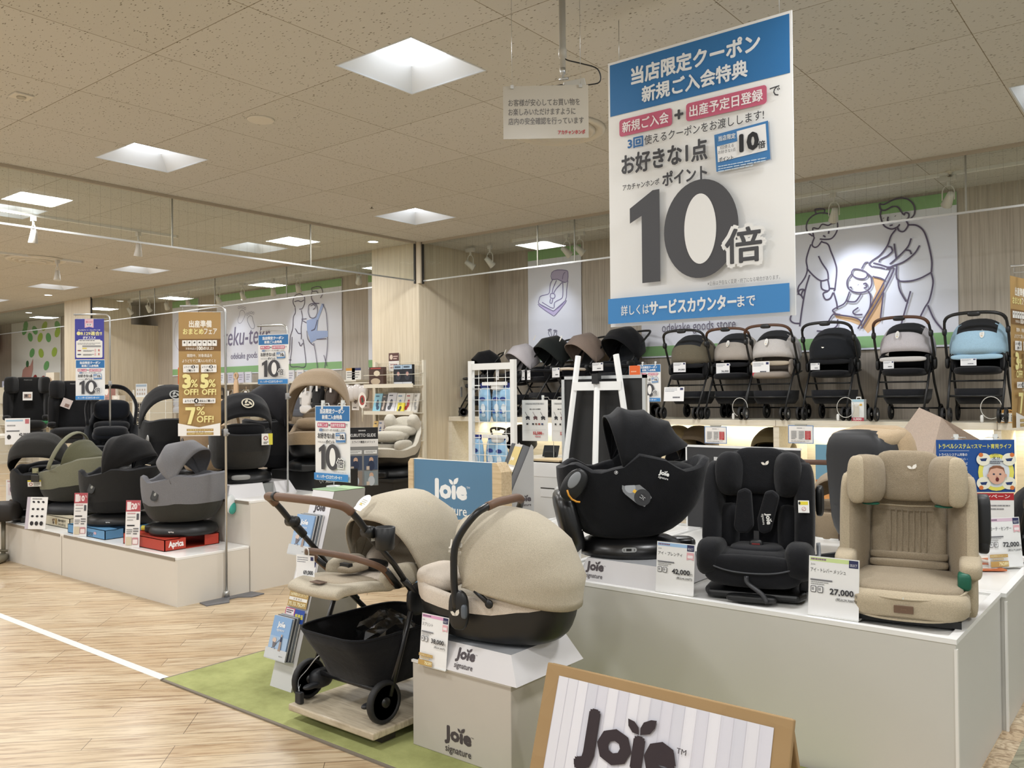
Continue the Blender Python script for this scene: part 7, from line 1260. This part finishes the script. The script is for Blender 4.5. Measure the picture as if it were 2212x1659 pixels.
for u, c1, lab in ((757, '#d9a04c', 'yellow and white camera notice left of the corner column, first of two'), (770, '#3c4470', 'white notice with a navy top beside the yellow camera notice')):
    q = at(u, 818, Y=9.2); p = Pg(50, 40, .22, .19, .004, '#eeece4', .4); p.rect(0, 0, 50, 9, c1); p.lines(6, 14, 36, 3, 8, 3, '#8a8a88', 3); p.obj('notice', lab, 'sign', (q.x, 9.2, 1.772))
q = at(392, 818, Y=9.2); p = Pg(40, 50, .26, .34, .01, '#e2642a', .4); p.oval(20, 26, 9, 14, '#f2dcc8', 20); p.oval(22, 26, 4, 9, '#e2642a', 20); p.obj('orange_sign', 'orange sign with a white leaf mark left of the gold banner', 'sign', (q.x, 9.2, 1.772))
# wall rack on the column
RXC = -8.40; t = T('wall_rack', 'cream three-tier wire rack on the corner column with brochures', 'rack', (RXC, 8.08, 0)); tiers = [at(850, v, Y=7.85).z for v in (834, 893, 953)]; IV = M('#ddd6c3', .45)
for x in (-.46, .47): b = MB(); b.box(x - .015, x + .015, -.05, 0, 0, tiers[0] + .34); b.build('upright', IV, t)
b = MB(); b.box(-.47, .48, -.3, -.01, tiers[2] - .60, tiers[2] - .57); b.build('base_shelf', IV, t)
b = MB()
for k in range(18): b.bar((-.45 + .053 * k, -.015, tiers[2] - .2), (-.45 + .053 * k, -.015, tiers[0] + .3), .0025, 4)
for k in range(26): z = tiers[2] - .2 + k * .05; b.bar((-.46, -.015, z), (.47, -.015, z), .0025, 4)
b.build('wire_back', IV, t)
for z in tiers:
    b = MB(); b.box(-.47, .48, -.24, -.02, z, z + .012); b.box(-.47, .48, -.245, -.235, z - .02, z + .03); b.build('shelf', IV, t); b = MB(); b.bar((-.47, -.24, z + .15), (.48, -.24, z + .15), .004, 5); b.bar((-.47, -.24, z + .15), (-.47, -.03, z + .17), .004, 5); b.bar((.48, -.24, z + .15), (.48, -.03, z + .17), .004, 5); b.build('guard_rod', IV, t)
BR = 0
def broch(x, z, w, h, c, d, lab, y=7.93, tilt=-14, th=.02):
    p = Pg(50, 70, w, h, th, c, .4); r = random.Random(int(x * 997)); p.oval(25, 38, 9, 15, d); p.oval(r.uniform(14, 36), 54, 10, 8, d); p.lines(8, 8, 30, 1, 5, 4, d, int(abs(x) * 50)); p.obj('brochure', lab, 'brochure', (RXC + x, y, z + .014), 0, None, 'brochures on the corner column rack', tilt)
z0, z1_, z2_ = tiers
for x, w_, h_, c, d, lab in ((-.33, .15, .26, '#8cc3d6', '#2b4a66', 'light blue brochure on the middle tier, left end'), (-.20, .10, .25, '#4a4644', '#c9b8ac', 'dark brochure on the middle tier'), (-.06, .17, .27, '#dcdce2', '#4c5058', 'silvery brochure on the middle tier'), (.11, .15, .26, '#e9e9e6', '#6a8cae', 'white brochure on the middle tier'), (.27, .14, .26, '#dfdbd2', '#b23f45', 'pale brochure with a red figure on the middle tier'), (.40, .10, .26, '#c9c5bc', '#8c8b86', 'grey brochure at the right end of the middle tier')): broch(x, z1_, w_, h_, c, d, lab)
broch(.17, z1_, .12, .13, '#e2d43c', '#3a3320', 'small yellow brochure in front on the middle tier', 7.895)
for x, w_, h_, c, d, lab in ((-.38, .10, .25, '#d8b56a', '#3a3a44', 'yellowish brochure on the lowest tier, left end'), (-.28, .12, .26, '#d9d3cf', '#47618f', 'pale brochure with a blue figure on the lowest tier'), (-.14, .15, .27, '#8f7f79', '#c9a592', 'mauve brown brochure on the lowest tier'), (.02, .16, .27, '#86756b', '#5a4a44', 'brown brochure on the lowest tier'), (.18, .16, .27, '#6a6866', '#b9b2aa', 'dark grey brochure on the lowest tier'), (.33, .12, .27, '#3d302b', '#e0b89c', 'dark brochure with a baby on the lowest tier'), (.43, .07, .26, '#c5c1b8', '#6f6d68', 'thin pale brochure at the right end of the lowest tier')): broch(x, z2_, w_, h_, c, d, lab)
t = T('brown_box', 'dark brown product box with an oval window on the top tier', 'box', (RXC - .30, 7.93, z0 + .014), 10); b = MB(); b.box(-.12, .12, -.02, .05, 0, .25); b.build('carton', M('#4a332a', .4), t); p = Pg(40, 44, .23, .24, 0, edge=False); p.oval(22, 14, 9, 7, '#d9cbb2'); p.oval(18, 34, 14, 8, '#b9a78e'); p.rect(4, 0, 30, 3, '#a8483e'); p.obj('print', loc=(0, -.021, 0), par=t)
for x, lab in ((.13, 'left black seat liner box on the top tier'), (.30, 'right black seat liner box on the top tier')):
    t = T('black_box', lab, 'box', (RXC + x, 7.93, z0 + .014), 8, 'black liner boxes on the top tier'); b = MB(); b.box(-.08, .08, -.015, .035, 0, .27); b.build('carton', M('#1d1f26', .4), t); p = Pg(40, 68, .15, .265, 0, edge=False); p.rect(0, 0, 40, 14, '#a9bed0'); p.lines(4, 4, 32, 1, 4, 6, '#30404f', 4); p.oval(20, 36, 12, 16, '#33353d'); p.oval(20, 30, 6, 7, '#b98f86'); p.rect(0, 58, 40, 10, '#c9ccd2'); p.obj('print', loc=(0, -.016, 0), par=t)
q = at(848, 802, Y=8.06); p = Pg(40, 50, .20, .25, .004, '#e9e4de', .4); p.rect(0, 0, 40, 22, '#5a3a34'); p.oval(10, 11, 6, 7, '#d9c6b4'); p.lines(18, 8, 18, 2, 6, 3, '#d2b8ae', 2); p.lines(6, 30, 28, 2, 8, 3, '#b58a8a', 3); p.obj('column_sign', 'brown and white sign card on the column above the rack', 'sign', (q.x, 8.085, q.z))
t = T('clear_pouches', 'bundle of clear plastic pouches hanging left of the wall rack', 'pouches', tuple(at(768, 838, Y=8.3))); b = MB()
for k in range(4): b.ell((-.2 + .12 * k, .0, -.06 - .02 * (k % 2)), (.09, .05, .12), .8)
b.build('pouch', M('#c9c3be', .2, 0, .6), t); b = MB(); b.bar((-.3, .05, .07), (.3, .05, .07), .012, 6); b.bar((-.28, .05, .07), (-.28, .05, -1.6), .012, 6); b.build('rail', IV, t)
for u, v, c, lab in ((745, 852, '#9a9389', 'grey boxed accessory hanging left of the clear pouches'), (768, 872, '#d5cfc8', 'pale boxed accessory hanging below the clear pouches'), (790, 868, '#c4b5ab', 'beige boxed accessory hanging beside the wall rack')):
    q = at(u, v + 14, Y=8.35); p = Pg(40, 56, .16, .26, .05, c, .4); p.oval(20, 24, 10, 12, '#7f726b'); p.lines(6, 46, 28, 1, 4, 4, '#6a625c', 3); p.obj('hanging_box', lab, 'box', tuple(q))
q = at(783, 895, Y=7.9); t = T('paddle_sign', 'small round paddle sign with a red picture left of the brochures', 'sign', tuple(q)); b = MB(); b.bar((0, 0, -.1), (0, 0, .1), .008, 6); b.build('stick', IV, t); p = Pg(40, 50, .17, .23, .004, '#eae5db', edge=False); p.oval(20, 25, 19, 24, '#ece7dd'); p.oval(20, 25, 13, 15, '#a8453f'); p.poly([(14, 20), (22, 14), (28, 30), (18, 34)], '#3d4a3a'); p.obj('disc', loc=(0, -.003, .08), par=t)
# far left gondola shelf
t = T('far_shelf', 'cream gondola shelf with boxed goods at the far left, under the leaf mural', 'shelf', (-20.2, 8.3, 0)); b = MB(); b.box(-5.6, 3.0, -.3, .3, 1.42, 1.45); b.box(-5.6, 3.0, -.3, .3, .9, .93); b.build('shelf_board', IV, t); b = MB(); b.box(-5.6, 3.0, .26, .3, 0, 1.75); b.build('back_panel', M('#ded7c8', .5), t); b = MB()
for k in range(5): b = MB(); b.box(-5.6 + 2.1 * k, -5.57 + 2.1 * k, -.3, .3, 0, 1.78); b.build('upright', IV, t)
FS = ((10, 18, 44, '#9ea0b0', 'dark capped white appliance at the far left edge of the shelf'), (46, 22, 30, '#d8c0b6', 'pinkish carton on the far left shelf'), (62, 12, 30, '#a9b59a', 'small green carton on the far left shelf'), (78, 14, 36, '#b6968f', 'mauve carton on the far left shelf'), (108, 26, 62, '#d9cfbd', 'tall cream panel with an arched picture, left of the R129 poster'), (128, 10, 40, '#e9e9e6', 'white notice card right of the arched picture panel'), (140, 20, 26, '#e6e2d6', 'row of cream cases on the far left shelf'), (156, 24, 30, '#d6c9a6', 'beige suitcase shaped box left of the R129 poster'), (230, 18, 34, '#b98a82', 'reddish framed picture right of the R129 poster'), (250, 22, 12, '#d9d3c6', 'low cream item right of the chrome stand'))
for k, (u, w_, h_, c, lab) in enumerate(FS):
    q = at(u, 868, Y=8.2); sc_ = (q - EYE).dot(CZ_) / FPX; p = Pg(40, 60, w_ * sc_ * 1.5, h_ * sc_, .12, c, .5); p.oval(20, 24, 12, 14, '#a88f74' if k in (4, 7) else '#e9e6df'); p.lines(8, 46, 24, 2, 6, 3, '#8d8680', k); p.obj('shelf_item', lab, 'boxed goods', (q.x, 8.2, 1.452))
q = at(304, 858, Y=7.2); t = T('grid_cabinet', 'cream cabinet with a black grid front behind the reclined black seat', 'cabinet', (q.x, 7.2, 0)); b = MB(); b.box(-.28, .28, 0, .4, 0, q.z); b.build('body', IV, t); b = MB(); b.box(-.12, .16, -.006, 0, q.z - .5, q.z - .08); b.build('grille_back', DARKM, t); b = MB()
for k in range(4): b.box(-.12 + .09 * k, -.11 + .09 * k, -.012, -.005, q.z - .5, q.z - .08)
for k in range(6): b.box(-.12, .16, -.012, -.005, q.z - .5 + .08 * k, q.z - .49 + .08 * k)
b.build('grille_bars', IV, t)
p = Pg(60, 40, .36, .22, .004, '#dfe4e8', .4); p.rect(2, 2, 56, 7, '#9fb2c4')
for k in range(8): p.oval(10 + 13 * (k % 4), 18 + 12 * (k // 4), 3.4, 3.4, '#b9a89a')
p.obj('picture_card', 'pale picture card standing on the cream grid cabinet', 'card', (q.x - .02, 7.22, q.z + .002))
